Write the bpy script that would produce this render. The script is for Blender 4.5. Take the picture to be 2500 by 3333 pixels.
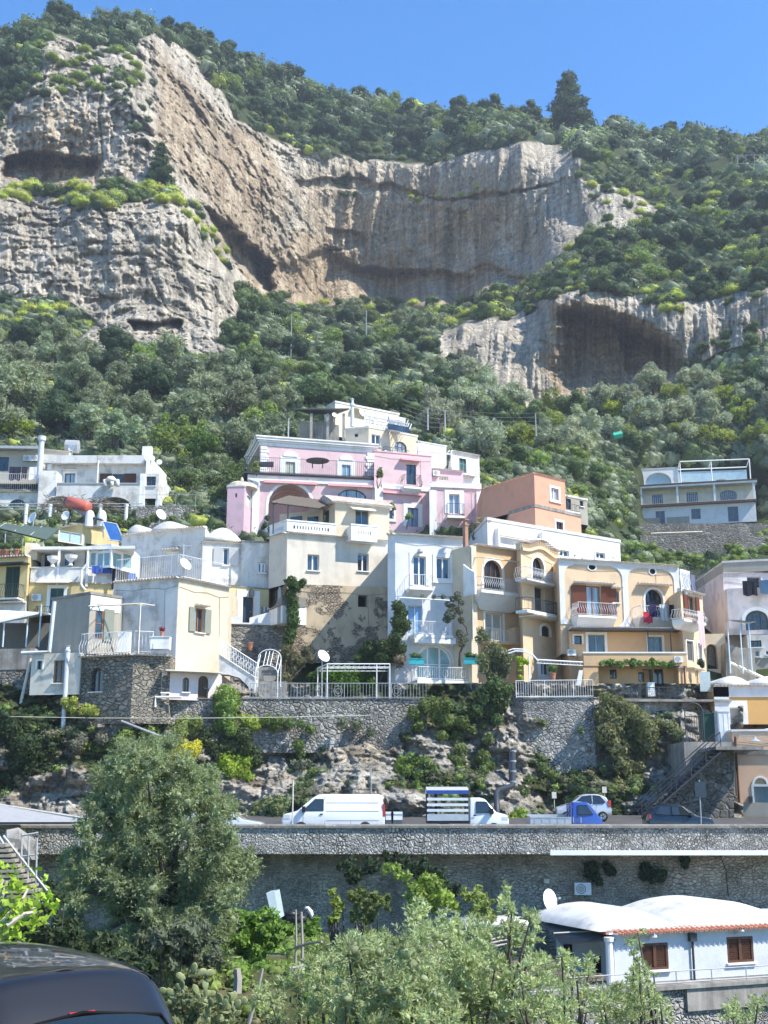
import bpy, math, random
import numpy as np
from math import sin, cos, tan, atan, pi, sqrt, radians
for o in list(bpy.data.objects): bpy.data.objects.remove(o)
SC = bpy.context.scene
COL = SC.collection
F = 3935.0; HOR = 2600.0
PITCH = atan((HOR-1666.5)/F)
SPI, CPI = sin(PITCH), cos(PITCH)
cam = bpy.data.cameras.new('camera'); camo = bpy.data.objects.new('camera', cam); COL.objects.link(camo)
cam.sensor_fit = 'VERTICAL'; cam.sensor_height = 36.0; cam.lens = 36.0*F/3333.0
cam.clip_start = 0.1; cam.clip_end = 3000
camo.location = (0, 0, 0); camo.rotation_euler = (pi/2+PITCH, 0, 0)
SC.camera = camo
SAZ, SEL = 64.0, 49.0           # degrees right of the direction behind the camera; elevation
SUN = np.array([cos(radians(SEL))*sin(radians(SAZ)), -cos(radians(SEL))*cos(radians(SAZ)), sin(radians(SEL))])
wd = bpy.data.worlds.new('World'); SC.world = wd; wd.use_nodes = True
nt = wd.node_tree; nt.nodes.clear()
sky = nt.nodes.new('ShaderNodeTexSky'); sky.sky_type = 'NISHITA'; sky.sun_disc = False
sky.sun_elevation = radians(SEL); sky.sun_rotation = math.atan2(SUN[0], SUN[1])
sky.altitude = 100; sky.air_density = 1.0; sky.dust_density = 0.0; sky.ozone_density = 6.0
bg = nt.nodes.new('ShaderNodeBackground'); bg.inputs[1].default_value = 0.15
wo = nt.nodes.new('ShaderNodeOutputWorld')
hs = nt.nodes.new('ShaderNodeHueSaturation'); hs.inputs['Saturation'].default_value = 1.2; hs.inputs['Value'].default_value = 1.0
nt.links.new(sky.outputs[0], hs.inputs['Color']); nt.links.new(hs.outputs[0], bg.inputs[0]); nt.links.new(bg.outputs[0], wo.inputs[0])
sl = bpy.data.lights.new('sun', 'SUN'); sl.energy = 4.4; sl.angle = radians(0.5); sl.color = (1.0, 0.94, 0.83)
so = bpy.data.objects.new('sun', sl); COL.objects.link(so)
from mathutils import Vector
so.rotation_euler = Vector(tuple(-SUN)).to_track_quat('-Z', 'Y').to_euler()
SC.view_settings.view_transform = 'Standard'; SC.view_settings.look = 'None'
SC.view_settings.exposure = 1.0; SC.view_settings.gamma = 1.0
SC.cycles.max_bounces = 5; SC.cycles.diffuse_bounces = 3; SC.cycles.glossy_bounces = 2
SC.cycles.transmission_bounces = 3; SC.cycles.transparent_max_bounces = 4
SC.cycles.use_adaptive_sampling = True; SC.cycles.adaptive_threshold = 0.03
def ray(px, py):
    xc = (px-1250.0)/F; yc = (1666.5-py)/F
    return np.array([xc, CPI-yc*SPI, SPI+yc*CPI])
def P(px, py, Y):
    r = ray(px, py); return r*(Y/r[1])
def PZ(px, py, z):
    r = ray(px, py); return r*(z/r[2])
def crop(ox, oy, s): return lambda x, y: (ox+x*s, oy+y*s)
G = crop(0, 0, 2500/1659.0); S0 = crop(0, 0, 1.0)
C3 = crop(0, 1350, .3737); C4 = crop(0, 1750, .434); C5 = crop(720, 1280, .5425); C6 = crop(700, 1700, .3617)
C7 = crop(1230, 1700, .3797); C8 = crop(1780, 1750, .434); C9 = crop(1540, 1400, .5787)
C10 = crop(0, 2200, .7535); C11 = crop(1250, 2200, .7535); C12 = crop(0, 2750, .7535); C13 = crop(1250, 2700, .7535)
_pr = np.random.RandomState(7).permutation(4096).astype(np.int64)
_rv = np.random.RandomState(8).rand(4096)
def vnoise(x, y, z=0.0):
    x, y, z = np.broadcast_arrays(np.asarray(x, float), y, z)
    xi, yi, zi = np.floor(x).astype(np.int64), np.floor(y).astype(np.int64), np.floor(z).astype(np.int64)
    xf, yf, zf = x-xi, y-yi, z-zi
    u, v, w = (t*t*(3-2*t) for t in (xf, yf, zf))
    def h(a, b, c): return _rv[_pr[(_pr[(_pr[a & 4095]+b) & 4095]+c) & 4095]]
    r = 0
    for dx, wx in ((0, 1-u), (1, u)):
        for dy, wy in ((0, 1-v), (1, v)):
            for dz, wz in ((0, 1-w), (1, w)):
                r = r+h(xi+dx, yi+dy, zi+dz)*wx*wy*wz
    return r*2-1
def fbm(x, y, z=0.0, o=4, g=.5):
    r = 0; a = 1; t = 0
    for i in range(o):
        r = r+a*vnoise(np.asarray(x)*2**i+i*17.3, np.asarray(y)*2**i+i*5.1, np.asarray(z)*2**i+i*9.7); t += a; a *= g
    return r/t
def ridged(x, y, z=0.0, o=4, g=.5):
    r = 0; a = 1; t = 0
    for i in range(o):
        n = 1-np.abs(vnoise(np.asarray(x)*2**i+i*7.3, np.asarray(y)*2**i+i*15.1, np.asarray(z)*2**i+i*3.7)); r = r+a*n*n; t += a; a *= g
    return r/t
def inpoly(x, y, poly):
    x = np.asarray(x, float); y = np.asarray(y, float); c = np.zeros(np.broadcast(x, y).shape, bool)
    n = len(poly)
    for i in range(n):
        x0, y0 = poly[i]; x1, y1 = poly[(i+1) % n]
        if y0 == y1: continue
        c ^= ((y0 > y) != (y1 > y)) & (x < (x1-x0)*(y-y0)/(y1-y0)+x0)
    return c
def polydist(x, y, poly):
    "signed distance in pixels, positive inside"
    d = np.full(np.broadcast(x, y).shape, 1e9); n = len(poly)
    for i in range(n):
        x0, y0 = poly[i]; x1, y1 = poly[(i+1) % n]
        dx, dy = x1-x0, y1-y0; L = dx*dx+dy*dy+1e-9
        t = np.clip(((x-x0)*dx+(y-y0)*dy)/L, 0, 1)
        d = np.minimum(d, np.hypot(x-x0-t*dx, y-y0-t*dy))
    return np.where(inpoly(x, y, poly), d, -d)
def sstep(a, b, x):
    t = np.clip((x-a)/(b-a), 0, 1); return t*t*(3-2*t)
MATS = {}
def mat(name, fn):
    if name not in MATS:
        m = bpy.data.materials.new(name); m.use_nodes = True; m.node_tree.nodes.clear()
        fn(NB(m.node_tree)); MATS[name] = m
    return MATS[name]
class NB:
    def __init__(s, t): s.t = t
    def n(s, k, **kw):
        x = s.t.nodes.new('ShaderNode'+k)
        for a, b in kw.items():
            if a.startswith('i_'):
                key = a[2:]; key = int(key) if key.isdigit() else key.replace('_', ' ')
                s.set(x.inputs[key], b)
            else: setattr(x, a, b)
        return x
    def set(s, inp, v):
        if isinstance(v, bpy.types.NodeSocket): s.t.links.new(v, inp)
        elif isinstance(v, bpy.types.Node): s.t.links.new(v.outputs[0], inp)
        elif hasattr(inp.default_value, '__len__') and not isinstance(v, (int, float)):
            v = tuple(v); inp.default_value = v+(1.0,) if len(inp.default_value) == 4 and len(v) == 3 else v
        else: inp.default_value = v
    def co(s, sc=(1, 1, 1), kind='Object', rot=(0, 0, 0), loc=(0, 0, 0)):
        m = s.n('Mapping'); s.set(m.inputs[0], s.n('TexCoord').outputs[kind]); m.inputs['Scale'].default_value = sc
        m.inputs['Rotation'].default_value = rot; m.inputs['Location'].default_value = loc; return m.outputs[0]
    def geo(s, sc=(1, 1, 1)):
        m = s.n('Mapping'); s.set(m.inputs[0], s.n('NewGeometry').outputs['Position']); m.inputs['Scale'].default_value = sc; return m.outputs[0]
    def noise(s, vec, scale=1, detail=4, rough=.55, dist=0):
        x = s.n('TexNoise'); s.set(x.inputs['Vector'], vec); x.inputs['Scale'].default_value = scale
        x.inputs['Detail'].default_value = detail; x.inputs['Roughness'].default_value = rough; x.inputs['Distortion'].default_value = dist
        return x.outputs['Fac']
    def vor(s, vec, scale=1, feat='F1', out='Distance', rnd=1.0):
        x = s.n('TexVoronoi', feature=feat); s.set(x.inputs['Vector'], vec); x.inputs['Scale'].default_value = scale
        x.inputs['Randomness'].default_value = rnd; return x.outputs[out]
    def ramp(s, f, *st, mode='LINEAR'):
        x = s.n('ValToRGB'); s.set(x.inputs[0], f); cr = x.color_ramp; cr.interpolation = mode
        while len(cr.elements) < len(st): cr.elements.new(.5)
        for e, (p, c) in zip(cr.elements, st):
            e.position = p; c = (c, c, c) if isinstance(c, (int, float)) else tuple(c); e.color = c+(1.0,)
        return x.outputs[0]
    def mix(s, f, a, b, mode='MIX'):
        x = s.n('Mix', data_type='RGBA', blend_type=mode); s.set(x.inputs[0], f); s.set(x.inputs[6], a); s.set(x.inputs[7], b); return x.outputs[2]
    def math(s, op, a, b=0.0):
        x = s.n('Math', operation=op); s.set(x.inputs[0], a); s.set(x.inputs[1], b); return x.outputs[0]
    def bump(s, h, st=.5, d=.1, nrm=None):
        x = s.n('Bump'); s.set(x.inputs['Height'], h); x.inputs['Strength'].default_value = st; x.inputs['Distance'].default_value = d
        if nrm is not None: s.set(x.inputs['Normal'], nrm)
        return x.outputs[0]
    def attr(s, name, out='Fac'):
        return s.n('Attribute', attribute_name=name).outputs[out]
    def out(s, col, rough=.8, spec=.3, nrm=None, metal=0.0, **kw):
        b = s.n('BsdfPrincipled'); s.set(b.inputs['Base Color'], col); s.set(b.inputs['Roughness'], rough)
        s.set(b.inputs['Specular IOR Level'], spec); s.set(b.inputs['Metallic'], metal)
        if nrm is not None: s.set(b.inputs['Normal'], nrm)
        for k, v in kw.items(): s.set(b.inputs[k.replace('_', ' ')], v)
        o = s.n('OutputMaterial'); s.t.links.new(b.outputs[0], o.inputs[0]); return b
def plain(name, col, rough=.6, spec=.3, metal=0.0, var=.12, scale=3.0):
    def f(b):
        n = b.noise(b.co(), scale, 4)
        c = b.mix(b.ramp(n, (.35, 1.0-var), (.65, 1.0)), (0, 0, 0), col)
        b.out(c, rough, spec, metal=metal)
    return mat(name, f)
def plaster(name, col, stain=(.30, .27, .22), amt=.35, dirt=None):
    "painted render: blotches, vertical run-off streaks, fine bump"
    amt = min(1, amt*1.35); dirt = dirt or .22
    def f(b):
        g = b.geo()
        n1 = b.noise(g, .35, 5, .6); n2 = b.noise(b.geo((1.6, 1.6, .16)), 1.0, 6, .65); n3 = b.noise(g, 3.2, 5, .6)
        s1 = b.ramp(n1, (.42, 0.0), (.75, 1.0)); s2 = b.ramp(n2, (.5, 0.0), (.78, 1.0)); s3 = b.ramp(n3, (.35, .93), (.7, 1.0))
        f1 = b.math('MULTIPLY', b.math('ADD', b.math('MULTIPLY', s1, .35), b.math('MULTIPLY', s2, .65)), amt)
        c = b.mix(f1, col, stain)
        if dirt: c = b.mix(b.ramp(b.noise(g, .8, 6, .7), (.5, 0.0), (.62, dirt)), c, (.20, .185, .16))
        c = b.mix(1.0, c, s3, 'MULTIPLY')
        b.out(c, .9, .15, b.bump(b.noise(g, 9, 4), .25, .03))
    return mat(name, f)
def masonry(name, c1, c2, mort, scale=2.2, depth=.09, edge=.07, flat=1.5, wild=.5, moss=0.0):
    "rubble stone wall: cells with mortar joints"
    def f(b):
        g = b.geo((1, 1, flat)); w = b.mix(.16, g, b.n('TexNoise', i_Vector=g, i_Scale=1.3).outputs['Color'])
        big = b.ramp(b.noise(b.geo(), .45, 3, .6), (.47, 0.0), (.5, 1.0)); e = b.mix(big, b.vor(w, scale, 'DISTANCE_TO_EDGE'), b.math('MULTIPLY', b.vor(w, scale*1.55, 'DISTANCE_TO_EDGE'), .8)); cc = b.n('TexVoronoi'); b.set(cc.inputs['Vector'], w); b.set(cc.inputs['Scale'], b.math('ADD', b.math('MULTIPLY', big, scale*.55), scale))
        r = b.n('SeparateColor'); b.set(r.inputs[0], cc.outputs['Color'])
        c = b.mix(r.outputs[0], c1, c2)
        c = b.mix(1.0, c, b.ramp(b.noise(b.geo(), 5, 5, .7), (.3, .62), (.7, 1.0)), 'MULTIPLY')
        c = b.mix(1.0, c, b.ramp(r.outputs[1], (0, 1-wild), (1, 1.0)), 'MULTIPLY')
        c = b.mix(b.ramp(e, (edge*.35, 1.0), (edge, 0.0)), c, b.mix(b.ramp(b.noise(b.geo(), .8, 4, .7), (.4, 0.0), (.6, .75)), mort, c1)); c = b.mix(1.0, c, b.ramp(b.noise(b.geo((1, 1, .4)), .5, 6, .7), (.35, .78), (.62, 1.15)), 'MULTIPLY')
        if moss: c = b.mix(b.ramp(b.noise(b.geo(), .5, 5, .7), (.5, 0.0), (.68, moss)), c, (.05, .06, .025))
        h = b.math('ADD', b.ramp(e, (0, 0.0), (edge*2.2, 1.0)), b.math('MULTIPLY', b.noise(b.geo(), 6, 4), .5))
        b.out(c, .92, .1, b.bump(h, 1.0, depth))
    return mat(name, f)
M_white = lambda: plaster('white_plaster', (.80, .80, .78), (.42, .38, .32), .28)
CUR = [0]
class MB:
    def __init__(s): s.v = []; s.f = []; s.m = []; s.k = 0; s.T = None
    def vt(s, p):
        s.v.append(tuple(s.T(*p)) if s.T else tuple(p)); return len(s.v)-1
    def poly(s, pts):
        i = [s.vt(p) for p in pts]; s.f.append(i); s.m.append(s.k)
    def face(s, idx): s.f.append(list(idx)); s.m.append(s.k)
    def box(s, x0, x1, y0, y1, z0, z1):
        i = [s.vt(p) for p in ((x0, y0, z0), (x1, y0, z0), (x1, y1, z0), (x0, y1, z0), (x0, y0, z1), (x1, y0, z1), (x1, y1, z1), (x0, y1, z1))]
        for q in ((0, 3, 2, 1), (4, 5, 6, 7), (0, 1, 5, 4), (1, 2, 6, 5), (2, 3, 7, 6), (3, 0, 4, 7)): s.face([i[a] for a in q])
    def prism(s, poly, f0, f1):
        "poly: list of 2-D points; f0/f1 map a 2-D point to 3-D for the two ends"
        a = [s.vt(f0(*p)) for p in poly]; b = [s.vt(f1(*p)) for p in poly]; n = len(poly)
        s.face(a[::-1]); s.face(b)
        for i in range(n): s.face([a[i], a[(i+1) % n], b[(i+1) % n], b[i]])
    def tube(s, pts, r, n=6, cap=True):
        pts = [np.array(s.T(*p) if s.T else p, float) for p in pts]; T = s.T; s.T = None
        rs = r if hasattr(r, '__len__') else [r]*len(pts); rings = []
        prev = None
        for i, p in enumerate(pts):
            d = pts[min(i+1, len(pts)-1)]-pts[max(i-1, 0)]; d = d/(np.linalg.norm(d)+1e-9)
            if prev is None:
                a = np.cross(d, (0, 0, 1.0) if abs(d[2]) < .9 else (1.0, 0, 0))
            else: a = prev-d*np.dot(prev, d)
            a = a/(np.linalg.norm(a)+1e-9); prev = a; b = np.cross(d, a)
            rings.append([s.vt(p+(a*cos(2*pi*j/n)+b*sin(2*pi*j/n))*rs[i]) for j in range(n)])
        for A, B in zip(rings, rings[1:]):
            for j in range(n): s.face([A[j], A[(j+1) % n], B[(j+1) % n], B[j]])
        if cap: s.face(rings[0][::-1]); s.face(rings[-1])
        s.T = T
    def lathe(s, prof, c=(0, 0, 0), n=12, ax=None):
        "prof: (r, h); axis z through c, or ax = (origin, dir, a, b) frame"
        rings = []
        for r, h in prof:
            ring = []
            for j in range(n):
                t = 2*pi*j/n
                if ax is None: p = (c[0]+r*cos(t), c[1]+r*sin(t), c[2]+h)
                else:
                    o, d, a, b = ax; p = tuple(o+d*h+(a*cos(t)+b*sin(t))*r)
                ring.append(s.vt(p))
            rings.append(ring)
        for A, B in zip(rings, rings[1:]):
            for j in range(n): s.face([A[j], A[(j+1) % n], B[(j+1) % n], B[j]])
        s.face(rings[0][::-1]); s.face(rings[-1])
    def build(s, name, mats, parent=None, smooth=False, org=None):
        if not s.v: return None
        v = np.array(s.v, float)
        if parent is not None: o0 = np.array(WLOC[parent.name])
        elif org is not None: o0 = np.array(org, float)
        else: o0 = np.array([(v[:, 0].min()+v[:, 0].max())/2, (v[:, 1].min()+v[:, 1].max())/2, v[:, 2].min()])
        me = bpy.data.meshes.new(name); me.from_pydata((v-o0).tolist(), [], s.f)
        for m in (mats if isinstance(mats, (list, tuple)) else [mats]): me.materials.append(m)
        if any(s.m): me.polygons.foreach_set('material_index', np.array(s.m, np.int32))
        if smooth: me.polygons.foreach_set('use_smooth', np.ones(len(me.polygons), bool))
        me.update(); ob = bpy.data.objects.new(name, me); COL.objects.link(ob)
        if parent is not None: ob.parent = parent; WLOC[ob.name] = tuple(o0)
        else: ob.location = o0; WLOC[ob.name] = tuple(o0)
        return ob
WLOC = {}
def tag(o, label=None, cat=None, group=None, kind=None):
    for k, v in (('label', label), ('category', cat), ('group', group), ('kind', kind)):
        if v: o[k] = v
    return o
def thing(name, loc, label, cat, group=None):
    o = bpy.data.objects.new(name, None); COL.objects.link(o); o.location = loc; o.empty_display_size = .3
    WLOC[o.name] = tuple(loc); return tag(o, label, cat, group)
def copy_thing(o, loc, label, group=None, rotz=None, scale=None, color=None):
    c = o.copy(); COL.objects.link(c); c.location = loc
    if rotz is not None: c.rotation_euler = (0, 0, rotz)
    if scale is not None: c.scale = scale if hasattr(scale, '__len__') else (scale,)*3
    if label: c['label'] = label
    if group: c['group'] = group
    if color is not None: c.color = color
    for ch in [x for x in COL.objects if x.parent == o]:
        d = ch.copy(); COL.objects.link(d); d.parent = c
        if color is not None: d.color = color
    return c
def mesh_np(name, v, f, mats, org=(0, 0, 0), smooth=False, attrs=None, midx=None, parent=None):
    "fast mesh: v (n,3), f (m,k) of equal-size faces"
    v = np.asarray(v, np.float64)-np.asarray(org); f = np.asarray(f, np.int32); k = f.shape[1]
    me = bpy.data.meshes.new(name); me.vertices.add(len(v)); me.vertices.foreach_set('co', v.astype(np.float32).ravel())
    me.loops.add(f.size); me.loops.foreach_set('vertex_index', f.ravel()); me.polygons.add(len(f))
    me.polygons.foreach_set('loop_start', np.arange(0, f.size, k, dtype=np.int32))
    me.polygons.foreach_set('loop_total', np.full(len(f), k, np.int32))
    if smooth: me.polygons.foreach_set('use_smooth', np.ones(len(f), bool))
    for m in (mats if isinstance(mats, (list, tuple)) else [mats]): me.materials.append(m)
    if midx is not None: me.polygons.foreach_set('material_index', np.asarray(midx, np.int32))
    me.update(calc_edges=True)
    for nm, a in (attrs or {}).items():
        a = np.asarray(a, np.float32)
        if a.ndim == 1: at = me.attributes.new(nm, 'FLOAT', 'POINT'); at.data.foreach_set('value', a)
        else: at = me.attributes.new(nm, 'FLOAT_COLOR', 'POINT'); at.data.foreach_set('color', a.ravel())
    ob = bpy.data.objects.new(name, me); COL.objects.link(ob); ob.location = org
    if parent is not None: ob.parent = parent; ob.location = (0, 0, 0)
    WLOC[ob.name] = tuple(org); return ob
def grid_faces(nr, nc):
    i = np.arange(nr*nc).reshape(nr, nc)
    return np.stack([i[:-1, :-1], i[1:, :-1], i[1:, 1:], i[:-1, 1:]], -1).reshape(-1, 4)
def rbf(ctrl):
    c = np.array(ctrl, float); X = c[:, :2]/1000.0
    A = np.hypot(X[:, None, 0]-X[None, :, 0], X[:, None, 1]-X[None, :, 1])
    n = len(c); M = np.zeros((n+1, n+1)); M[:n, :n] = A; M[:n, n] = 1; M[n, :n] = 1
    w = np.linalg.solve(M, np.append(c[:, 2], 0))
    def f(x, y):
        x = np.asarray(x, float)/1000; y = np.asarray(y, float)/1000; r = np.full(np.broadcast(x, y).shape, w[n])
        for i in range(n): r = r+w[i]*np.hypot(x-X[i, 0], y-X[i, 1])
        return r
    return f
def rays(px, py):
    xc = (px-1250.0)/F; yc = (1666.5-py)/F
    return np.stack([xc, CPI-yc*SPI, SPI+yc*CPI], -1)
SKY = [(-300, 130), (-150, 95), (0, 80), (30, 70), (70, 55), (130, 42), (200, 48), (300, 45), (380, 60), (440, 85), (480, 112), (560, 140), (650, 172),
       (720, 205), (780, 205), (850, 222), (960, 236), (1060, 242), (1130, 250), (1195, 258), (1290, 275), (1340, 268), (1400, 292), (1490, 280),
       (1560, 297), (1600, 308), (1659, 300), (1760, 292), (1960, 300)]
SKX = np.array([G(*p)[0] for p in SKY]); SKYY = np.array([G(*p)[1] for p in SKY])
def skyline(px): return np.interp(px, SKX, SKYY)
CT = [(-200, 120, 300), (0, 85, 300), (130, 45, 300), (380, 60, 330), (600, 150, 362), (850, 222, 400), (1200, 258, 400), (1400, 292, 385), (1659, 300, 365), (1850, 300, 365),
      (110, 95, 268), (330, 78, 290), (480, 190, 318), (590, 280, 338), (860, 345, 347), (1130, 310, 317), (1260, 320, 309), (720, 310, 344), (1000, 330, 333),
      (60, 220, 258), (200, 230, 256), (60, 330, 255), (200, 340, 253), (-150, 250, 262), (0, 200, 262), (0, 340, 256),
      (300, 350, 250), (290, 200, 262), (310, 300, 252), (300, 250, 257), (600, 300, 336), (450, 300, 290), (400, 200, 290), (640, 450, 328), (560, 600, 308), (600, 640, 306),
      (420, 430, 262), (500, 560, 284), (500, 400, 294), (640, 560, 322),
      (700, 450, 343), (700, 560, 342), (700, 650, 341), (850, 400, 347), (850, 550, 349), (850, 660, 347), (1000, 450, 332), (1000, 600, 335), (1000, 660, 330),
      (1150, 400, 314), (1150, 550, 313), (1250, 350, 305), (1250, 480, 299), (1130, 620, 301), (760, 400, 346),
      (1290, 500, 264), (1210, 560, 266), (1050, 665, 262), (900, 700, 266), (750, 690, 288), (640, 680, 290), (1400, 600, 246), (1550, 600, 240), (1659, 600, 236), (1850, 600, 236),
      (1400, 400, 312), (1550, 400, 300), (1659, 350, 305), (1500, 500, 272), (1850, 400, 300), (1400, 500, 276),
      (1000, 700, 250), (1200, 650, 236), (1440, 660, 229), (1659, 640, 221), (1000, 790, 249), (1160, 880, 238), (1340, 870, 232), (1500, 800, 228), (1659, 700, 222), (1300, 750, 233), (1850, 700, 222),
      (100, 405, 250), (300, 415, 247), (370, 425, 243), (-100, 410, 250), (0, 445, 233), (200, 455, 232), (400, 480, 234), (0, 640, 227), (200, 700, 226), (400, 700, 227), (480, 600, 240), (500, 700, 236),
      (-150, 640, 226), (560, 660, 270), (0, 700, 214), (100, 740, 207), (250, 760, 206), (430, 800, 202), (560, 720, 235),
      (0, 800, 190), (300, 800, 192), (600, 800, 200), (750, 800, 207), (900, 800, 212), (1100, 900, 200), (1400, 900, 202), (1659, 850, 206), (-150, 800, 190), (1850, 850, 206),
      (0, 950, 150), (300, 950, 150), (500, 1000, 148), (750, 900, 168), (1000, 950, 162), (1200, 950, 170), (1500, 975, 196), (1659, 1000, 194), (-150, 950, 150), (1850, 1000, 194),
      (200, 1000, 143), (0, 1000, 143), (200, 1120, 121), (450, 1060, 136), (450, 1110, 118), (800, 960, 150), (600, 1100, 127), (700, 1150, 124), (900, 1140, 124),
      (1150, 1000, 150), (1150, 1120, 120), (1050, 1120, 122), (1300, 1080, 150), (1300, 1150, 122), (1500, 1120, 201), (1400, 1120, 197), (1600, 1130, 202), (1500, 1210, 150), (1400, 1230, 112), (1600, 1200, 140), (1659, 1140, 185),
      (-150, 1120, 121), (1850, 1140, 185), (1600, 1300, 100), (100, 1250, 101), (800, 1250, 98), (1200, 1300, 97), (1850, 1300, 100), (-150, 1250, 100),
      (0, 1400, 92), (400, 1400, 92), (800, 1400, 93), (1200, 1400, 92), (1600, 1400, 90), (-150, 1400, 92), (1850, 1400, 90), (0, 1520, 86), (400, 1520, 86), (800, 1520, 86), (1200, 1520, 86), (1600, 1520, 84), (-150, 1520, 86), (1850, 1520, 84)]
_fb = rbf([(G(x, y)[0], G(x, y)[1], d) for x, y, d in CT])
gp = lambda pts: [G(*p) for p in pts]
ROCK = [gp([(15, 235), (60, 200), (95, 150), (85, 100), (115, 72), (175, 95), (285, 112), (300, 85), (335, 70), (400, 105), (440, 140), (480, 195), (515, 262), (560, 285), (590, 300), (640, 318), (700, 335), (780, 345), (860, 352), (900, 355), (960, 350), (1040, 325), (1130, 308), (1262, 318), (1245, 385), (1310, 402), (1380, 425), (1425, 455), (1370, 490),
            (1290, 500), (1200, 560), (1130, 612), (1040, 638), (960, 662), (900, 660), (760, 664), (650, 660), (590, 648), (520, 615), (480, 560), (440, 470), (370, 400), (300, 415), (100, 420), (-200, 420), (-200, 330), (-10, 300)]),
        gp([(-200, 430), (0, 425), (60, 412), (200, 450), (290, 440), (370, 425), (440, 470), (480, 560), (520, 640), (510, 700), (480, 790), (440, 800), (380, 735), (330, 745), (230, 755), (160, 740), (210, 700), (160, 660), (100, 645), (0, 640), (-200, 640)]),
        gp([(930, 750), (960, 715), (1010, 695), (1100, 680), (1200, 640), (1270, 618), (1400, 640), (1450, 660), (1560, 640), (1700, 615), (1950, 610), (1950, 740), (1659, 740), (1560, 760), (1500, 800), (1440, 850), (1340, 885), (1160, 895), (1080, 840), (960, 795)])]
TANP = [(gp([(15, 325), (220, 325), (225, 400), (60, 410), (0, 380)]), 14, .9), (gp([(60, 225), (200, 232), (205, 330), (60, 320)]), 18, .75),
        (gp([(430, 430), (500, 480), (560, 530), (600, 600), (600, 660), (540, 620), (480, 540)]), 10, .95),
        (gp([(620, 480), (700, 500), (760, 520), (900, 565), (1000, 580), (1060, 540), (1130, 590), (1060, 660), (960, 690), (760, 690), (640, 690), (600, 600)]), 25, .85),
        (gp([(330, 80), (500, 250), (590, 300), (640, 420), (640, 560), (590, 650), (430, 430), (330, 330)]), 60, .7),
        (gp([(1190, 660), (1270, 635), (1400, 690), (1490, 770), (1450, 850), (1200, 870), (1160, 780)]), 40, .8),
        (gp([(620, 300), (900, 360), (1130, 330), (1250, 470), (1130, 620), (620, 640)]), 60, .38)]
CAVES = [(gp([(8, 342), (45, 327), (135, 325), (215, 337), (222, 372), (190, 392), (60, 408), (0, 385)]), 11, 12),
         (gp([(420, 425), (470, 455), (540, 520), (590, 560), (600, 615), (597, 660), (545, 625), (500, 590), (470, 520)]), 18, 16),
         (gp([(640, 560), (700, 520), (770, 560), (840, 580), (930, 575), (1000, 590), (1060, 560), (1150, 600), (1140, 680), (1010, 760), (880, 760), (640, 760), (600, 690)]), 8, 22),
         (gp([(700, 490), (790, 500), (800, 540), (700, 545)]), 3, 8),
         (gp([(1190, 668), (1240, 640), (1320, 660), (1400, 690), (1470, 740), (1500, 800), (1430, 860), (1210, 890), (1180, 800), (1200, 740)]), 19, 45),
         (gp([(1330, 720), (1400, 715), (1470, 760), (1480, 800), (1400, 850), (1350, 800)]), 6, 22),
         (gp([(275, 690), (400, 690), (400, 720), (300, 745)]), 6, 8),
         (gp([(640, 390), (780, 380), (960, 425), (1100, 410), (1250, 385), (1100, 425), (960, 440), (800, 410), (650, 410)]), 3, 6)]
def rockmask(px, py):
    j = fbm(px*.012, py*.012, 3.3, 4)*14
    m = np.full(np.shape(px), -1e9)
    for r in ROCK: m = np.maximum(m, polydist(px, py, r))
    return sstep(-6, 6, m+j)
def _base(px, py):
    d = _fb(px, py)
    j = fbm(px*.018, py*.03, 8.8, 5, .6)*22
    for poly, dep, soft in CAVES:
        k = dep*sstep(0, soft*1.5, polydist(px, py, poly)+j)
        if dep == 19: k = k*(1-.8*sstep(1090, 1370, py))
        d = d+k
    return d
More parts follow.
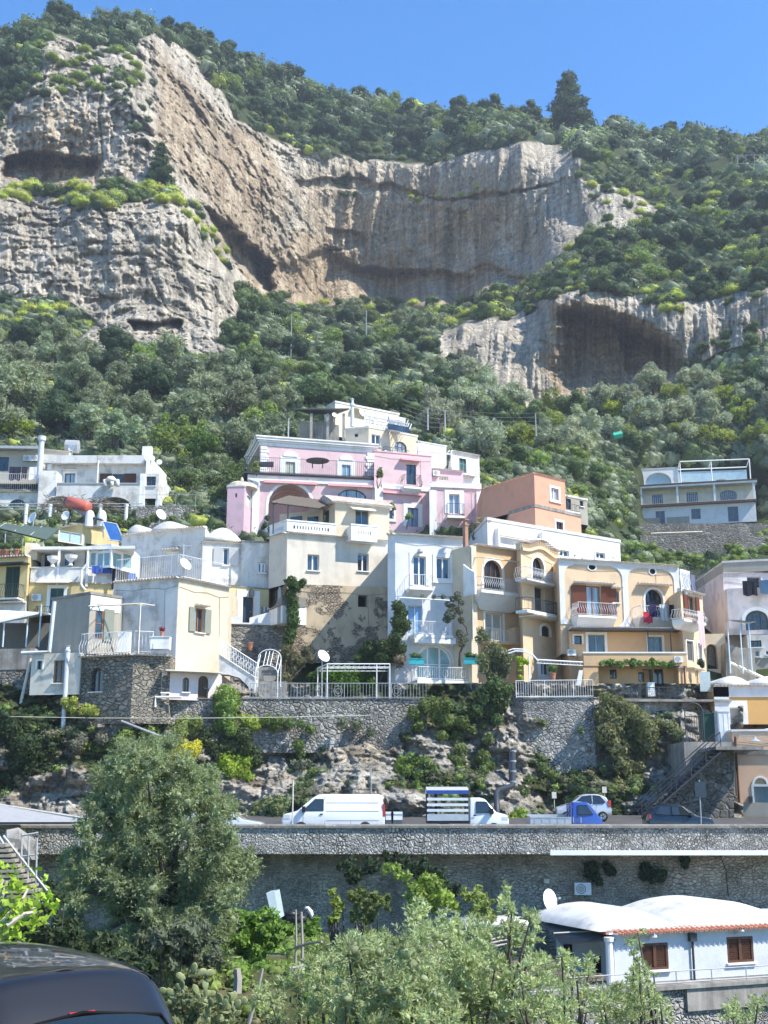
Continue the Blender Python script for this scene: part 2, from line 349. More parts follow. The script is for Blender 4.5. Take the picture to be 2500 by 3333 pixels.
def depth(px, py, fine=True):
    px = np.asarray(px, float); py = np.asarray(py, float)
    d = _base(px, py)
    if not fine: return d
    r = rays(px, py); p = r*(d/r[..., 1])[..., None]; X, Y, Z = p[..., 0], p[..., 1], p[..., 2]
    rk = rockmask(px, py)
    W = fbm(X*.03, Y*.03, Z*.03, 3)*9
    left = sstep(760, 600, px)*sstep(600, 680, py)            # strata on the low left cliff
    face = sstep(1080, 880, px)*(1-left)
    A = px*.085
    flute = (ridged(A*.15+W*.05, Z*.022, 1.1, 5, .55)-.5)*5.4+(ridged(A*.6+W*.1, Z*.05, 4.1, 3)-.5)*1.5
    strat = (ridged(Z*.30+W*.05, (X+Y)*.035, 2.2, 4, .6)-.5)*2.3+(ridged((X+Y)*.22, Z*.12, 5.5, 4)-.5)*2.6
    dg = (ridged((X*.8+Z*.45)*.11+W*.04, (Z*.8-X*.45)*.035, Y*.03, 5, .58)-.5)*6.2+(ridged(X*.4, Z*.3, Y*.3, 4)-.5)*2.2
    rl = flute*(1-left)*(1-face)+strat*left+dg*face
    rough = fbm(X*.25, Z*.25, Y*.25, 5, .68)*3.0
    w1 = fbm(X*.07, Z*.07, 6.1, 4)*.9; w2 = fbm(X*.07, Z*.07, 9.9, 4)*.9
    cell = lambda sx, sz, a: (_rv[_pr[(_pr[np.floor(px*.085*sx+w1+a).astype(np.int64) & 4095]+np.floor(Z*sz+w2+px*.004).astype(np.int64)) & 4095]]-.5)
    blk = np.floor(fbm(X*.09+3, Z*.07, Y*.05, 2)*7)/7*3.0+cell(.10, .07, 0)*2.2+cell(.27, .16, 40)*1.2
    crk = sstep(.90, 1.0, 1-np.abs(vnoise(px*.085*.16+w1*.6, Z*.03+w2*.4, 2.5)))*1.5*(1-.7*left)+sstep(.88, 1.0, 1-np.abs(vnoise(px*.085*.12+w2*.5, Z*.3+w1*.4, 7.5)))*1.1*(.4+.6*left); blk = blk+crk
    veg = fbm(X*.06, Z*.06, Y*.06, 5)*5.5
    wl = .45+.55*np.clip(left+face, 0, 1)
    return d+(-rl+(rough+blk)*wl)*rk+veg*(1-rk)*sstep(1750, 1400, py)
def rock_mat():
    def f(b):
        g = b.geo(); rk = b.attr('rock'); tn = b.attr('tan')
        big = b.noise(b.geo((.03, .03, .03)), 1, 6, .6)
        cx = b.n('CombineXYZ'); b.set(cx.inputs[0], b.attr('run')); b.set(cx.inputs[2], b.n('SeparateXYZ', i_Vector=b.geo((1, 1, .035))).outputs[2])
        st = b.noise(cx.outputs[0], 1.0, 8, .66, .3)      # vertical streaks
        fn = b.noise(g, .9, 8, .7)
        hz = b.noise(b.geo((.05, .05, .7)), 1, 6, .6)
        grey = b.ramp(st, (.28, (.20, .185, .16)), (.43, (.46, .41, .335)), (.58, (.67, .60, .49)), (.78, (.83, .76, .62)))
        tan_ = b.ramp(st, (.28, (.24, .175, .12)), (.48, (.46, .36, .25)), (.7, (.72, .61, .46)))
        t2 = b.ramp(b.math('ADD', tn, b.math('MULTIPLY', b.math('SUBTRACT', big, .44), 1.3)), (.25, 0.0), (.7, 1.0))
        c = b.mix(t2, grey, tan_)
        c = b.mix(1.0, c, b.ramp(fn, (.34, .55), (.6, 1.08)), 'MULTIPLY')
        c = b.mix(1.0, c, b.ramp(hz, (.36, .72), (.6, 1.0)), 'MULTIPLY')
        e = b.vor(b.mix(.3, b.geo((.5, .5, .28)), b.n('TexNoise', i_Vector=g, i_Scale=.5).outputs['Color']), 1.0, 'DISTANCE_TO_EDGE')
        c = b.mix(b.ramp(e, (.0, .3), (.04, 0.0)), c, (.12, .11, .10))
        gr = b.ramp(b.noise(g, .25, 8, .75), (.56, 0.0), (.66, .55))
        c = b.mix(gr, c, (.10, .115, .06))
        gnd = b.ramp(b.noise(g, .6, 8, .7), (.3, (.02, .026, .012)), (.55, (.045, .058, .024)), (.75, (.10, .10, .055)))
        c = b.mix(rk, gnd, c)
        h = b.math('MULTIPLY', b.math('ADD', b.math('MULTIPLY', b.noise(b.geo((.8, .8, .22)), 1.2, 8, .7), 1.0), b.math('MULTIPLY', b.ramp(e, (0, 0.0), (.12, 1.0)), .35)), rk)
        b.out(c, .95, .1, b.bump(h, .85, 1.6))
    return mat('limestone', f)
def make_mountain():
    px = np.arange(-220, 2721, 3.6)
    rows = []
    sk = skyline(px)
    n1 = 370
    for i in range(n1+1):
        t = i/n1; rows.append(sk+(1420-sk)*t)
    for y in np.arange(1434, 2330, 14): rows.append(np.full_like(px, y))
    py = np.array(rows); PX = np.broadcast_to(px, py.shape)
    D = depth(PX, py)
    r = rays(PX, py); p = r*(D/r[..., 1])[..., None]
    rk = rockmask(PX, py)
    tn = np.zeros(PX.shape)
    j = fbm(PX*.01, py*.01, 1.3, 4)*30
    for poly, soft, amt in TANP: tn = np.maximum(tn, amt*sstep(-soft*.5, soft, polydist(PX, py, poly)+j*.6))
    back = []
    for k, (dy, dz) in enumerate(((260, -140), (120, -50), (40, -10), (12, -1))):
        q = p[0].copy(); q[:, 1] += dy; q[:, 2] += dz; back.append(q)
    p = np.concatenate([np.array(back), p]); z = np.zeros((4, len(px)))
    rk = np.concatenate([z, rk]); tn = np.concatenate([z, tn])
    nr, nc = p.shape[:2]
    o = mesh_np('mountain', p.reshape(-1, 3), grid_faces(nr, nc), rock_mat(), smooth=False, attrs={'rock': rk.ravel(), 'tan': tn.ravel(), 'run': np.broadcast_to(px*.045, (nr, nc)).ravel()})
    tag(o, kind='structure')
if not globals().get("NOMT"): make_mountain()
class Wall:
    "vertical plane from plan point A (left) to B (right); outward normal faces the viewer"
    def __init__(s, A, B, z0, z1):
        s.A = np.array(A[:2], float); s.B = np.array(B[:2], float); s.L = float(np.linalg.norm(s.B-s.A)); s.d = (s.B-s.A)/s.L
        s.n = np.array([s.d[1], -s.d[0]]); s.z0, s.z1 = z0, z1; s.ops = []
    def pt(s, u, o, z): q = s.A+s.d*u+s.n*o; return (q[0], q[1], z)
    def hit(s, px, py, o=0.0):
        r = ray(px, py); a = s.A+s.n*o; t = a.dot(s.n)/(r[0]*s.n[0]+r[1]*s.n[1]); p = r*t
        return float((p[:2]-s.A).dot(s.d)), float(p[2])
    def rect(s, x0, y0, x1, y1, o=0.0):
        xm, ym = (x0+x1)/2, (y0+y1)/2
        return s.hit(x0, ym, o)[0], s.hit(x1, ym, o)[0], s.hit(xm, y1, o)[1], s.hit(xm, y0, o)[1]
def outline(u0, u1, z0, z1, arch, n=10):
    "opening outline, clockwise from bottom left; arch = rise of the head"
    if arch <= 0: return [(u0, z0), (u0, z1), (u1, z1), (u1, z0)]
    c = (u0+u1)/2; a = (u1-u0)/2; zs = z1-arch
    return [(u0, z0)]+[(c-a*cos(pi*i/n), zs+arch*sin(pi*i/n)) for i in range(n+1)]+[(u1, z0)]
GL = lambda: mat('window_glass', lambda b: b.out(b.ramp(b.noise(b.geo((.9, .9, .5)), 1, 3), (.4, (.010, .018, .028)), (.65, (.035, .06, .09))), .06, .9))
GLL = lambda: mat('curtained_glass', lambda b: b.out(b.ramp(b.noise(b.geo((6, 6, .3)), 1, 3), (.4, (.16, .23, .30)), (.65, (.36, .42, .46))), .12, .8))
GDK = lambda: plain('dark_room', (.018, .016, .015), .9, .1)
FR = {'white': (.78, .79, .80), 'brown': (.10, .042, .022), 'wood': (.30, .12, .045), 'green': (.018, .06, .048), 'dark': (.03, .035, .035), 'grey': (.35, .37, .38), 'red': (.22, .07, .04),
      'sage': (.42, .45, .38), 'tealg': (.04, .12, .12), 'teal': (.10, .28, .28), 'cream': (.62, .58, .48), 'iron': (.045, .05, .055), 'steel': (.55, .58, .60), 'paleblue': (.50, .62, .68), 'bluegrey': (.20, .27, .31), 'black': (.012, .012, .013), 'blue': (.025, .07, .30), 'rose': (.70, .38, .40)}
def paint(k): return plain(k+'_paint', FR[k], .45, .4)
def slats(name, col):
    def f(b):
        z = b.n('SeparateXYZ', i_Vector=b.geo((1, 1, 1))).outputs[2]; w = b.math('FRACT', b.math('MULTIPLY', z, 14.0))
        b.out(b.mix(b.ramp(w, (.1, .45), (.5, 1.0), (.95, .8)), (0, 0, 0), col), .55, .3, b.bump(b.ramp(w, (0, 0.0), (.8, 1.0)), .8, .03))
    return mat(name, f)
TILE = lambda: mat('clay_tile', lambda b: b.out(b.ramp(b.noise(b.geo(), 4, 5, .7), (.3, (.20, .15, .12)), (.48, (.42, .33, .27)), (.66, (.62, .57, .50))), .9, .1))
TILE_R = lambda: mat('terracotta_tile', lambda b: b.out(b.ramp(b.noise(b.geo(), 4, 4, .7), (.3, (.33, .12, .07)), (.6, (.55, .24, .15)), (.75, (.60, .36, .26))), .85, .15))
LIMEW = lambda: mat('whitewashed_roof', lambda b: b.out(b.ramp(b.noise(b.geo(), .9, 7, .7), (.3, (.34, .33, .30)), (.44, (.52, .51, .48)), (.62, (.61, .60, .57)), (.8, (.66, .65, .63))), .9, .1, b.bump(b.noise(b.geo(), 3, 5), .3, .05)))
CONC = lambda: mat('old_concrete', lambda b: b.out(b.mix(1.0, b.ramp(b.noise(b.geo(), .8, 7, .7), (.3, (.17, .16, .14)), (.55, (.33, .31, .28)), (.75, (.42, .40, .36))), b.ramp(b.noise(b.geo((2, 2, .2)), 1, 5, .7), (.35, .6), (.6, 1.0)), 'MULTIPLY'), .95, .1, b.bump(b.noise(b.geo(), 6, 5), .3, .04)))
class House:
    def __init__(s, name, label, cat, cr, at, group=None):
        "at = (x, y, Y): a pixel of the crop and a depth that fix the base point"
        s.cr = cr; q = P(*cr(at[0], at[1]), at[2]); s.o = thing(name, tuple(q), label, cat, group); s.walls = []; s.k = 0; s.w = None
    def px(s, x, y): return s.cr(x, y)
    def vol(s, pts, Y0, back, zb, m, ref=0, roof=None, cop=.0, thick=.35, name='wall', copm=None, zt=None):
        """pts: roofline pixels left to right, at one height, (x, y) or (x, y, Y); Y0 = depth of pts[ref];
        back = metres to the rear; zb = (x, y) pixel on the first front wall's foot, or a number (metres below the top)"""
        x, y = s.px(*pts[ref][:2]); top = P(x, y, Y0)[2] if zt is None else zt; V = []
        for i, p in enumerate(pts):
            a, b = s.px(p[0], p[1])
            V.append(P(a, b, p[2])[:2] if len(p) > 2 else (P(a, b, Y0)[:2] if i == ref else PZ(a, b, top)[:2]))
        ws = [Wall(V[i], V[i+1], 0, top) for i in range(len(V)-1)]
        if isinstance(zb, tuple): zbot = ws[min(ref, len(ws)-1)].hit(*s.px(*zb))[1]
        else: zbot = top-zb
        for w in ws: w.z0 = zbot
        grp = dict(V=V, back=back, z0=zbot, z1=top, m=m, ws=ws, roof=roof, name=name, cop=cop, copm=copm)
        s.walls.append(grp); s.w = ws[min(ref, len(ws)-1)]; return ws
    def finish(s):
        for g in s.walls:
            mb = MB(); z0, z1 = g['z0'], g['z1']
            for w in g['ws']:
                us = sorted({0.0, w.L}|{max(0, min(w.L, a)) for o in w.ops for a in o[:2]}); zs = sorted({z0, z1}|{max(z0, min(z1, a)) for o in w.ops for a in o[2:4]})
                for i in range(len(us)-1):
                    for j in range(len(zs)-1):
                        uc, zc = (us[i]+us[i+1])/2, (zs[j]+zs[j+1])/2
                        if us[i+1]-us[i] < 1e-4 or zs[j+1]-zs[j] < 1e-4 or any(o[0] < uc < o[1] and o[2] < zc < o[3] for o in w.ops): continue
                        mb.poly([w.pt(us[i], 0, zs[j]), w.pt(us[i+1], 0, zs[j]), w.pt(us[i+1], 0, zs[j+1]), w.pt(us[i], 0, zs[j+1])])
                for u0, u1, a0, a1, arch, dep in w.ops:
                    ol = outline(u0, u1, a0, a1, arch)
                    if arch > 0:
                        n = len(ol); h = n//2
                        mb.poly([w.pt(u, 0, z) for u, z in [(u0, a1)]+ol[h:0:-1]]); mb.poly([w.pt(u, 0, z) for u, z in [(u1, a1)]+ol[n-2:h-1:-1]][:])
                    for a, b in zip(ol, ol[1:]+ol[:1]): mb.poly([w.pt(a[0], 0, a[1]), w.pt(b[0], 0, b[1]), w.pt(b[0], -dep, b[1]), w.pt(a[0], -dep, a[1])])
            V = g['V']; bk = g['back']; L = [(V[0][0], V[0][1]+bk)]; R = [(V[-1][0], V[-1][1]+bk)]
            pl = [tuple(v) for v in V]+R+L
            mb.poly([(V[-1][0], V[-1][1], z0), R[0]+(z0,), R[0]+(z1,), (V[-1][0], V[-1][1], z1)])
            mb.poly([R[0]+(z0,), L[0]+(z0,), L[0]+(z1,), R[0]+(z1,)])
            mb.poly([L[0]+(z0,), (V[0][0], V[0][1], z0), (V[0][0], V[0][1], z1), L[0]+(z1,)])
            mb.poly([p+(z1-.01,) for p in pl])
            mb.build(g['name'], g['m'], s.o)
            for w in g['ws']:
                if w.L > 4.5 and z1-z0 > 4.5 and w.pt(0, 0, 0)[1] > 70:
                    c = MB(); c.T = w.pt; q = (abs(hash(round(w.L*100))) % 7)*.05; c.tube([(.1, .03, z1-.45-q), (w.L*.3, .03, z1-.62-q), (w.L*.55, .03, z1-.5-q), (w.L*.8, .03, z1-.66-q), (w.L-.1, .03, z1-.5-q)], .012, 3); c.tube([(w.L*.8, .03, z1-.66-q), (w.L*.8+.1, .03, z0+(z1-z0)*.45)], .011, 3); c.build('wall_cable', paint('black'), s.o)
            if g['cop']:
                r = MB()
                for w in g['ws']: r.T = w.pt; r.box(-.05, w.L+.05, -.35, .06, z1+.002, z1+g['cop'])
                for w in (Wall(R[0], (V[-1][0], V[-1][1]), 0, 0), Wall((V[0][0], V[0][1]), L[0], 0, 0)): r.T = w.pt; r.box(.0, w.L, .01, .3, z1+.003, z1+g['cop']-.01)
                r.build('coping', g['copm'] or LIMEW(), s.o)
            if g['roof'] == 'flat':
                r = MB(); r.prism(pl, lambda x, y: (x, y, z1+.004), lambda x, y: (x, y, z1+.14)); r.build('roof', LIMEW(), s.o)
        return s.o
    def rc(s, x0, y0, x1, y1, o=0.0, w=None):
        a = s.px(x0, y0); b = s.px(x1, y1); return (w or s.w).rect(a[0], a[1], b[0], b[1], o)
    def win(s, x0, y0, x1, y1, w=None, arch=0, fr='white', mull=1, bars=0, glass=None, sur=None, sm='white', sill=True, shut=None, dep=.2, name='window', fw=.07, panel=None, hood=None, shw=None, key=False, round_=False, sillm=None):
        w = w or s.w; u0, u1, z0, z1 = s.rc(x0, y0, x1, y1, 0, w); W = u1-u0; H = z1-z0
        ah = 0 if not arch else min(H*.95, W/2*(arch if arch != 1 else 1.0))
        if round_: return s.oculus(w, u0, u1, z0, z1, sur)
        w.ops.append((u0, u1, z0, z1, ah, dep)); mb = MB(); mb.T = w.pt; o0, o1 = -dep-.02, -dep+.05
        ol = outline(u0, u1, z0, z1, ah)
        if panel is None:
            fm = MB(); T = w.pt; n = len(ol); cx, cz = (u0+u1)/2, (z0+z1)/2
            def ins(p):
                if ah > 0 and p[1] > z1-ah: k = 1-fw/(W/2); return (cx+(p[0]-cx)*k, (z1-ah)+(p[1]-z1+ah)*(1-fw/ah))
                return (p[0]+(fw if p[0] < cx else -fw), p[1]+(fw if p[1] < z0+.01 else (-fw if ah == 0 and p[1] > z1-.01 else 0)))
            il = [ins(p) for p in ol]; mb.T = w.pt
            for i in range(n):
                j = (i+1) % n
                mb.poly([(ol[i][0], o1, ol[i][1]), (ol[j][0], o1, ol[j][1]), (il[j][0], o1, il[j][1]), (il[i][0], o1, il[i][1])])
                mb.poly([(il[i][0], o1, il[i][1]), (il[j][0], o1, il[j][1]), (il[j][0], o0, il[j][1]), (il[i][0], o0, il[i][1])])
            for k in range(mull):
                uc = u0+W*(k+1)/(mull+1); zt = z1-fw if not ah else z1-ah+ah*sqrt(max(0, 1-((uc-cx)/(W/2))**2))-fw; t = fw*(.7 if mull == 1 else .5)
                mb.box(uc-t, uc+t, o0, o1+.01, z0+fw, zt)
            zb = [z0+H*(k+1)/(bars+1) for k in range(bars)] if not ah or bars > 1 else ([z1-ah] if bars else [])
            for q in zb: mb.box(u0+fw, u1-fw, o0, o1+.005, q-.025, q+.025)
            wo_ = mb.build(name, paint(fr), s.o)
            g = MB(); g.T = w.pt; g.poly([(u, o0+.03, z) for u, z in il][::-1]); g.build('pane', glass or GL(), wo_)
        else:
            mb.poly([(u, o1, z) for u, z in ol][::-1])
            if mull: mb.k = 0; mb.box((u0+u1)/2-.012, (u0+u1)/2+.012, o1, o1+.02, z0, z1-ah)
            wo_ = mb.build(name, panel, s.o); k = MB(); k.T = w.pt; k.box(u1-.22, u1-.12, o1, o1+.06, z0+H*.45, z0+H*.45+.04); k.build('handle', paint('steel'), wo_)
        if sur:
            sb = MB(); sb.T = w.pt; e = sur; sz = z0-e if sill else z0
            oo = outline(u0-e, u1+e, sz, z1+e, (ah+e if ah else 0)); ii = outline(u0, u1, z0, z1, ah); n = len(oo)
            rg = list(range(n)) if sill and ah == 0 else list(range(n-1))
            if sill: rg = list(range(n))
            for i in rg:
                j = (i+1) % n; a, b, c, d = oo[i], oo[j], ii[j], ii[i]
                sb.poly([(a[0], .05, a[1]), (b[0], .05, b[1]), (c[0], .05, c[1]), (d[0], .05, d[1])])
                sb.poly([(a[0], 0, a[1]), (b[0], 0, b[1]), (b[0], .05, b[1]), (a[0], .05, a[1])])
                sb.poly([(d[0], .05, d[1]), (c[0], .05, c[1]), (c[0], 0, c[1]), (d[0], 0, d[1])])
            if key:
                c = (u0+u1)/2; sb.prism(outline(c-W*.75, c+W*.75, z1+e, z1+e+W*.6, W*.5), lambda u, z: (u, .0, z), lambda u, z: (u, .12, z))
            sb.build('surround', sm if not isinstance(sm, str) else (M_white() if sm == 'white' else paint(sm)), wo_)
        if sill:
            k = MB(); k.T = w.pt; e = (sur or 0)+.08; k.box(u0-e, u1+e, 0, .14, z0-(sur or 0)-.07, z0-(sur or 0)); k.build('sill', sillm or M_white(), wo_)
        if shut:
            sw = shw or W*.5
            for sg, ub in ((-1, u0), (1, u1)):
                k = MB(); k.T = w.pt; a, b = sorted((ub, ub+sg*sw)); k.box(a+.01, b-.01, .055, .10, z0, z1); k.build('shutter', slats('slatted_'+shut, FR[shut]), wo_)
        if hood:
            k = MB(); k.T = w.pt; e = hood; zt = z1+(sur or 0)+.12
            k.box(u0-e, u1+e, 0, .42, zt, zt+.07); k.k = 1
            n = int((W+2*e)/.24)
            for i in range(n): half_tile(k, w, u0-e+(i+.5)*(W+2*e)/n, zt+.075, .02, .5, .1)
            k.build('hood', [M_white(), TILE()], wo_)
        return wo_
    def oculus(s, w, u0, u1, z0, z1, sur=None):
        c = ((u0+u1)/2, (z0+z1)/2); R = (u1-u0)/2; rz = (z1-z0)/2; n = 20; mb = MB(); mb.T = w.pt
        for i in range(n):
            a, b = 2*pi*i/n, 2*pi*(i+1)/n
            f = lambda t, k, o: (c[0]+R*k*cos(t), o, c[1]+rz*k*sin(t))
            mb.poly([f(a, 1, .05), f(b, 1, .05), f(b, .72, .07), f(a, .72, .07)]); mb.poly([f(a, 1, 0), f(b, 1, 0), f(b, 1, .05), f(a, 1, .05)])
        o = mb.build('window', M_white(), s.o); g = MB(); g.T = w.pt; g.poly([f(2*pi*i/n, .74, .02) for i in range(n)]); g.build('pane', GDK(), o)
    def panelbox(s, x0, y0, x1, y1, o0, o1, name, m, w=None, at_o=None):
        u0, u1, z0, z1 = s.rc(x0, y0, x1, y1, o1 if at_o is None else at_o, w); k = MB(); k.T = (w or s.w).pt; k.box(u0, u1, o0, o1, z0, z1); return k.build(name, m, s.o)
    def tiles(s, w=None, z=None, over=.3, u0=0.0, u1=None, m=None, r=.1, drop=.08, name='roof_tile'):
        w = w or s.w; z = w.z1 if z is None else z; u1 = w.L if u1 is None else u1; k = MB(); n = max(1, int((u1-u0)/(r*2.3)))
        for i in range(n): half_tile(k, w, u0+(i+.5)*(u1-u0)/n, z+.01, -.25, over, r, drop)
        k.T = w.pt; k.k = 1; k.box(u0, u1, -.3, over-.1, z-.07, z-.005)
        return k.build(name, [m or TILE(), M_white()], s.o)
    def balcony(s, x0, yr, x1, yb, w=None, proj=1.0, style='straight', col='white', slab=None, under=None, th=.16, rh=None, side=True, sp=.13, name='balcony', rail=True, ornate=False):
        """x0..x1, yr = rail top, yb = underside of the slab, all pixels of the FRONT rail"""
        w = w or s.w; u0, u1, zb, zt = s.rc(x0, yr, x1, yb, proj, w); k = MB(); k.T = w.pt
        k.box(u0, u1, .0, proj, zb, zb+th)
        if under:      # curved corbel below the slab
            n = 8; W = u1-u0; ins = min(W*.22, under)
            pr = [(u0, zb)]+[(u0+ins*(1-cos(pi/2*i/n))+W*.0, zb-under*sin(pi/2*i/n)) for i in range(1, n+1)]+[(u1-ins*(1-cos(pi/2*i/n)), zb-under*sin(pi/2*i/n)) for i in range(n, 0, -1)]+[(u1, zb)]
            k.prism(pr, lambda u, z: (u, 0, z-.002), lambda u, z: (u, proj*.92*(1-(zb-z)/under*.75), z-.002))
        o = k.build(name, slab or M_white(), s.o)
        if rail:
            r = MB(); r.T = w.pt; rail_bars(r, w, [(u0+.04, .0)]*side+[(u0+.04, proj-.05), (u1-.04, proj-.05)]+[(u1-.04, .0)]*side, zb+th, zt, style, sp, ornate)
            r.build('railing', paint(col), o)
        return o
def half_tile(k, w, uc, z, o0, o1, r, drop=.08):
    T = k.T; k.T = w.pt; n = 4; A = []; B = []
    for i in range(n+1):
        t = pi*i/n; A.append(k.vt((uc-r*cos(t), o0, z+r*sin(t)+.02))); B.append(k.vt((uc-r*cos(t), o1, z-drop+r*sin(t))))
    for i in range(n): k.face([A[i], B[i], B[i+1], A[i+1]])
    C = [k.vt((uc-r*.75*cos(pi*i/n), o1, z-drop+r*.75*sin(pi*i/n))) for i in range(n+1)]
    for i in range(n): k.face([B[i], C[i], C[i+1], B[i+1]])
    k.T = T
def rail_bars(r, w, path, z0, z1, style='straight', sp=.13, ornate=False, t=.014):
    "path: (u, o) points; bars between, top and bottom rails"
    H = z1-z0
    for (a, b), (c, d) in zip(path, path[1:]):
        L = math.hypot(c-a, d-b)
        if L < .01: continue
        du, do = (c-a)/L, (d-b)/L; nu, no = do, -du            # sideways (outward for a left-to-right run is -no)
        if du > .5: nu, no = 0, 1
        elif abs(du) < .5: nu, no = (-1 if do > 0 else 1), 0
        for z in (z0+.08, z1-.02):
            r.tube([(a, b, z), (c, d, z)], .022, 4)
        n = max(1, int(L/sp))
        for i in range(n+1):
            u, o = a+du*L*i/n, b+do*L*i/n
            if style == 'belly':
                pf = ((0, 0), (.1, .07), (.28, .17), (.45, .15), (.62, .03), (.8, -.03), (1, 0))
                r.tube([(u+nu*q, o+no*q, z0+.02+(H-.04)*f) for f, q in pf], t*1.2, 3, False)
            else: r.tube([(u, o, z0), (u, o, z1)], t, 3, False)
        if ornate:
            m = max(1, int(L/(H*1.1)))
            for i in range(m):
                c0 = L*(i+.5)/m; R = H*.22
                r.tube([(a+du*(c0+R*cos(q*pi/4)), b+do*(c0+R*cos(q*pi/4)), (z0+z1)/2+R*1.3*sin(q*pi/4)) for q in range(9)], t, 3, False)
def fence_run(name, label, pts, h, group=None, style='straight', col='white', cat='railing', sp=.13, posts=1.8, ornate=False):
    "free railing along 3-D ground points"
    k = MB()
    for a, b in zip(pts, pts[1:]):
        a, b = np.array(a, float), np.array(b, float); L = np.linalg.norm(b-a); n = max(1, int(L/sp))
        for z in (.08, h): k.tube([a+(0, 0, z), b+(0, 0, z)], .022, 4)
        for i in range(n+1):
            p = a+(b-a)*i/n; thick = (i % max(1, int(posts/sp)) == 0)
            k.tube([p, p+(0, 0, h)], .028 if thick else .013, 3, False)
        if ornate:
            d = (b-a)/L; m = max(1, int(L/posts))
            for i in range(m):
                c = a+(b-a)*(i+.5)/m+np.array((0, 0, h/2))
                for R in (.3, .16): k.tube([c+d*(R*h*cos(q*pi/4))+np.array((0, 0, R*h*1.2*sin(q*pi/4))) for q in range(9)], .016, 3, False)
    o = k.build(name, paint(col)); return tag(o, label, cat, group)
def dish(px, py, Y, d, label, ang=-.6, tilt=.5, pole=.8):
    d *= .46 if Y > 87 else (.62 if d > 1.3 else 1)
    c = P(px, py, Y); o = thing('satellite_dish', (c[0], c[1], c[2]-pole), label, 'satellite dish')
    dr = np.array([sin(ang)*cos(tilt), -cos(ang)*cos(tilt), sin(tilt)]); a = np.cross(dr, (0, 0, 1)); a /= np.linalg.norm(a); b = np.cross(dr, a)
    k = MB(); k.lathe([(.01, -.09*d), (d*.25, -.07*d), (d*.42, -.02*d), (d*.5, .04*d), (d*.5, .06*d), (d*.4, .0), (d*.2, -.05*d), (.01, -.065*d)], n=16, ax=(c, dr, a, b)); k.build('reflector', paint('white'), o, True)
    k = MB(); k.tube([c-dr*.1, c+np.array([0, 0, -.15])-dr*.15, c+np.array([0, 0, -pole])-dr*.15], .03, 5); k.build('mast', paint('steel'), o)
    k = MB(); k.tube([c+b*d*.5*(1 if b[2] < 0 else -1), c+dr*d*.55], .015, 4); k.tube([c+dr*d*.5, c+dr*d*.62], .05, 6); k.build('feed_arm', paint('grey'), o)
    return o
def aircon(w, u, z, label, sc=1.0):
    sc = .55*sc if sc > 1 else sc
    k = MB(); k.T = w.pt; a, h = .42*sc, .3*sc; k.box(u-a, u+a, .08, .40, z-h, z+h); q = w.pt(u, .2, z-h-.1)
    o = thing('air_conditioner', q, label, 'air conditioner'); k.build('casing', plain('appliance_white', (.72, .73, .70), .5), o)
    k = MB(); k.T = w.pt
    for r0, r1 in ((.21, .24), (.13, .15), (.05, .08)):
        for i in range(16):
            t0, t1 = 2*pi*i/16, 2*pi*(i+1)/16; k.poly([(u-.1*sc+r*sc*cos(t), .415, z+r*sc*sin(t)) for r, t in ((r0, t0), (r1, t0), (r1, t1), (r0, t1))])
    k.build('fan_grille', paint('dark'), o)
    k = MB(); k.T = w.pt
    for s_ in (-.3, .3): k.box(u+s_*sc-.02, u+s_*sc+.02, 0, .42, z-h-.05, z-h-.002)
    k.build('bracket', paint('grey'), o); return o
def pot(p, h, label, m='terracotta', plant=None, s=1.0):
    o = thing('flower_pot', p, label, 'flower pot'); k = MB(); r = h*.42
    k.lathe([(r*.6, 0), (r*.95, h*.85), (r*1.08, h*.86), (r*1.08, h), (r*.9, h), (r*.85, h*.9)], p, 10)
    k.build('pot', plain('terracotta', (.45, .20, .12), .8) if m == 'terracotta' else paint(m), o)
    if plant: leafball('plant', o, [(p[0], p[1], p[2]+h+s*.35)], [s*.42], plant, 90, .10*s+.03)
    return o
def antenna(px, py, Y, h, label):
    c = P(px, py, Y); k = MB(); k.tube([c, c+(0, 0, h)], .025, 5)
    for i in range(5): z = h-.1-.0*i; x = -.5+i*.25; k.tube([c+(x, -.25+.05*i, z), c+(x, .25-.05*i, z)], .012, 4)
    k.tube([c+(-.6, 0, h-.1), c+(.6, 0, h-.1)], .015, 4); return tag(k.build('roof_antenna', paint('steel')), label, 'antenna')
def cloth(w, items, o, label, cat='laundry', name='hanging_laundry', line=True):
    "items: (u0, u1, ztop, zbot, colour, label or None)"
    for (u0, u1, zt, zb, c, lb) in items:
        k = MB(); k.T = w.pt; n = 6
        for i in range(n):
            for j in range(4):
                f = lambda a, b: (u0+(u1-u0)*a/n, o+.05*sin(a*2.1+u0*3)*(b/4)+.01*b, zt+(zb-zt)*b/4*(1-.06*sin(a*1.7+u0)))
                k.poly([f(i, j), f(i+1, j), f(i+1, j+1), f(i, j+1)])
        tag(k.build(name, plain('cloth_%d_%d_%d' % tuple(int(x*99) for x in c), c, .9, .1)), lb or label, cat)
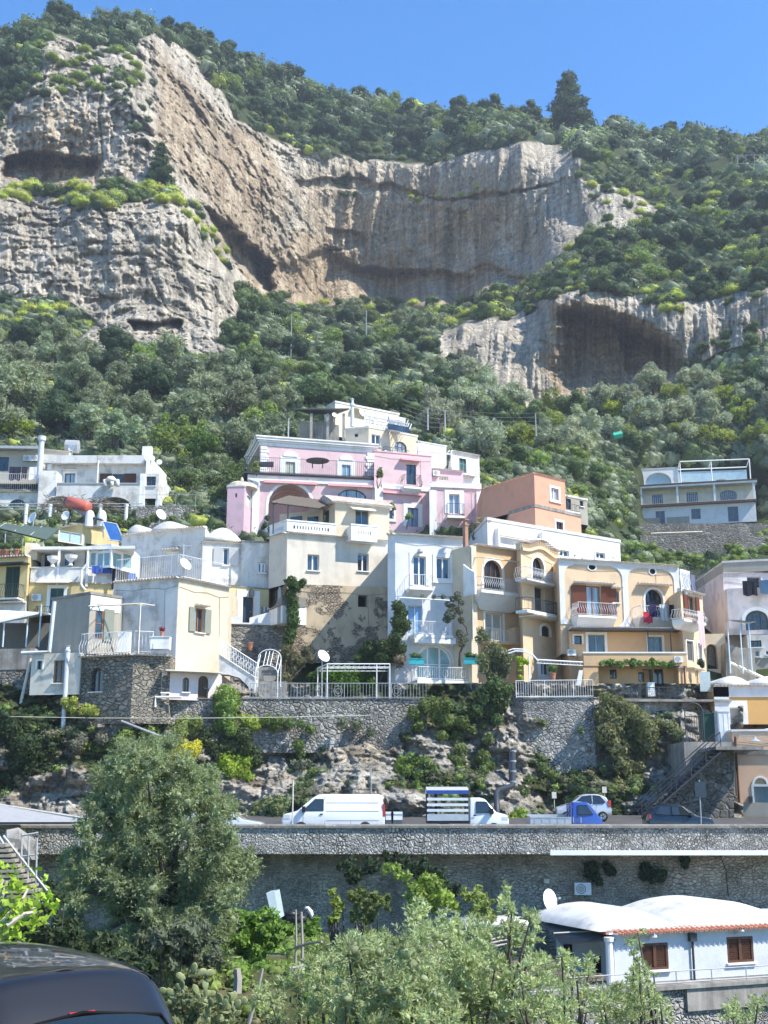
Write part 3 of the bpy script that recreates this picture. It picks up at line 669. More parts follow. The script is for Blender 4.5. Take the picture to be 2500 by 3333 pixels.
def leaf_mesh(cs, rs, n, size, seed=1, squash=.8, stretch=1.0, outward=.55):
    rg = np.random.RandomState(seed); cs = np.array(cs, float); rs = np.array(rs, float)
    pr = rs**2/np.sum(rs**2); idx = rg.choice(len(cs), n, p=pr)
    d = rg.randn(n, 3); d /= np.linalg.norm(d, axis=1)[:, None]
    rad = rs[idx]*(.72+.36*rg.rand(n)**1.0); c = cs[idx]+d*rad[:, None]*np.array([1, 1, squash])
    nr = d*outward+rg.randn(n, 3)*(1-outward)*.8; nr /= np.linalg.norm(nr, axis=1)[:, None]
    t = np.cross(nr, rg.randn(n, 3)); t /= np.linalg.norm(t, axis=1)[:, None]; b = np.cross(nr, t)
    sz = size*(.6+.8*rg.rand(n))[:, None]; L = sz*stretch
    v = np.stack([c-t*L*.5, c+b*sz*.32, c+t*L*.5+nr*sz*.12, c-b*sz*.32], 1).reshape(-1, 3)
    f = np.arange(4*n).reshape(n, 4); return v, f
_ico = None
def ico():
    global _ico
    if _ico is None:
        import bmesh
        bm = bmesh.new(); bmesh.ops.create_icosphere(bm, subdivisions=2, radius=1); _ico = (np.array([v.co[:] for v in bm.verts]), np.array([[v.index for v in f.verts] for f in bm.faces])); bm.free()
    return _ico
def core_mesh(cs, rs, k=.74, squash=.8, seed=1):
    V, Fc = ico(); vs = []; fs = []; n = 0
    for c, r in zip(cs, rs):
        q = V*(1+.22*vnoise(V[:, 0]*2.3+c[0]+seed, V[:, 1]*2.3+c[1], V[:, 2]*2.3+c[2]))[:, None]*r*k*np.array([1, 1, squash])+np.array(c)
        vs.append(q); f = np.concatenate([Fc, Fc[:, 2:]], 1); fs.append(f+n); n += len(V)
    return np.concatenate(vs), np.concatenate(fs)
def foliage(name, tint=None, var=.35, trans=.35, attr=False):
    "leaf material; colour from the object's own colour (or from a vertex colour) with clump variation"
    def f(b):
        if attr: base = b.n('Attribute', attribute_name='Col').outputs['Color']
        elif tint: base = tint
        else: base = b.n('ObjectInfo').outputs['Color']
        nz = b.noise(b.geo(), .9, 4, .7); n2 = b.noise(b.geo(), 7.0, 2, .6)
        c = b.mix(1.0, base, b.ramp(nz, (.32, 1-var), (.66, 1+var)), 'MULTIPLY')
        c = b.mix(1.0, c, b.ramp(n2, (.3, .84), (.7, 1.4)), 'MULTIPLY')
        p = b.n('BsdfPrincipled'); b.set(p.inputs['Base Color'], c); p.inputs['Roughness'].default_value = .62; p.inputs['Specular IOR Level'].default_value = .22
        t = b.n('BsdfTranslucent'); b.set(t.inputs[0], b.mix(1.0, c, (1.25, 1.3, .7), 'MULTIPLY')); m = b.n('MixShader', i_0=trans); b.t.links.new(p.outputs[0], m.inputs[1]); b.t.links.new(t.outputs[0], m.inputs[2])
        b.t.links.new(m.outputs[0], b.n('OutputMaterial').inputs[0])
    return mat(name, f)
LEAF = lambda: foliage('leaf')
LC = {'ivy': (.055, .085, .028), 'olive': (.13, .15, .095), 'lime': (.26, .31, .05), 'dark': (.030, .052, .026), 'mid': (.075, .12, .032), 'bright': (.14, .21, .045), 'dry': (.16, .13, .08), 'geranium': (.30, .04, .05), 'yellow': (.42, .38, .04), 'citrus': (.07, .14, .02)}
def leafball(name, parent, cs, rs, col, n, size, seed=1, core=True, label=None, cat=None, group=None, squash=.8, stretch=1.4, kcore=.7, kind=None):
    v, f = leaf_mesh(cs, rs, n, size, seed, squash, stretch)
    if core: v2, f2 = core_mesh(cs, rs, kcore, squash, seed); f = np.concatenate([f, f2+len(v)]); v = np.concatenate([v, v2])
    if parent is not None: org = WLOC[parent.name]
    else: org = ((v[:, 0].min()+v[:, 0].max())/2, (v[:, 1].min()+v[:, 1].max())/2, v[:, 2].min())
    o = mesh_np(name, v, f, LEAF(), org, parent=parent); c = LC[col] if isinstance(col, str) else col; o.color = tuple(c)+(1,)
    if parent is None: tag(o, label, cat, group, kind)
    return o
PINK = lambda: plaster('pink_plaster', (.66, .46, .48), (.56, .48, .47), .45)
PINKD = lambda: plaster('faded_pink_plaster', (.60, .40, .46), (.50, .42, .44), .35)
BEIGE = lambda: plaster('beige_plaster', (.63, .58, .49), (.40, .36, .31), .5)
CREAM = lambda: plaster('cream_plaster', (.62, .54, .41), (.45, .38, .28), .4)
YELL = lambda: plaster('yellow_plaster', (.64, .51, .25), (.45, .36, .22), .4)
MUST = lambda: plaster('mustard_plaster', (.65, .43, .24), (.46, .35, .24), .35)
MUSTP = lambda: plaster('pale_mustard_plaster', (.66, .49, .32), (.50, .43, .34), .35)
ORNG = lambda: plaster('orange_plaster', (.67, .33, .22), (.52, .35, .26), .45)
GREYW = lambda: plaster('weathered_white_plaster', (.66, .655, .63), (.34, .31, .27), .6, .5)
BLUEW = lambda: plaster('bluish_white_plaster', (.66, .67, .68), (.44, .43, .41), .32)
OCHR = lambda: plaster('ochre_plaster', (.58, .35, .13), (.50, .36, .2), .25)
STUC = lambda: plaster('grey_stucco', (.36, .34, .29), (.20, .19, .17), .5, .4)
LILAC = lambda: plaster('pale_lilac_plaster', (.66, .61, .61), (.40, .36, .36), .55, .4)
STONE = lambda: masonry('rubble_wall', (.42, .40, .36), (.28, .265, .24), (.11, .10, .085), 2.4, .12, .08, 1.6, .5)
STONET = lambda: masonry('tower_stone', (.46, .42, .34), (.33, .30, .25), (.24, .22, .18), 2.8, .16, .06, 1.7, .4)
RUIN = lambda: mat('ruined_plaster', lambda b: ruin(b))
def ruin(b):
    g = b.geo((1, 1, 1.5)); e = b.vor(g, 4.2, 'DISTANCE_TO_EDGE'); n = b.noise(b.geo(), .42, 6, .62)
    st = b.mix(b.ramp(e, (.02, 1.0), (.09, 0.0)), b.ramp(b.noise(b.geo(), 3, 5, .7), (.3, (.22, .18, .13)), (.7, (.42, .35, .27))), (.17, .145, .11))
    pl = b.ramp(b.noise(b.geo((1.2, 1.2, .5)), .8, 6, .65), (.3, (.30, .25, .19)), (.5, (.50, .40, .27)), (.7, (.56, .46, .33)))
    m = b.ramp(n, (.50, 0.0), (.53, 1.0)); b.out(b.mix(m, pl, st), .95, .1, b.bump(b.math('ADD', b.math('MULTIPLY', b.ramp(e, (0, 0.0), (.15, 1.0)), m), b.math('MULTIPLY', m, -.8)), .9, .12))

h = House('pink_villa', 'large pink villa with white corner quoins and arched lower storey', 'house', C5, (500, 870, 117))
wl, = h.vol([(160, 484), (970, 521)], 116.5, 5, (200, 900), PINK())
h.win(283, 546, 545, 860, wl, arch=1, fr='white', mull=0, dep=2.5, sill=False, glass=plaster('rose_loggia', (.55, .33, .32)), sur=.28, sm=M_white(), name='loggia_arch', fw=.05)
h.win(695, 576, 872, 860, wl, arch=.62, fr='dark', mull=2, dep=.25, sill=False, glass=GLL(), name='arched_window')
wu, = h.vol([(232, 292), (932, 343)], 119.5, 8, (400, 520), PINK())
h.win(385, 412, 443, 500, wu, fr='sage', mull=1, sur=.55, glass=plain('sage_shutter', FR['sage'], .6), sill=False, dep=.12, key=True, name='balcony_door')
h.win(723, 430, 776, 512, wu, fr='paleblue', mull=1, sur=.5, glass=plain('blue_door', (.22, .36, .48), .5), sill=False, dep=.12, key=True, name='balcony_door')
for i, (a, b) in enumerate(((235, 275), (876, 916))):     # quoins
    k = MB(); k.T = wu.pt; u0, u1, z0, z1 = h.rc(a, 318, b, 500, 0, wu); n = 9
    for j in range(n):
        e = .18 if j % 2 else 0; k.box(u0-(e if i else 0), u1+(0 if i else e), 0, .10, z0+(z1-z0)*j/n+.03, z0+(z1-z0)*(j+1)/n-.03)
    k.build('corner_quoin', M_white(), h.o)
k = MB(); k.T = wu.pt; L = wu.L; z = wu.z1
for o, a, b in ((.06, -.35, -.0), (.2, 0, .2), (.4, .2, .45), (.5, .45, .6)): k.box(-o, L+o*.3, -8, o, z+a, z+b)
k.build('cornice', M_white(), h.o)
k = MB(); k.T = wl.pt; zt = wl.z1; k.box(-.4, wl.L+.2, -4, .35, zt+.004, zt+.16); k.build('terrace_slab', paint('iron'), h.o)
k = MB(); k.T = wl.pt; k.box(-.02, wl.L, 0, .12, zt-.7, zt-.12); k.box(.5, 1.2, 0, .15, wl.z0, zt-.7); k.box(wl.L-1.1, wl.L-.3, 0, .15, wl.z0, zt-.7); k.build('string_course', M_white(), h.o)
r = MB(); r.T = wl.pt; rail_bars(r, wl, [(-.3, -3), (-.3, .25), (wl.L, .25)], zt+.16, zt+1.75, 'straight', .2); r.build('railing', paint('iron'), h.o)
for a, b, y in ((255, 575, 533), (638, 940, 552)):
    k = MB(); k.T = wl.pt; u0, u1, z0, z1 = h.rc(a, y, b, y+12, .2, wl); k.box(u0, u1, .13, .45, z0, z0+.25); k.build('rolled_awning', paint('rose'), h.o)
wc, = h.vol([(918, 349), (1262, 381)], 118.2, 8, (1000, 880), PINK(), cop=.12, copm=paint('rose'))
h.win(1112, 428, 1170, 548, wc, fr='dark', mull=1, sill=False, dep=.25, name='balcony_door')
h.balcony(1097, 487, 1203, 572, wc, .9, 'belly', 'iron', sp=.2, under=.5, th=.2)
k = MB(); k.T = wc.pt; u0, u1, z0, z1 = h.rc(1082, 394, 1200, 402, .6, wc); k.box(u0, u1, 0, .6, z0, z0+.18); k.build('door_canopy', paint('rose'), h.o)
h.win(1118, 688, 1182, 800, wc, fr='blue', mull=1, sur=.45, sill=False, glass=GLL(), dep=.25, name='garden_door')
h.win(1008, 700, 1035, 755, wc, fr='white', mull=0, sur=.2)
k = MB(); k.T = wc.pt; u0, u1, z0, z1 = h.rc(965, 552, 1262, 580, .1, wc); k.box(u0, u1, 0, .12, z0, z1); k.box(.05, .9, 0, .14, wc.z0, z0); k.build('string_course', M_white(), h.o)
k = MB(); k.T = wc.pt; u0, u1, z0, z1 = h.rc(968, 592, 1205, 606, .3, wc); k.box(u0, u1, .02, .4, z0, z1); k.build('rolled_awning', paint('rose'), h.o)
wd_, = h.vol([(1262, 541), (1558, 553)], 117.3, 8, (1300, 890), PINK(), cop=.2)
h.win(1367, 606, 1430, 722, wd_, fr='white', mull=1, sur=.45, sill=False, dep=.25, glass=GLL(), name='balcony_door')
h.balcony(1357, 660, 1462, 748, wd_, 1.0, 'straight', 'iron', sp=.22, th=.25)
k = MB(); k.T = wd_.pt; k.box(-.25, .45, 0, .14, wd_.z0, wd_.z1-.7); k.box(wd_.L-.5, wd_.L+.02, 0, .14, wd_.z0, wd_.z1-.7); k.box(-.25, wd_.L+.02, 0, .16, wd_.z1-.4, wd_.z1); k.build('pilaster', M_white(), h.o)
we, = h.vol([(1262, 452), (1452, 468)], 120.5, 5, (1300, 545), PINK()); h.tiles(we)
h.win(1306, 499, 1362, 524, we, fr='cream', mull=5, sill=False, glass=GDK(), name='lattice_vent', dep=.1)
AC = aircon(we, we.hit(*C5(1284, 484))[0], we.hit(*C5(1284, 484))[1], 'air conditioner on the pink wall beside the lattice vent', 1.6)
wf = h.vol([(38, 562), (140, 560), (212, 618)], 114.5, 4, (60, 880), PINKD(), cop=.15)
h.win(84, 600, 95, 625, wf[0], mull=0, fr='dark', sill=False, dep=.3)
h.win(150, 618, 176, 680, wf[1], fr='grey', mull=0, sill=False, sur=.1, dep=.1, name='white_hatch', glass=M_white())
k = MB(); k.T = wf[0].pt; z = wf[0].z1; k.lathe([(1.6, .15), (1.5, .5), (.9, .8), (.2, .95), (.12, 1.3), (.02, 1.4)], c=(wf[0].L*.65, -1.6, z), n=14); k.build('dome', CREAM(), h.o)
h.finish()
for lb, x, y in (('round dark table on the pink villa terrace', 596, 486), ('low dark bench on the pink villa terrace', 284, 466)):
    p = PZ(*C5(x, y), wl.z1+1.0); k = MB()
    if 'table' in lb: k.T = lambda a, b, c, p=p: (p[0]+a, wl.A[1]-1.6+b, wl.z1+.16+c); k.lathe([(1.15, .72), (1.15, .78), (.02, .80)], n=16); [k.tube([(.5*s_, 0, 0), (.5*s_, 0, .72)], .05, 5) for s_ in (-1, 1)]
    else: k.T = lambda a, b, c, p=p: (p[0]+a, wl.A[1]-1.0+b, wl.z1+.16+c); k.box(-.8, .8, -.3, .3, .35, .45); k.box(-.8, .8, .25, .3, .45, .9); [k.box(s_*.7-.04, s_*.7+.04, -.2, -.1, 0, .35) for s_ in (-1, 1)]
    tag(k.build('terrace_table' if 'table' in lb else 'terrace_bench', paint('iron')), lb, 'table' if 'table' in lb else 'bench')

h = House('yellow_house', 'small yellow house with arched brown window above the pink villa', 'house', C5, (1030, 360, 131))
w0 = h.vol([(745, 222), (885, 207), (1178, 262)], 131, 8, (900, 400), CREAM(), ref=1, cop=.2)
h.win(903, 249, 955, 318, w0[1], fr='white', mull=1); h.win(1042, 290, 1113, 350, w0[1], arch=.8, fr='brown', mull=2, bars=1, glass=GLL(), sill=False)
h.win(800, 242, 822, 262, w0[0], mull=0, fr='dark', sill=False)
h.balcony(985, 330, 1130, 358, w0[1], .5, 'straight', 'iron', sp=.3, th=.1)
h.finish()
h = House('hilltop_cream_house', 'cream hilltop house with barrel vaulted front behind a cluttered roof', 'house', C5, (850, 200, 141))
w0 = h.vol([(620, 98), (684, 56), (1068, 131)], 141, 8, (700, 260), plaster('pale_cream_plaster', (.66, .61, .50)), ref=1, cop=.25)
h.win(760, 88, 860, 150, w0[1], arch=1, fr='cream', mull=1, sill=False, dep=.8, name='arched_window', glass=CREAM())
h.finish()
h = House('roof_shed', 'open shed with dark corrugated canopy on posts above the pink villa', 'shed', C5, (600, 270, 137))
w0, = h.vol([(470, 170), (665, 172)], 139, 4, (500, 280), STUC());
w1, = h.vol([(540, 188), (705, 190)], 137.5, 1.2, (600, 285), CONC())
k = MB(); a, b, c, d = [P(*C5(x, y), Y) for x, y, Y in ((435, 97, 136), (770, 134, 136), (690, 110, 142), (530, 80, 142))]
k.prism([tuple(a[:2]), tuple(b[:2]), tuple(c[:2]), tuple(d[:2])], lambda x, y: (x, y, a[2]+(y-136)*.22), lambda x, y: (x, y, a[2]+.14+(y-136)*.22)); k.build('canopy', plain('corrugated_roof', (.07, .075, .075), .7), h.o)
for x in (541, 640, 735):
    p = P(*C5(x, 120), 136.4); k = MB(); k.box(p[0]-.15, p[0]+.15, 136.3, 136.6, p[2]-(6 if x == 541 else 3.4), p[2]-.05); k.build('post', STUC(), h.o)
h.finish()
o = thing('solar_water_heater', tuple(P(*C5(1040, 215), 132)), 'white tank solar heater on the yellow house roof', 'solar heater')
k = MB(); a, b = P(*C5(1005, 160), 133), P(*C5(1103, 178), 133); k.tube([a, a+(b-a)*.03, a+(b-a)*.97, b], [.3, .55, .55, .3], 12); k.build('tank', M_white(), o)
k = MB(); q = [P(*C5(1000, 180), 132.4), P(*C5(1130, 205), 131.6)]; k.poly([q[0], q[1], q[1]+(0, -1, -1.0), q[0]+(0, -1, -1.0)]); k.build('panel', GL(), o)
k = MB(); rg = random.Random(3)
for i in range(16):
    x = 880+i*16; a = P(*C5(x, 205+i*2.3), 132-.0*i); b = P(*C5(x+rg.uniform(-35, 45), 110+i*3.5+rg.uniform(-10, 25)), 133); k.tube([a, b], .05, 4)
for i in range(4): k.tube([P(*C5(870, 195-i*20), 132.5), P(*C5(1120, 232-i*16), 132.5)], .05, 4)
tag(k.build('roof_frame', paint('steel')), 'tangle of metal poles on the yellow house roof', 'frame')
dish(*C5(843, 118), 133, 1.9, 'white satellite dish among poles on the yellow house roof', .9, .3); dish(*C5(679, 130), 136, 1.3, 'white satellite dish at the edge of the dark canopy', .5, .3)
p = P(*C5(786, 200), 131.5); k = MB(); k.lathe([(.2, 0), (.2, 2.4), (.3, 2.45), (.3, 2.7), (.15, 2.8), (.15, 3.2), (.22, 3.25), (.05, 3.4)], p, 10); tag(k.build('chimney_flue', paint('steel')), 'metal chimney flue beside the yellow house roof', 'flue')
h = House('white_house', 'white house with thin railing behind right end of pink villa', 'house', C5, (1450, 560, 125))
w0 = h.vol([(1180, 292), (1350, 322)], 127.5, 7, (1200, 480), M_white(), cop=.15); w1, = h.vol([(1383, 347), (1548, 377)], 125, 7, (1400, 560), M_white(), cop=.12)
h.win(1428, 391, 1472, 478, w1, fr='green', mull=1, sill=False, glass=plain('green_shutter', FR['tealg'], .6)); h.balcony(1392, 425, 1540, 487, w1, .7, 'straight', 'grey', sp=.25, th=.12)
h.tiles(w1); w2, = h.vol([(1180, 440), (1385, 455)], 124.5, 3, (1200, 560), M_white())
k = MB()
for x in range(1190, 1380, 28): k.tube([P(*C5(x, 335+(x-1190)*.12), 124.6), P(*C5(x+12, 325+(x-1190)*.12), 127.4)], .07, 4)
k.tube([P(*C5(1185, 345), 124.6), P(*C5(1385, 368), 124.6)], .09, 4); [k.tube([P(*C5(x, 345), 124.6), P(*C5(x, 440), 124.6)], .08, 4) for x in (1190, 1285, 1380)]
k.build('pergola', paint('white'), h.o); h.finish()

h = House('beige_house', 'tall beige house with tiled eaves above a peeling old wall', 'house', C5, (700, 1400, 88))
wb = h.vol([(290, 870), (397, 834), (1003, 886)], 88, 12, (500, 1152), BEIGE(), ref=1)
for w in wb: h.tiles(w, over=.32, r=.085)
h.cr = C6
h.win(833, 290, 938, 435, wb[1], fr='white', mull=1, dep=.28); h.win(1285, 282, 1383, 440, wb[1], fr='white', mull=1, dep=.28)
wr = h.vol([(490, 640), (650, 553), (1552, 585)], 88.06, 10, (700, 1260), RUIN(), ref=1, name='old_wall', zt=None)
h.win(1287, 657, 1368, 762, wr[1], mull=0, fr='dark', sill=False, dep=.6, glass=GDK())
h.cr = C5
q_ = [wb[1].pt(wb[1].hit(*C5(x, 760))[0], -.06, 0)[1] for x in (684, 1008)]; wt = h.vol([(600, 690, 93), (684, 652, q_[0]), (1008, 690, q_[1])], q_[0], 7, (700, 880), CREAM(), ref=1)
h.win(806, 702, 884, 792, wt[1], fr='bluegrey', mull=1, sill=False, dep=.2, name='balcony_door')
k = MB(); k.T = wt[1].pt; u0, u1, z0, z1 = h.rc(785, 682, 925, 697, .6, wt[1]); k.prism([(0, z1+.1), (.75, z0), (.75, z0-.08), (0, z1)], lambda o, z: (u0, o, z), lambda o, z: (u1, o, z)); k.build('awning', M_white(), h.o)
w = wt[1]; k = MB(); z = w.z1; k.T = w.pt; k.prism([(-7, z+.02), (-1.6, z+.9), (.3, z+.04), (.3, z-.06), (-7, z-.08)], lambda o, q: (-.4, o, q), lambda o, q: (w.L+.25, o, q)); k.build('roof', TILE(), h.o)
h.tiles(w, over=.42, r=.09, u0=-.3, u1=w.L+.2)
k = MB(); wp = wb[1]; k.T = wp.pt; u0, u1 = wp.hit(*C5(398, 800), .05)[0], wp.hit(*C5(686, 800), .05)[0]; z0 = wp.z1+.08; z1 = wp.hit(*C5(540, 778), .05)[1]
def pierced(k, u0, u1, z0, z1, o0, o1, n):
    a, b = z0+(z1-z0)*.28, z0+(z1-z0)*.62; k.box(u0, u1, o0, o1, z0, a); k.box(u0, u1, o0, o1, b, z1); e = .5; s_ = (u1-u0-2*e)/n
    k.box(u0, u0+e, o0, o1, a, b); k.box(u1-e, u1, o0, o1, a, b)
    for i in range(n-1): c = u0+e+s_*(i+1); k.box(c-s_*.27, c+s_*.27, o0, o1, a, b)
    k.box(u0-.03, u1+.03, o0-.04, o1+.05, z1+.002, z1+.1)
pierced(k, u0-.05, u1, z0, z1, -.15, .08, 13); wq = wb[0]; k.T = wq.pt; pierced(k, .1, wq.L-.1, z0, z1+.01, -.2, .06, 8); k.build('parapet', M_white(), h.o)
k = MB(); u0, u1, z0, z1 = h.rc(780, 797, 936, 880, 1.0, wb[1]); k.T = wb[1].pt; k.box(u0, u1, 0, 1.0, z0-.1, z0+.08)
pierced(k, u0, u1, z0+.08, z1, .85, 1.0, 8); k.box(u0, u0+.12, 0, .85, z0+.08, z1); k.box(u1-.12, u1, 0, .85, z0+.08, z1); k.build('balcony', M_white(), h.o)
z = wb[1].z1; k = MB(); Q = [P(*C5(x, y), Y) for x, y, Y in ((302, 655, 88.4), (575, 690, 88.4), (690, 655, 91.5), (405, 618, 93.5))]
for a in range(28):
    t = a/27; p = Q[0]+(Q[1]-Q[0])*t; q = Q[3]+(Q[2]-Q[3])*t; k.tube([p-(0, 0, .02*(a % 3)), q+(0, 0, .03*(a % 2))], .07, 4)
k.build('pergola_roof', plain('reed_matting', (.12, .10, .08), .9), h.o)
for x, y in ((316, 663), (403, 672)):
    a = P(*C5(x, y), 88.5); k = MB(); k.tube([a, (a[0], a[1], z)], .06, 6); k.build('pergola_post', paint('iron'), h.o)
k = MB(); w = Wall(P(*C5(352, 700), 93.2)[:2], P(*C5(610, 700), 91.5)[:2], 0, 0); k.T = w.pt; k.box(0, w.L, -.3, 0, z, z+2.6); ob = k.build('terrace_back_wall', CREAM(), h.o)
for a, b, y0, y1 in ((415, 485, 740, 800), (518, 582, 742, 800), (617, 645, 710, 780)):
    ww = w if a < 600 else wt[0]; u0, u1, q0, q1 = h.rc(a, y0, b, y1, .02, ww); k = MB(); k.T = ww.pt; k.box(u0, u1, .0, .05, z+.1, q1); k.build('terrace_door', GL(), h.o)
h.finish()
o = thing('lean_to', tuple(P(*C6(570, 915), 85)), 'small white lean-to porch with slanted roof by the ivy', 'porch')
k = MB(); w = Wall(P(*C6(485, 800), 86)[:2], P(*C6(605, 800), 84.5)[:2], 0, 0); z0 = w.hit(*C6(560, 915))[1]; z1 = w.hit(*C6(600, 660))[1]; k.T = w.pt; k.box(0, w.L, -2, 0, z0, z1-.7); k.build('wall', M_white(), o)
k = MB(); k.T = w.pt; k.prism([(-1.2, z1-1.05), (w.L*.5, z1-.62), (w.L+.05, z1), (w.L+.05, z1-.7), (0, z1-.85)], lambda u, z: (u, .1, z), lambda u, z: (u, -1.9, z)); k.build('roof', plain('dark_slab', (.2, .19, .17), .9), o)
k = MB(); k.T = w.pt; a = w.hit(*C6(578, 800))[0]; k.poly([(a-.22, .02, z0), (a+.22, .02, z0), (a+.22, .02, z0+2.4), (a, .02, z0+2.7), (a-.22, .02, z0+2.4)]); k.build('door', paint('bluegrey'), o)

h = House('slim_white_house', 'slim white three storey house with arched glazed door at its foot', 'house', C7, (450, 1380, 84))
ww = h.vol([(85, 103), (148, 97), (758, 133)], 84, 12, (300, 1395), BLUEW(), ref=1); w = ww[1]
for a in ww: h.tiles(a, over=.36, r=.09)
h.win(305, 292, 412, 540, w, fr='white', mull=1, sur=.3, sill=False, name='balcony_door', dep=.25); h.win(502, 305, 615, 485, w, fr='white', mull=1, sur=.26)
h.balcony(272, 445, 476, 578, w, .9, 'straight', 'white', sp=.14, th=.1, under=.3, ornate=False)
h.win(258, 715, 385, 960, w, fr='paleblue', mull=1, sill=False, name='balcony_door', glass=plain('blue_glass', (.16, .30, .55), .15, .7), dep=.25)  # middle balcony door, pane coloured a plain mid blue
h.win(330, 1053, 640, 1345, w, arch=1, fr='white', mull=2, bars=1, sill=False, name='arched_glazed_door', glass=plain('aqua_glass', (.22, .36, .38), .12, .7), sur=.12, dep=.3, fw=.12)
h.balcony(308, 848, 648, 1000, w, 1.0, 'straight', 'white', sp=.12, th=.3, ornate=True); 
k = MB(); u0, u1, z0, z1 = h.rc(320, 985, 672, 1035, 1.1, w); k.T = w.pt; k.box(u0, u1, 0, 1.0, z0, z1); k.build('balcony_beam', M_white(), h.o)
h.balcony(340, 1240, 818, 1392, w, 1.6, 'straight', 'white', sp=.13, th=.3, ornate=True, name='terrace')
k = MB(); u, z = w.hit(*C7(352, 262)); k.T = w.pt; k.lathe([(.02, .25), (.16, .2), (.22, 0), (.18, -.08)], c=(u, .3, z), n=10); k.tube([(u, 0, z+.2), (u, .3, z+.27)], .03, 4); k.build('wall_lamp', paint('grey'), h.o)
k = MB(); k.T = w.pt; a = [w.hit(*C7(x, y), 1.6) for x, y in ((180, 645), (680, 675))]; k.tube([(a[0][0], 1.6, a[0][1]), (a[1][0], 1.6, a[1][1])], .05, 5); k.tube([(a[0][0], 1.6, a[0][1]), (a[0][0]-.3, 0, a[0][1]-.6)], .04, 4)
k.tube([(a[0][0]+1.7, 1.6, a[0][1]), (a[0][0]+1.7, 1.6, a[0][1]-1.9)], .03, 4); k.tube([(a[1][0], 1.6, a[1][1]), (a[1][0], .0, a[1][1]+.1)], .04, 4); k.build('vine_frame', paint('white'), h.o)
h.finish(); WW = w
h = House('long_white_house', 'long plain white building with smooth parapet behind the mustard houses', 'house', C9, (400, 730, 99))
w = h.vol([(-10, 600), (80, 508), (826, 634)], 98, 9, (200, 745), BLUEW(), ref=1, cop=.28)
h.win(236, 640, 298, 672, w[1], mull=1, sur=.15); h.win(487, 676, 538, 710, w[1], mull=1, sur=.15); h.win(690, 690, 742, 722, w[1], mull=1, sur=.15)
k = MB(); k.T = w[1].pt; a, b = w[1].hit(*C9(150, 580), .5), w[1].hit(*C9(397, 606), .5); k.box(a[0], b[0], .2, .45, a[1]-.12, a[1]+.12); k.box(a[0]-.12, a[0]+.02, .0, .5, a[1]-1.1, a[1]+.45); k.box(b[0]-.15, b[0]+.15, 0, .5, b[1]-1.6, b[1]+.5); k.build('rolled_awning', M_white(), h.o)
h.finish()
h = House('orange_house', 'boxy orange house with tiled eaves and one white framed window', 'house', C9, (400, 570, 106))
w = h.vol([(48, 332), (343, 240), (516, 284)], 106, 12, (440, 450), ORNG(), ref=1); h.win(438, 328, 480, 392, w[1], mull=1, sur=.22, glass=GLL()); [h.tiles(a, over=.15, r=.09, m=TILE_R()) for a in w]
w2 = h.vol([(205, 474), (348, 433), (606, 492)], 103.5, 10, (400, 590), ORNG(), ref=1, cop=.3, copm=CONC()); h.win(466, 516, 505, 560, w2[1], mull=1, sur=.2, fr='brown'); h.finish()
h = House('small_stone_shed', 'small grey shed with flat white roof beside the orange house', 'shed', C9, (580, 470, 113))
w, = h.vol([(517, 372), (642, 398)], 113, 5, (560, 520), STUC(), cop=.2); h.win(522, 385, 552, 445, w, fr='dark', sill=False); h.win(600, 398, 620, 430, w, fr='dark', mull=0); h.balcony(520, 415, 600, 462, w, .5, 'straight', 'iron', sp=.3, th=.1); h.finish()
h = House('ruined_hut', 'tiny grey stone hut with dark openings in the bushes', 'hut', C9, (750, 480, 145))
w, = h.vol([(660, 408), (795, 410)], 145, 4, (700, 490), STONE(), roof='flat'); h.win(665, 412, 700, 448, w, fr='dark', mull=0, sill=False, glass=GDK()); h.win(722, 430, 748, 458, w, fr='dark', mull=0, sill=False, glass=GDK()); h.finish()
h = House('hillside_villa', 'white and pale blue villa with long balcony on the right hillside', 'house', C9, (1270, 530, 190))
w, = h.vol([(945, 438), (1588, 404)], 190, 12, (960, 545), BLUEW())
h.win(1028, 455, 1079, 532, w, fr='wood', mull=1, sill=False, name='door', glass=GL()); h.win(1227, 443, 1279, 500, w, fr='wood', mull=1, sill=False, name='door'); h.win(1433, 430, 1492, 514, w, fr='wood', mull=1, bars=1, sill=False, name='door')
k = MB(); k.T = w.pt; u0, u1 = 0, w.L; k.box(u0, w.L*.16, 0, .05, w.z0, w.z0+1.4); k.box(w.L*.22, w.L*.42, 0, .05, w.z0, w.z0+1.4); k.build('plinth', STUC(), h.o)
w2, = h.vol([(937, 338), (1582, 300)], 191.2, 10, (1000, 440), plaster('cream_balcony_wall', (.64, .62, .50)))
h.win(1007, 362, 1067, 425, w2, fr='dark', mull=1, sill=False, name='door'); h.win(1200, 350, 1264, 414, w2, fr='dark', mull=1, sill=False, name='door'); h.win(1388, 338, 1482, 402, w2, arch=.5, fr='brown', mull=2, sill=False, name='door')
k = MB(); k.T = w.pt; zs = w.z1; k.box(-.2, w.L+.2, -1.2, .6, zs+.01, zs+.35); k.build('balcony_slab', paint('brown'), h.o)
r = MB(); r.T = w.pt; rail_bars(r, w, [(-.1, -1), (-.1, .5), (w.L+.1, .5), (w.L+.1, -1)], zs+.35, zs+1.9, 'straight', .3); r.build('railing', paint('steel'), h.o)
k = MB(); k.T = w.pt
for f in (0.0, .32, .645, .985): k.box(w.L*f-.05, w.L*f+.3, .2, .5, zs+.35, w2.z1)
k.box(-.3, w.L+.4, -1.2, .75, w2.z1-.2, w2.z1+.1); k.build('balcony_post', M_white(), h.o)
k = MB(); k.T = w.pt; k.box(-.35, w.L+.5, -1.2, .85, w2.z1+.11, w2.z1+.34); k.build('balcony_roof', paint('brown'), h.o)
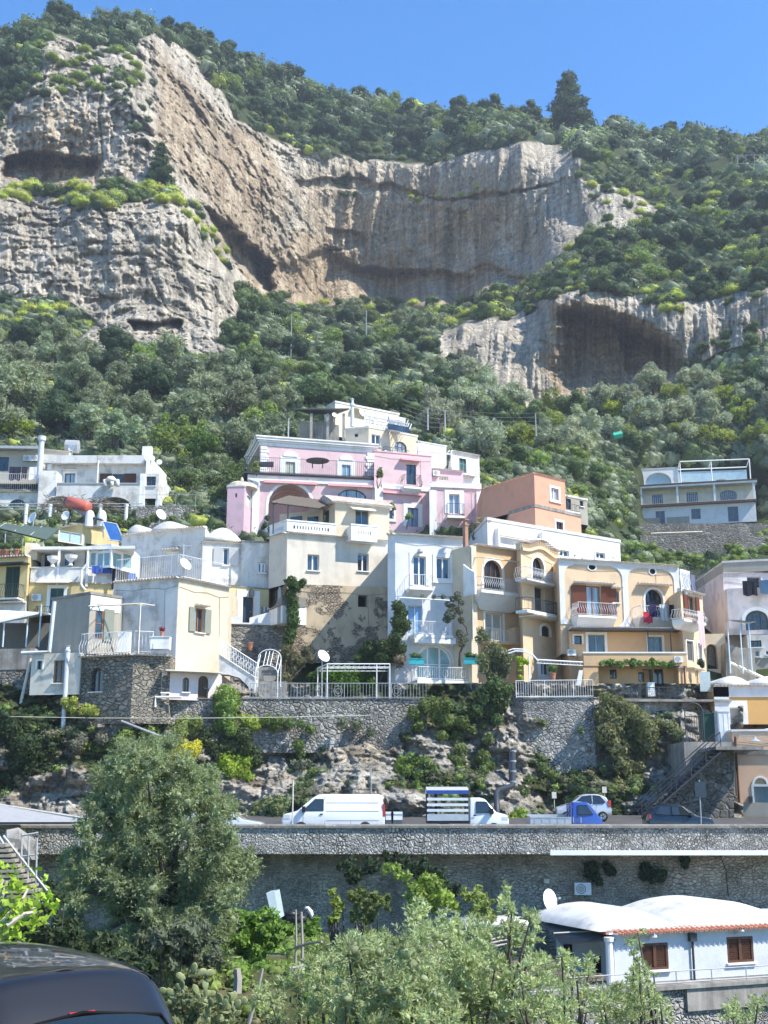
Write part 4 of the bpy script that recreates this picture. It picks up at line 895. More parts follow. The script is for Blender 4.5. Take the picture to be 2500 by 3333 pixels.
w3, = h.vol([(925, 226), (1153, 214)], 192.4, 8, (950, 345), M_white(), cop=.2); h.win(968, 238, 1115, 330, w3, arch=.75, fr='white', mull=0, fw=.03, sill=False, dep=.5, glass=plaster('sky_blue_plaster', (.36, .52, .62)), name='blue_niche')
w4, = h.vol([(1153, 236), (1538, 222)], 194, 8, (1300, 330), plaster('sky_blue_plaster', (.36, .52, .62)))
h.win(1174, 288, 1227, 312, w4, fr='white', mull=3, sill=False); h.win(1368, 275, 1421, 300, w4, fr='white', mull=3, sill=False)
k = MB(); k.T = w4.pt
for f in (.0, .45, 1.0): k.tube([(w4.L*f, 3.2, w4.z1-4), (w4.L*f, 3.2, w4.z1+.9)], .1, 4); k.tube([(w4.L*f, 3.2, w4.z1+.9), (w4.L*f, 0, w4.z1+.4)], .09, 4)
k.tube([(0, 3.2, w4.z1+.9), (w4.L, 3.2, w4.z1+.9)], .1, 4); k.tube([(0, 0.1, w4.z1+.4), (w4.L, .1, w4.z1+.4)], .1, 4); k.build('pergola', paint('white'), h.o)
h.finish()
h = House('mustard_house', 'mustard house with two arched dark doors and belly balconies', 'house', C7, (1050, 1370, 84))
w = h.vol([(822, 188), (1225, 246)], 84, 12, (900, 1385), MUST())[0]; h.tiles(w, over=.4, r=.09)
h.win(905, 325, 1065, 580, w, arch=1, fr='brown', mull=3, bars=0, sill=False, sur=.2, dep=.3, name='balcony_door', fw=.09)
b = h.balcony(888, 482, 1284, 622, w, 1.3, 'belly', 'steel', slab=BLUEW(), sp=.17, under=1.05, th=.22)
k = MB(); k.T = w.pt; u0, u1, z0, z1 = h.rc(835, 400, 895, 620, 1.3, w); k.prism([(0, z0), (1.3, z0), (1.3, z1-.25), (1.0, z1-.1), (.6, z1+.1), (0, z1+.5)], lambda o, z: (u0-.05, o, z), lambda o, z: (u0+.08, o, z)); k.build('side_wall', M_white(), h.o)
h.win(920, 780, 1070, 1030, w, fr='white', mull=1, bars=1, sill=False, sur=.16, glass=plain('curtain_glass', (.42, .40, .34), .25, .6), name='balcony_door', dep=.22)
h.balcony(960, 925, 1245, 1045, w, 1.0, 'straight', 'cream', slab=MUST(), sp=.14, th=.12)
k = MB(); k.T = w.pt; a, b_ = w.hit(*C7(905, 300), 1.3), w.hit(*C7(1268, 333), 1.3); k.tube([(a[0], 1.3, a[1]), (b_[0], 1.3, a[1])], .05, 4); k.tube([(a[0], 1.3, a[1]), (a[0], 0, a[1]+.2)], .04, 4); k.tube([(b_[0], 1.3, a[1]), (b_[0], 1.3, w.hit(*C7(1268, 500), 1.3)[1])], .03, 4); k.tube([(a[0], 1.3, a[1]), (a[0], 1.3, w.hit(*C7(905, 480), 1.3)[1])], .03, 4); k.build('awning_frame', paint('cream'), h.o)
k = MB(); k.T = w.pt; u, z = w.hit(*C7(990, 732)); k.box(u-.12, u+.12, .02, .25, z-.1, z+.1); k.build('wall_lamp', M_white(), h.o)
w2 = h.vol([(1225, 262), (1545, 262)], 83.2, 12, (1400, 1385), MUSTP(), zt=w.z1-.1)[0]
k = MB(); k.T = w2.pt; L = w2.L; z = w2.z1; n = 14        # wavy gable
pr = [(-.1, z-.45)]+[(L*i/n, z+.05+.45*sin(pi*min(1, max(0, (i/n-.1)/.8)))**2) for i in range(n+1)]+[(L+.1, z-.45)]
k.prism(pr, lambda u, q: (u, .02, q), lambda u, q: (u, -.4, q)); k.build('gable', MUSTP(), h.o)
k = MB(); k.k = 0
for i in range(17): u = L*(i+.5)/17; half_tile(k, w2, u, z+.1+.45*sin(pi*min(1, max(0, (u/L-.1)/.8)))**2, -.3, .4, .1)
k.build('roof_tile', TILE(), h.o)
k = MB(); k.T = w2.pt; m = [(L*i/n, z-.3+.4*sin(pi*min(1, max(0, (i/n-.1)/.8)))**2) for i in range(n+1)]
for a, b_ in zip(m, m[1:]): k.prism([a, b_, (b_[0], b_[1]-.22), (a[0], a[1]-.22)], lambda u, q: (u, .0, q), lambda u, q: (u, .2, q))
k.build('gable_moulding', MUSTP(), h.o)
h.win(1322, 302, 1422, 500, w2, arch=1, fr='brown', mull=1, bars=0, sill=False, sur=.18, name='balcony_door', dep=.3); h.balcony(1278, 405, 1545, 520, w2, 1.0, 'belly', 'steel', slab=BLUEW(), sp=.17, th=.12)
h.win(1340, 560, 1422, 770, w2, fr='dark', mull=0, bars=0, sill=False, sur=.12, sm='cream', name='balcony_door', dep=.3); h.balcony(1282, 662, 1550, 795, w2, 1.0, 'straight', 'iron', sp=.16, th=.2)
h.tiles(w2, z=w2.hit(*C7(1400, 790), 0.9)[1]-.1, over=1.15, r=.09)
h.win(1400, 888, 1472, 980, w2, arch=.5, fr='dark', mull=0, bars=0, sill=False, sur=.2, glass=plain('mesh_screen', (.03, .035, .035), .6), dep=.15)
h.win(1395, 1205, 1470, 1310, w2, fr='white', mull=1, sur=.32, dep=.2); h.win(1128, 1235, 1165, 1370, w, fr='bluegrey', mull=1, sill=False, name='door', sur=.12)
k = MB(); k.T = w2.pt; u0, u1, z0, z1 = h.rc(1365, 1175, 1500, 1185, .3, w2); n = 7
k.k = 0
for i in range(n): half_tile(k, w2, u0+(i+.5)*(u1-u0)/n, z1, 0, .35, .08)
k.build('hood', TILE_R(), h.o)
k = MB(); k.T = w.pt; u0, u1, z0, z1 = h.rc(1185, 905, 1300, 1380, .9, w); k.box(u0, u1, -.1, .85, z0, z1); k.build('buttress', MUST(), h.o)
k = MB(); k.T = w.pt; k.box(-.62, -.06, -3, .35, w.z0, w.z1-.2); k.build('end_wall', CREAM(), h.o)
k = MB(); u, z = w.hit(*C7(778, 165)); k.T = w.pt; k.box(u-.14, u+.14, -.5, -.2, z-.5, z+1.2); k.box(u-.19, u+.19, -.55, -.15, z+1.2, z+1.3); k.box(u-.1, u+.1, -.45, -.25, z+1.3, z+1.6); k.box(u-.19, u+.19, -.55, -.15, z+1.6, z+1.68); k.build('chimney', plain('old_brick', (.35, .2, .14), .9), h.o)
k = MB(); k.T = w.pt; k.tube([(-.55, .42, w.z1-.3), (-.55, .42, w.z0+3)], .06, 6); k.build('drainpipe', paint('cream'), h.o)
h.finish(); MW, MW2 = w, w2

h = House('wide_mustard_house', 'wide mustard house with white curved pilasters and two oval windows', 'house', C8, (600, 1200, 82.5))
w = h.vol([(85, 158), (985, 213)], 83.2, 12, (300, 880), MUSTP())[0]; h.tiles(w, over=.35, r=.09)
h.win(300, 195, 372, 250, w, round_=True, sur=.1); h.win(760, 226, 820, 283, w, round_=True, sur=.1)
h.win(296, 362, 408, 600, w, fr='wood', mull=1, sill=False, shut='red', name='balcony_door', dep=.25, hood=.95, shw=1.15, glass=GLL()); h.win(492, 397, 542, 488, w, arch=.8, fr='bluegrey', mull=0, sill=True, glass=GLL(), hood=.15)
h.win(738, 388, 872, 600, w, arch=1, fr='dark', mull=1, bars=0, sill=False, sur=.15, name='balcony_door', dep=.3, hood=.6)
h.balcony(236, 486, 524, 600, w, 1.15, 'belly', 'steel', sp=.17, th=.14, under=1.0); h.balcony(703, 512, 985, 612, w, 1.15, 'belly', 'steel', sp=.17, th=.14, under=1.0)
k = MB(); k.T = w.pt; zt = w.z1-.05; zb = w.hit(*C8(500, 665))[1]; n = 8; o = .05
def flare(uc, hw, R=.75):
    pts = [(uc+hw, zb+R*.9)]+[]
    L = []
    for i in range(n+1): t = i/n*pi/2; L.append((uc+hw+R*(1-cos(t)), zt-.35-R+R*sin(t)))          # top right flare
    top = [(uc-hw-(a-uc-hw), b) for a, b in L]
    Bm = [(uc+hw+R*.8*(1-cos(i/n*pi/2)), zb+R*.9*(1-sin(i/n*pi/2))) for i in range(n+1)]
    bl = [(2*uc-a, b) for a, b in Bm]
    poly = Bm[::-1]+L+[(L[-1][0], zt), (top[-1][0], zt)]+top[::-1]+bl
    return poly
for uc in (w.hit(*C8(110, 400))[0], w.hit(*C8(588, 420))[0], w.L-.24):
    po = [(min(w.L, max(0, a)), b) for a, b in flare(uc, .22)]
    k.prism(po, lambda u, z: (u, 0, z), lambda u, z: (u, .07, z))
k.box(0, w.L, 0, .065, zt-.28, zt); k.build('pilaster', BLUEW(), h.o)
wr_, = h.vol([(1000, 388, 82.2), (1165, 413, 84.5)], 82.2, 6, (1050, 1000), MUSTP(), zt=None); h.tiles(wr_, over=.3, r=.09)
h.win(1050, 440, 1112, 600, wr_, fr='wood', mull=1, sill=False, shut='red', shw=.5, name='balcony_door'); h.balcony(1028, 548, 1192, 640, wr_, .9, 'belly', 'steel', sp=.2, th=.14, under=.45)
h.win(1048, 775, 1098, 925, wr_, fr='grey', mull=0, bars=0, sur=.08, sill=False, name='mesh_screen', glass=plain('dark_mesh', (.08, .08, .08), .7), dep=.1)
h.win(1132, 792, 1162, 930, wr_, fr='white', mull=0, sur=.15, sill=False, name='door', glass=GLL())
r = MB(); r.T = wr_.pt; rail_bars(r, wr_, [(.05, .1), (wr_.L-.05, .1)], wr_.z1, wr_.z1+1.75, 'belly', .2); r.build('railing', paint('iron'), h.o)
lo = h.vol([(165, 690), (1042, 700)], 82.9, 6, (300, 1110), MUST(), name='lower_wall')[0]
h.tiles(lo, z=lo.z1+.1, over=.95, r=.09)
k = MB(); k.T = lo.pt; k.box(-.05, lo.L, 0, 1.1, lo.z1-.12, lo.z1-.03); k.build('awning_rail', paint('iron'), h.o)
h.win(205, 735, 262, 800, lo, fr='dark', mull=0, sur=.12, sill=False); h.win(310, 728, 434, 872, lo, fr='bluegrey', mull=1, sur=.18, sill=False, name='terrace_door'); h.win(765, 745, 865, 880, lo, fr='bluegrey', mull=1, sur=.15, sill=False, name='terrace_door')
tp = h.vol([(275, 868, 80.6), (1050, 893, 80.6)], 80.6, 2.4, (400, 962), MUST(), name='terrace_parapet', cop=.1, copm=M_white())[0]
gl = h.vol([(385, 962), (960, 962)], 81.9, 2.0, (500, 1190), MUST(), name='ground_wall')[0]
h.win(472, 988, 524, 1058, gl, fr='dark', mull=1, bars=1, sill=False, name='grated_window'); h.win(686, 1010, 732, 1080, gl, fr='dark', mull=0, sill=False); h.win(805, 985, 878, 1180, gl, fr='dark', mull=1, sill=False, name='terrace_door', dep=.35); h.win(722, 985, 800, 1185, gl, fr='bluegrey', mull=0, sill=False, dep=.5, glass=MUST(), name='recess')
rg_ = h.vol([(272, 965, 80.65), (385, 966, 80.65)], 80.65, 2.5, (300, 1110), MUST(), name='ground_wall')
g2 = h.vol([(985, 968, 80.7), (1045, 968, 80.9), (1160, 972, 82.8)], 80.7, 3.5, (1050, 1200), MUST(), name='corner_wall'); h.tiles(g2[1], over=.25, r=.09); h.tiles(g2[0], over=.25, r=.09)
h.win(1112, 990, 1136, 1108, g2[1], fr='cream', mull=0, sill=True, dep=.15, glass=MUST(), name='blind_window')
g3 = h.vol([(1010, 1200, 80.6), (1045, 1200, 80.6), (1172, 1200, 82.75)], 80.6, 3.5, 5.0, CONC(), name='plinth')
for x in (753, 922): 
    k = MB(); a = lo.hit(*C8(x, 700), .9); k.T = lo.pt; k.tube([(a[0], 1.0, lo.z1-.1), (a[0], 1.0, lo.z1-4.0)], .045, 5); k.build('post', paint('iron'), h.o)
k = MB(); a = g2[0].hit(*C8(1030, 970), .15); k.T = g2[0].pt; k.tube([(a[0], .15, a[1]), (a[0], .15, a[1]-6)], .06, 6); k.build('drainpipe', paint('brown'), h.o)
h.finish(); LOW, TP, GL_, WM, WR = lo, tp, gl, w, wr_
w = LOW; u, z = w.hit(*C8(186, 862), .3); aircon(w, u, z, 'air conditioner on mustard wall left of the terrace parapet', 1.25)
u, z = TP.hit(*C8(1010, 913), .3); aircon(TP, u-.2, z, 'air conditioner at the right end of the mustard terrace parapet', 1.25)
u, z = MW2.hit(*C7(1640, 1118), .3)

h = House('lilac_house', 'weathered pale lilac house with big arched window at right edge', 'house', C8, (1500, 900, 88))
w, = h.vol([(1318, 262), (1800, 262)], 89, 10, (1400, 1000), LILAC())
w2, = h.vol([(1320, 190), (1800, 168)], 89.6, 9, (1400, 262), STUC(), cop=.15); h.tiles(w, over=.12, r=.06)
h.win(1503, 294, 1608, 378, w, fr='tealg', mull=1, sill=False, name='balcony_door', dep=.6); h.win(1490, 545, 1660, 695, w, arch=.85, fr='brown', mull=2, sill=False, dep=.4, name='arched_window', sur=.2)
w3, = h.vol([(1348, 383), (1800, 365)], 87.2, 3, (1400, 730), LILAC(), name='lower_wall')
h.win(1490, 545, 1660, 692, w3, arch=.85, fr='brown', mull=2, sill=False, dep=.4, name='arched_window', sur=.25)
w4, = h.vol([(1500, 730), (1800, 722)], 86.6, 3, (1560, 905), GREYW(), name='lower_wall'); h.win(1520, 770, 1610, 822, w4, fr='dark', mull=2, sill=True); h.win(1563, 848, 1595, 892, w4, fr='sage', mull=0); h.win(1645, 850, 1690, 878, w4, fr='dark', mull=0)
w5, = h.vol([(1560, 905), (1800, 902)], 86.5, 3, (1600, 1075), STUC(), name='base_wall')
k = MB(); Q = [P(*C8(x, y), Y) for x, y, Y in ((1345, 622, 83.5), (1572, 634, 83.5), (1500, 645, 86.4), (1440, 630, 86.4))]
k.poly(Q); k.poly([q+np.array((0, 0, .06)) for q in Q]); 
for x in (1352, 1445, 1512): a = P(*C8(x, 630), 83.8); k.tube([a, a-(0, 0, 3.6)], .05, 5)
k.build('porch_canopy', paint('paleblue'), h.o)
h.finish(); LIL = w3
h = House('arched_back_house', 'grey house with arched glazed porch in the gap behind', 'house', C8, (1250, 480, 97))
w, = h.vol([(1150, 325), (1330, 322)], 97, 6, (1200, 720), STUC()); h.win(1160, 372, 1295, 480, w, arch=.7, fr='dark', mull=0, sill=False, dep=1.0, glass=GDK(), name='arch')
w, = h.vol([(1140, 278), (1330, 262)], 98.5, 5, (1200, 330), CONC()); h.finish()
h = House('stair_tower', 'narrow beige stair tower with arched opening between the houses', 'house', C8, (1260, 980, 86))
w, = h.vol([(1178, 722), (1335, 720)], 86, 5, (1200, 1085), CREAM(), zt=None); h.win(1200, 797, 1280, 985, w, arch=1, fr='dark', mull=0, sill=False, dep=.8, glass=CONC(), name='archway'); h.finish()
k = House('stair_ramp', 'sloping rough plaster side wall of steps below the lilac house', 'wall', C8, (1450, 1070, 84))
w = Wall(P(*C8(1340, 900), 84.5)[:2], P(*C8(1575, 900), 84.5)[:2], 0, 0); mb = MB(); pr = [w.hit(*C8(x, y)) for x, y in ((1345, 1095), (1345, 790), (1440, 825), (1555, 828), (1575, 1095))]; mb.prism(pr, lambda u, z: w.pt(u, 0, z), lambda u, z: w.pt(u, -1.5, z)); mb.build('wall', CONC(), k.o)
mb = MB(); mb.tube([w.pt(*[(q[0]), .5, q[1]]) for q in (w.hit(*C8(1375, 940), .5), w.hit(*C8(1650, 1065), .5))], .12, 5); mb.build('handrail', paint('cream'), k.o)
h = House('ochre_shop_house', 'ochre building with vaulted white roof and peach front at road level', 'house', C8, (1450, 1380, 79))
w, = h.vol([(1250, 1108), (1800, 1108)], 79.5, 8, (1300, 1400), OCHR(), cop=.0); h.tiles(w, over=.35, r=.1)
k = MB(); k.T = w.pt; k.box(-.03, .95, 0, .08, w.z0, w.z1-.1); k.box(-.03, w.L, 0, .08, w.z1-.75, w.z1-.05); k.build('pilaster', BLUEW(), h.o)
h.win(1325, 1275, 1455, 1400, w, fr='white', mull=0, sur=.45, sill=False, glass=slats('slatted_cream', FR['cream']), name='shuttered_window', dep=.1)
k = MB(); k.T = w.pt; n = 14; L = w.L
for (a, b) in ((0, .5), (.5, 1.05)):
    pr = [(L*(a+(b-a)*i/n), w.z1+.12+.6*sin(pi*i/n)**.7) for i in range(n+1)]; k.prism(pr, lambda u, z: (u, .1, z-.12), lambda u, z: (u, -8, z))
k.build('roof', LIMEW(), h.o, True)
h.cr = C11
w, = h.vol([(1503, 240), (1900, 236)], 74, 5, (1600, 660), plaster('peach_plaster', (.66, .45, .30), (.60, .42, .40), .5), cop=.12, copm=M_white())
k = MB(); u0, u1, z0, z1 = h.rc(1503, 318, 1900, 340, .1, w); k.T = w.pt; k.box(0, w.L, 0, .14, z0, z1); k.build('string_course', CONC(), h.o)
h.win(1602, 478, 1700, 630, w, fr='bluegrey', mull=1, sill=False, sur=.14, sm='steel', name='door', panel=plain('grey_door', (.16, .22, .24), .5)); h.win(1598, 440, 1652, 470, w, arch=1, fr='cream', mull=0, sill=False, sur=.1, name='fanlight')
k = MB(); k.T = w.pt; k.box(0, w.L, 0, .06, w.z0, w.z0+1.5); k.build('plinth', STUC(), h.o)
k = MB(); k.T = w.pt; k.tube([(.15, .1, w.z1-.3), (.15, .1, w.z0)], .07, 6); k.build('drainpipe', paint('brown'), h.o)
a = w.hit(*C11(1530, 262)); k = MB(); k.T = w.pt; k.tube([(a[0], 0, a[1]), (a[0], .5, a[1]+.05), (a[0]+.9, .6, a[1]), (a[0]+.9, .6, a[1]-.15)], .03, 5); k.lathe([(.05, .1), (.1, 0), (.36, -.18), (.02, -.15)], c=(a[0]+.9, .6, a[1]-.15), n=10); k.build('wall_lamp', paint('grey'), h.o)
k = MB(); u0, u1, z0, z1 = h.rc(1575, 520, 1592, 545, .1, w); k.T = w.pt; k.box(u0, u1, 0, .2, z0, z1); k.build('letter_box', paint('dark'), h.o)
h.finish(); SHOP = w
h = House('terraced_white_house', 'broad white house with bare vine pergola and two big arches, upper left', 'house', C3, (800, 920, 122))
w = h.vol([(345, 484), (497, 490)], 121, 8, (400, 930), GREYW())[0]
w = h.vol([(494, 602), (1222, 604)], 120.8, 6, (800, 935), GREYW())[0]
h.win(395, 708, 650, 930, w, arch=.62, fr='white', mull=0, dep=2.2, sill=False, glass=CREAM(), name='loggia_arch', fw=.04); h.win(850, 716, 1140, 930, w, arch=.62, fr='white', mull=0, dep=2.2, sill=False, glass=CREAM(), name='loggia_arch', fw=.04)
k = MB(); k.T = w.pt; k.box(0, w.L, -.35, .08, w.z1, w.z1+.12); k.build('coping', paint('grey'), h.o)
for a, b in ((490, 560), (942, 1046)):
    w_ = Wall(w.pt(0, -2, 0)[:2], w.pt(w.L, -2, 0)[:2], 0, 0); u0, u1, z0, z1 = h.rc(a, 850, b, 930, 0, w_); k = MB(); k.T = w_.pt; k.box(u0, u1, .0, .1, z0, z1); k.build('inner_door', paint('green'), h.o)
wu = h.vol([(400, 376), (868, 376)], 123.6, 8, (500, 610), GREYW())[0]; wu2 = h.vol([(868, 376), (1275, 376)], 123.6, 8, (1000, 610), GREYW())[0]
k = MB()
for q, y in ((wu, 438), (wu2, 442)): z = q.hit(*C3(600, y))[1]; k.T = q.pt; k.box(0.02, q.L-.02, 0, .85, z, q.z1+.05)
k.build('deep_eaves', GREYW(), h.o)
h.win(563, 510, 655, 600, wu, fr='green', mull=1, sill=False, name='terrace_door', glass=GLL(), sur=.2, hood=.2); h.win(976, 514, 1080, 600, wu2, fr='brown', mull=1, sill=False, name='terrace_door', shut='brown', shw=1.3)
k = MB(); a = wu.hit(*C3(858, 400), .9); k.T = wu.pt; k.tube([(a[0], .95, a[1]), (a[0], .95, a[1]-6)], .09, 6); k.build('drainpipe', M_white(), h.o)
wb_, = h.vol([(1222, 512), (1268, 512)], 121, 3, (1240, 920), M_white())
s1 = h.vol([(1272, 510, 121.2), (1385, 510, 121.2), (1478, 640, 127)], 121.2, 6, (1300, 730), GREYW(), ref=0)
h.win(1275, 537, 1357, 620, s1[0], fr='brown', mull=1); s2 = h.vol([(1355, 730, 121.3), (1400, 735, 121.3), (1478, 740, 127)], 121.3, 5, (1400, 925), M_white())
s3 = h.vol([(1275, 385, 122.5), (1300, 385, 122.5), (1485, 470, 132)], 122.5, 5, (1300, 520), M_white(), zt=wu.z1-.05)
k = MB(); q = Wall(P(*C3(1260, 730), 123)[:2], P(*C3(1355, 730), 123)[:2], 0, 0); z0 = q.hit(*C3(1300, 920))[1]; z1 = q.hit(*C3(1300, 728))[1]; k.T = q.pt; k.box(0, q.L, -.3, 0, z0, z1+1); k.build('recess_wall', CONC(), h.o)
k = MB(); k.T = wu.pt; u0, u1, z0, z1 = h.rc(412, 430, 448, 475, .6, wu); k.box(u0, u1, 0, .6, z0, z1); k.build('boiler_box', M_white(), h.o)
h.finish(); TW, TWU = w, wu
o = thing('vine_pergola', tuple(PZ(*C3(750, 915), w.z0+.5)), 'long pergola of white posts and bare vines before the arches', 'pergola')
z = P(*C3(400, 775), 117)[2]
k = MB()
for Y in (117, 118.2, 119.4): k.tube([P(*C3(-150, 775), 117)*[1, 0, 0]+[0, Y, z], P(*C3(1240, 775), 117)*[1, 0, 0]+[0, Y, z]], .05, 4)
k.build('beam', paint('grey'), o)
for x in (232, 440, 878, 1103):
    a = P(*C3(x, 780), 117); k = MB(); k.lathe([(.2, -5.3), (.17, -.3), (.22, -.25), (.22, -.1)], (a[0], 117, z), 8); k.build('post', M_white(), o)
k = MB(); rg = random.Random(5)
for i in range(150):
    x = rg.uniform(380, 1010); a = PZ(*C3(x, 775), z); p = np.array([a[0]*117/a[1]*1.0, rg.uniform(117, 119.4), z]); p[0] = P(*C3(x, 775), 117)[0]
    q = [p]; 
    for j in range(4): q.append(q[-1]+np.array([rg.uniform(-.9, .9), rg.uniform(-.4, .4), rg.uniform(-.25, .45)]))
    k.tube(q, .03, 3, False)
k.build('bare_vine', plain('vine_bark', (.20, .16, .12), .9), o)
h = House('left_annexe', 'cream and grey annexe with air conditioners under a flat roof, far left', 'house', C3, (200, 500, 126))
w, = h.vol([(-60, 312), (338, 318)], 126, 6, (100, 600), plaster('drab_plaster', (.46, .43, .36)), roof=None); h.win(-10, 368, 75, 490, w, fr='green', mull=1, sill=False, name='door')
k = MB(); k.T = w.pt; k.box(-.2, w.L+.2, -2, 1.0, w.z1, w.z1+.3); k.build('canopy', paint('grey'), h.o)
w2, = h.vol([(358, 300), (608, 322)], 127, 5, (450, 480), CREAM()); h.tiles(w2)
w3, = h.vol([(-60, 665), (330, 672)], 121.5, 8, (100, 990), GREYW(), name='lower_wall'); h.tiles(w3, over=.4)
h.win(78, 735, 228, 815, w3, arch=.8, fr='dark', mull=2); h.win(82, 868, 188, 960, w3, fr='dark', mull=1, sill=False, name='door')
r = MB(); r.T = w3.pt; rail_bars(r, w3, [(0, .1), (w3.L, .1)], w3.z1+.1, w3.z1+1.9, 'belly', .2); r.build('railing', paint('steel'), h.o); h.finish()
for x in (240, 308): u, z = w.hit(*C3(x, 376), .4); aircon(w, u, z, 'air conditioner beside the flue under the flat annexe roof' if x == 308 else 'air conditioner left of its twin under the flat annexe roof', 1.9)
u0 = w.hit(*C3(85, 450), 1.5)[0]; z0 = w.hit(*C3(85, 452), 1.5)[1]
cloth(w, [(u0, u0+1.2, z0, z0-1.5, (.03, .03, .05), 'dark shirt on the washing line of the annexe'), (u0+1.3, u0+1.9, z0, z0-1.3, (.05, .04, .05), 'small black garment beside the white ones'), (u0+2.1, u0+3.6, z0, z0-1.4, (.75, .75, .75), 'left white cloth on the annexe washing line'), (u0+3.7, u0+4.8, z0, z0-1.4, (.72, .73, .75), 'right white cloth on the annexe washing line')], 1.5, '')
p = P(*C3(338, 600), 122.5); k = MB(); z1 = P(*C3(338, 190), 122.5)[2]; k.lathe([(.3, 0), (.3, z1-p[2]-.5), (.42, z1-p[2]-.45), (.42, z1-p[2])], p, 12); tag(k.build('metal_flue', paint('steel')), 'tall shiny flue pipe left of the terraced white house', 'flue')
k = MB(); a, b = P(*C3(570, 275), 129), P(*C3(690, 280), 129); k.tube([a, a+(b-a)*.04, a+(b-a)*.96, b], [.4, .75, .75, .4], 12); tag(k.build('water_tank', paint('grey')), 'grey cylindrical tank on the terraced white house roof', 'tank')
dish(*C3(622, 287), 124, 1.9, 'large white dish below the grey roof tank', -.5, .2, 1.2); dish(*C3(1322, 378), 123, 1.5, 'white dish at the right roof corner of terraced house', .5, .3, 1.0); dish(*C3(1388, 413), 124, 1.3, 'small white dish on thin pole beyond the roof corner', .2, .2, 2.5); dish(*C3(280, 900), 98, 2.3, 'big white dish on a pole above green canopy', -.7, .35, 5.0)
dish(*C3(1402, 870), 98, 2.1, 'big white dish over the white vault near stone wall', .8, .35, 1.6); dish(*C3(572, 880), 108, 2.0, 'white dish behind the red cylinder heater', -.3, .2, 1.5)
k = MB(); a = P(*C3(1278, 345), 124); k.box(a[0]-.5, a[0]+.5, 124, 124.6, a[2]-.8, a[2]+.9); k.k = 0; tag(k.build('vent_box', M_white()), 'white louvred box on the terraced house roof corner', 'vent box')
k = MB(); a = P(*C3(965, 585), 120.5)
k.lathe([(.4, 0), (.55, .3), (.3, .55), (.02, .6)], a, 8); [k.tube([a+(x, -.1, .2), a+(x+.1, -.2, -.5)], .2, 5) for x in (-.6, .1, .7)]; tag(k.build('draped_cloth', M_white(), None, True), 'white cloth bundled over the terrace parapet', 'cloth')
h = House('vaulted_white_house', 'long pale grey house with white vault roofs and tiled eaves', 'house', C3, (1400, 1350, 94))
w = h.vol([(1062, 1052), (1180, 1038), (1790, 975)], 91, 10, (1400, 1470), GREYW(), ref=2); [h.tiles(q, over=.35, r=.1) for q in w]
k = MB(); q = w[1]; k.T = q.pt; n = 12
for a, b in ((-.15, .17), (.2, .72)):
    pr = [(q.L*(a+(b-a)*i/n), q.z1+.1+.75*sin(pi*i/n)**.8) for i in range(n+1)]; k.prism(pr, lambda u, z: (u, .0, z-.1), lambda u, z: (u, -7, z))
k.build('roof', LIMEW(), h.o, True)
h.win(1430, 1195, 1555, 1390, w[1], fr='white', mull=1, sill=False, glass=slats('slatted_white', FR['white']), name='terrace_door', hood=.1, dep=.12); h.cr = C6
w2 = h.vol([(-110, 168), (245, 190)], 89.5, 8, (100, 560), GREYW(), name='right_wall')[0]; h.tiles(w2, over=.2, r=.08)
k = MB(); k.T = w2.pt; n = 12; pr = [(w2.L*(.0+1.0*i/n), w2.z1+.1+1.0*sin(pi*i/n)) for i in range(n+1)]; k.prism(pr, lambda u, z: (u, .1, z), lambda u, z: (u, -6, z)); k.build('roof', LIMEW(), h.o, True)
h.win(73, 232, 122, 388, w2, fr='white', mull=0, shut='white', shw=.75)
w3 = h.vol([(242, 175), (492, 190)], 90.2, 8, (300, 585), GREYW(), name='rear_wall', cop=.12, copm=CONC())[0]; h.win(385, 360, 455, 458, w3, fr='white', mull=1, fw=.12)
h.finish()
h = House('yellow_door_house', 'low yellow house with white framed dark door above the stone wall', 'house', C6, (300, 915, 88.4))
w = h.vol([(60, 560), (485, 598)], 88.4, 3, (300, 925), plaster('pale_yellow_plaster', (.60, .53, .27), (.45, .40, .25), .4))[0]; h.tiles(w, over=.1, r=.05, m=CONC())
h.win(247, 672, 345, 912, w, fr='dark', mull=1, bars=1, sill=False, sur=.5, name='door', panel=plain('dark_ironwork_door', (.03, .04, .06), .4)); h.win(68, 690, 115, 800, w, fr='white', mull=0, shut='white', shw=.7); h.win(415, 750, 485, 860, w, fr='white', mull=1, glass=GLL())
k = MB(); u, z = w.hit(*C6(318, 640)); k.T = w.pt; k.box(u-.15, u+.15, .1, .4, z-.25, z+.2); k.tube([(u, 0, z+.3), (u, .25, z+.3), (u, .25, z+.2)], .03, 4); k.build('wall_lantern', paint('iron'), h.o); h.finish()
dish(*C6(98, 490), 87.5, 1.0, 'white dish on the wall beside the white shutters', .9, .3, .6)
o = thing('terrace_wall', tuple(P(*C6(300, 1300), 86)), 'rough stone retaining wall under the yellow door house', 'stone wall')
w = Wall(P(*C6(40, 1100), 85.2)[:2], P(*C6(628, 1100), 86)[:2], 0, 0); k = MB(); k.T = w.pt; zt = w.hit(*C6(300, 920))[1]; zb = w.hit(*C6(300, 1600))[1]; k.box(-.5, w.L, -3.2, 0, zb, zt); k.build('stonework', STONE(), o)
k = MB(); k.T = w.pt; k.box(-.5, w.L, -.4, .1, zt+.004, zt+.12); k.prism([(w.L*.45, zt+.12), (w.L*.95, zt+.12), (w.L*.95, zt+.9), (w.L*.75, zt+.95), (w.L*.45, zt+.5)], lambda u, z: (u, -.05, z), lambda u, z: (u, -.3, z)); k.box(0, w.L*.33, -.3, -.05, zt+.12, zt+.6); k.build('parapet', BLUEW(), o)
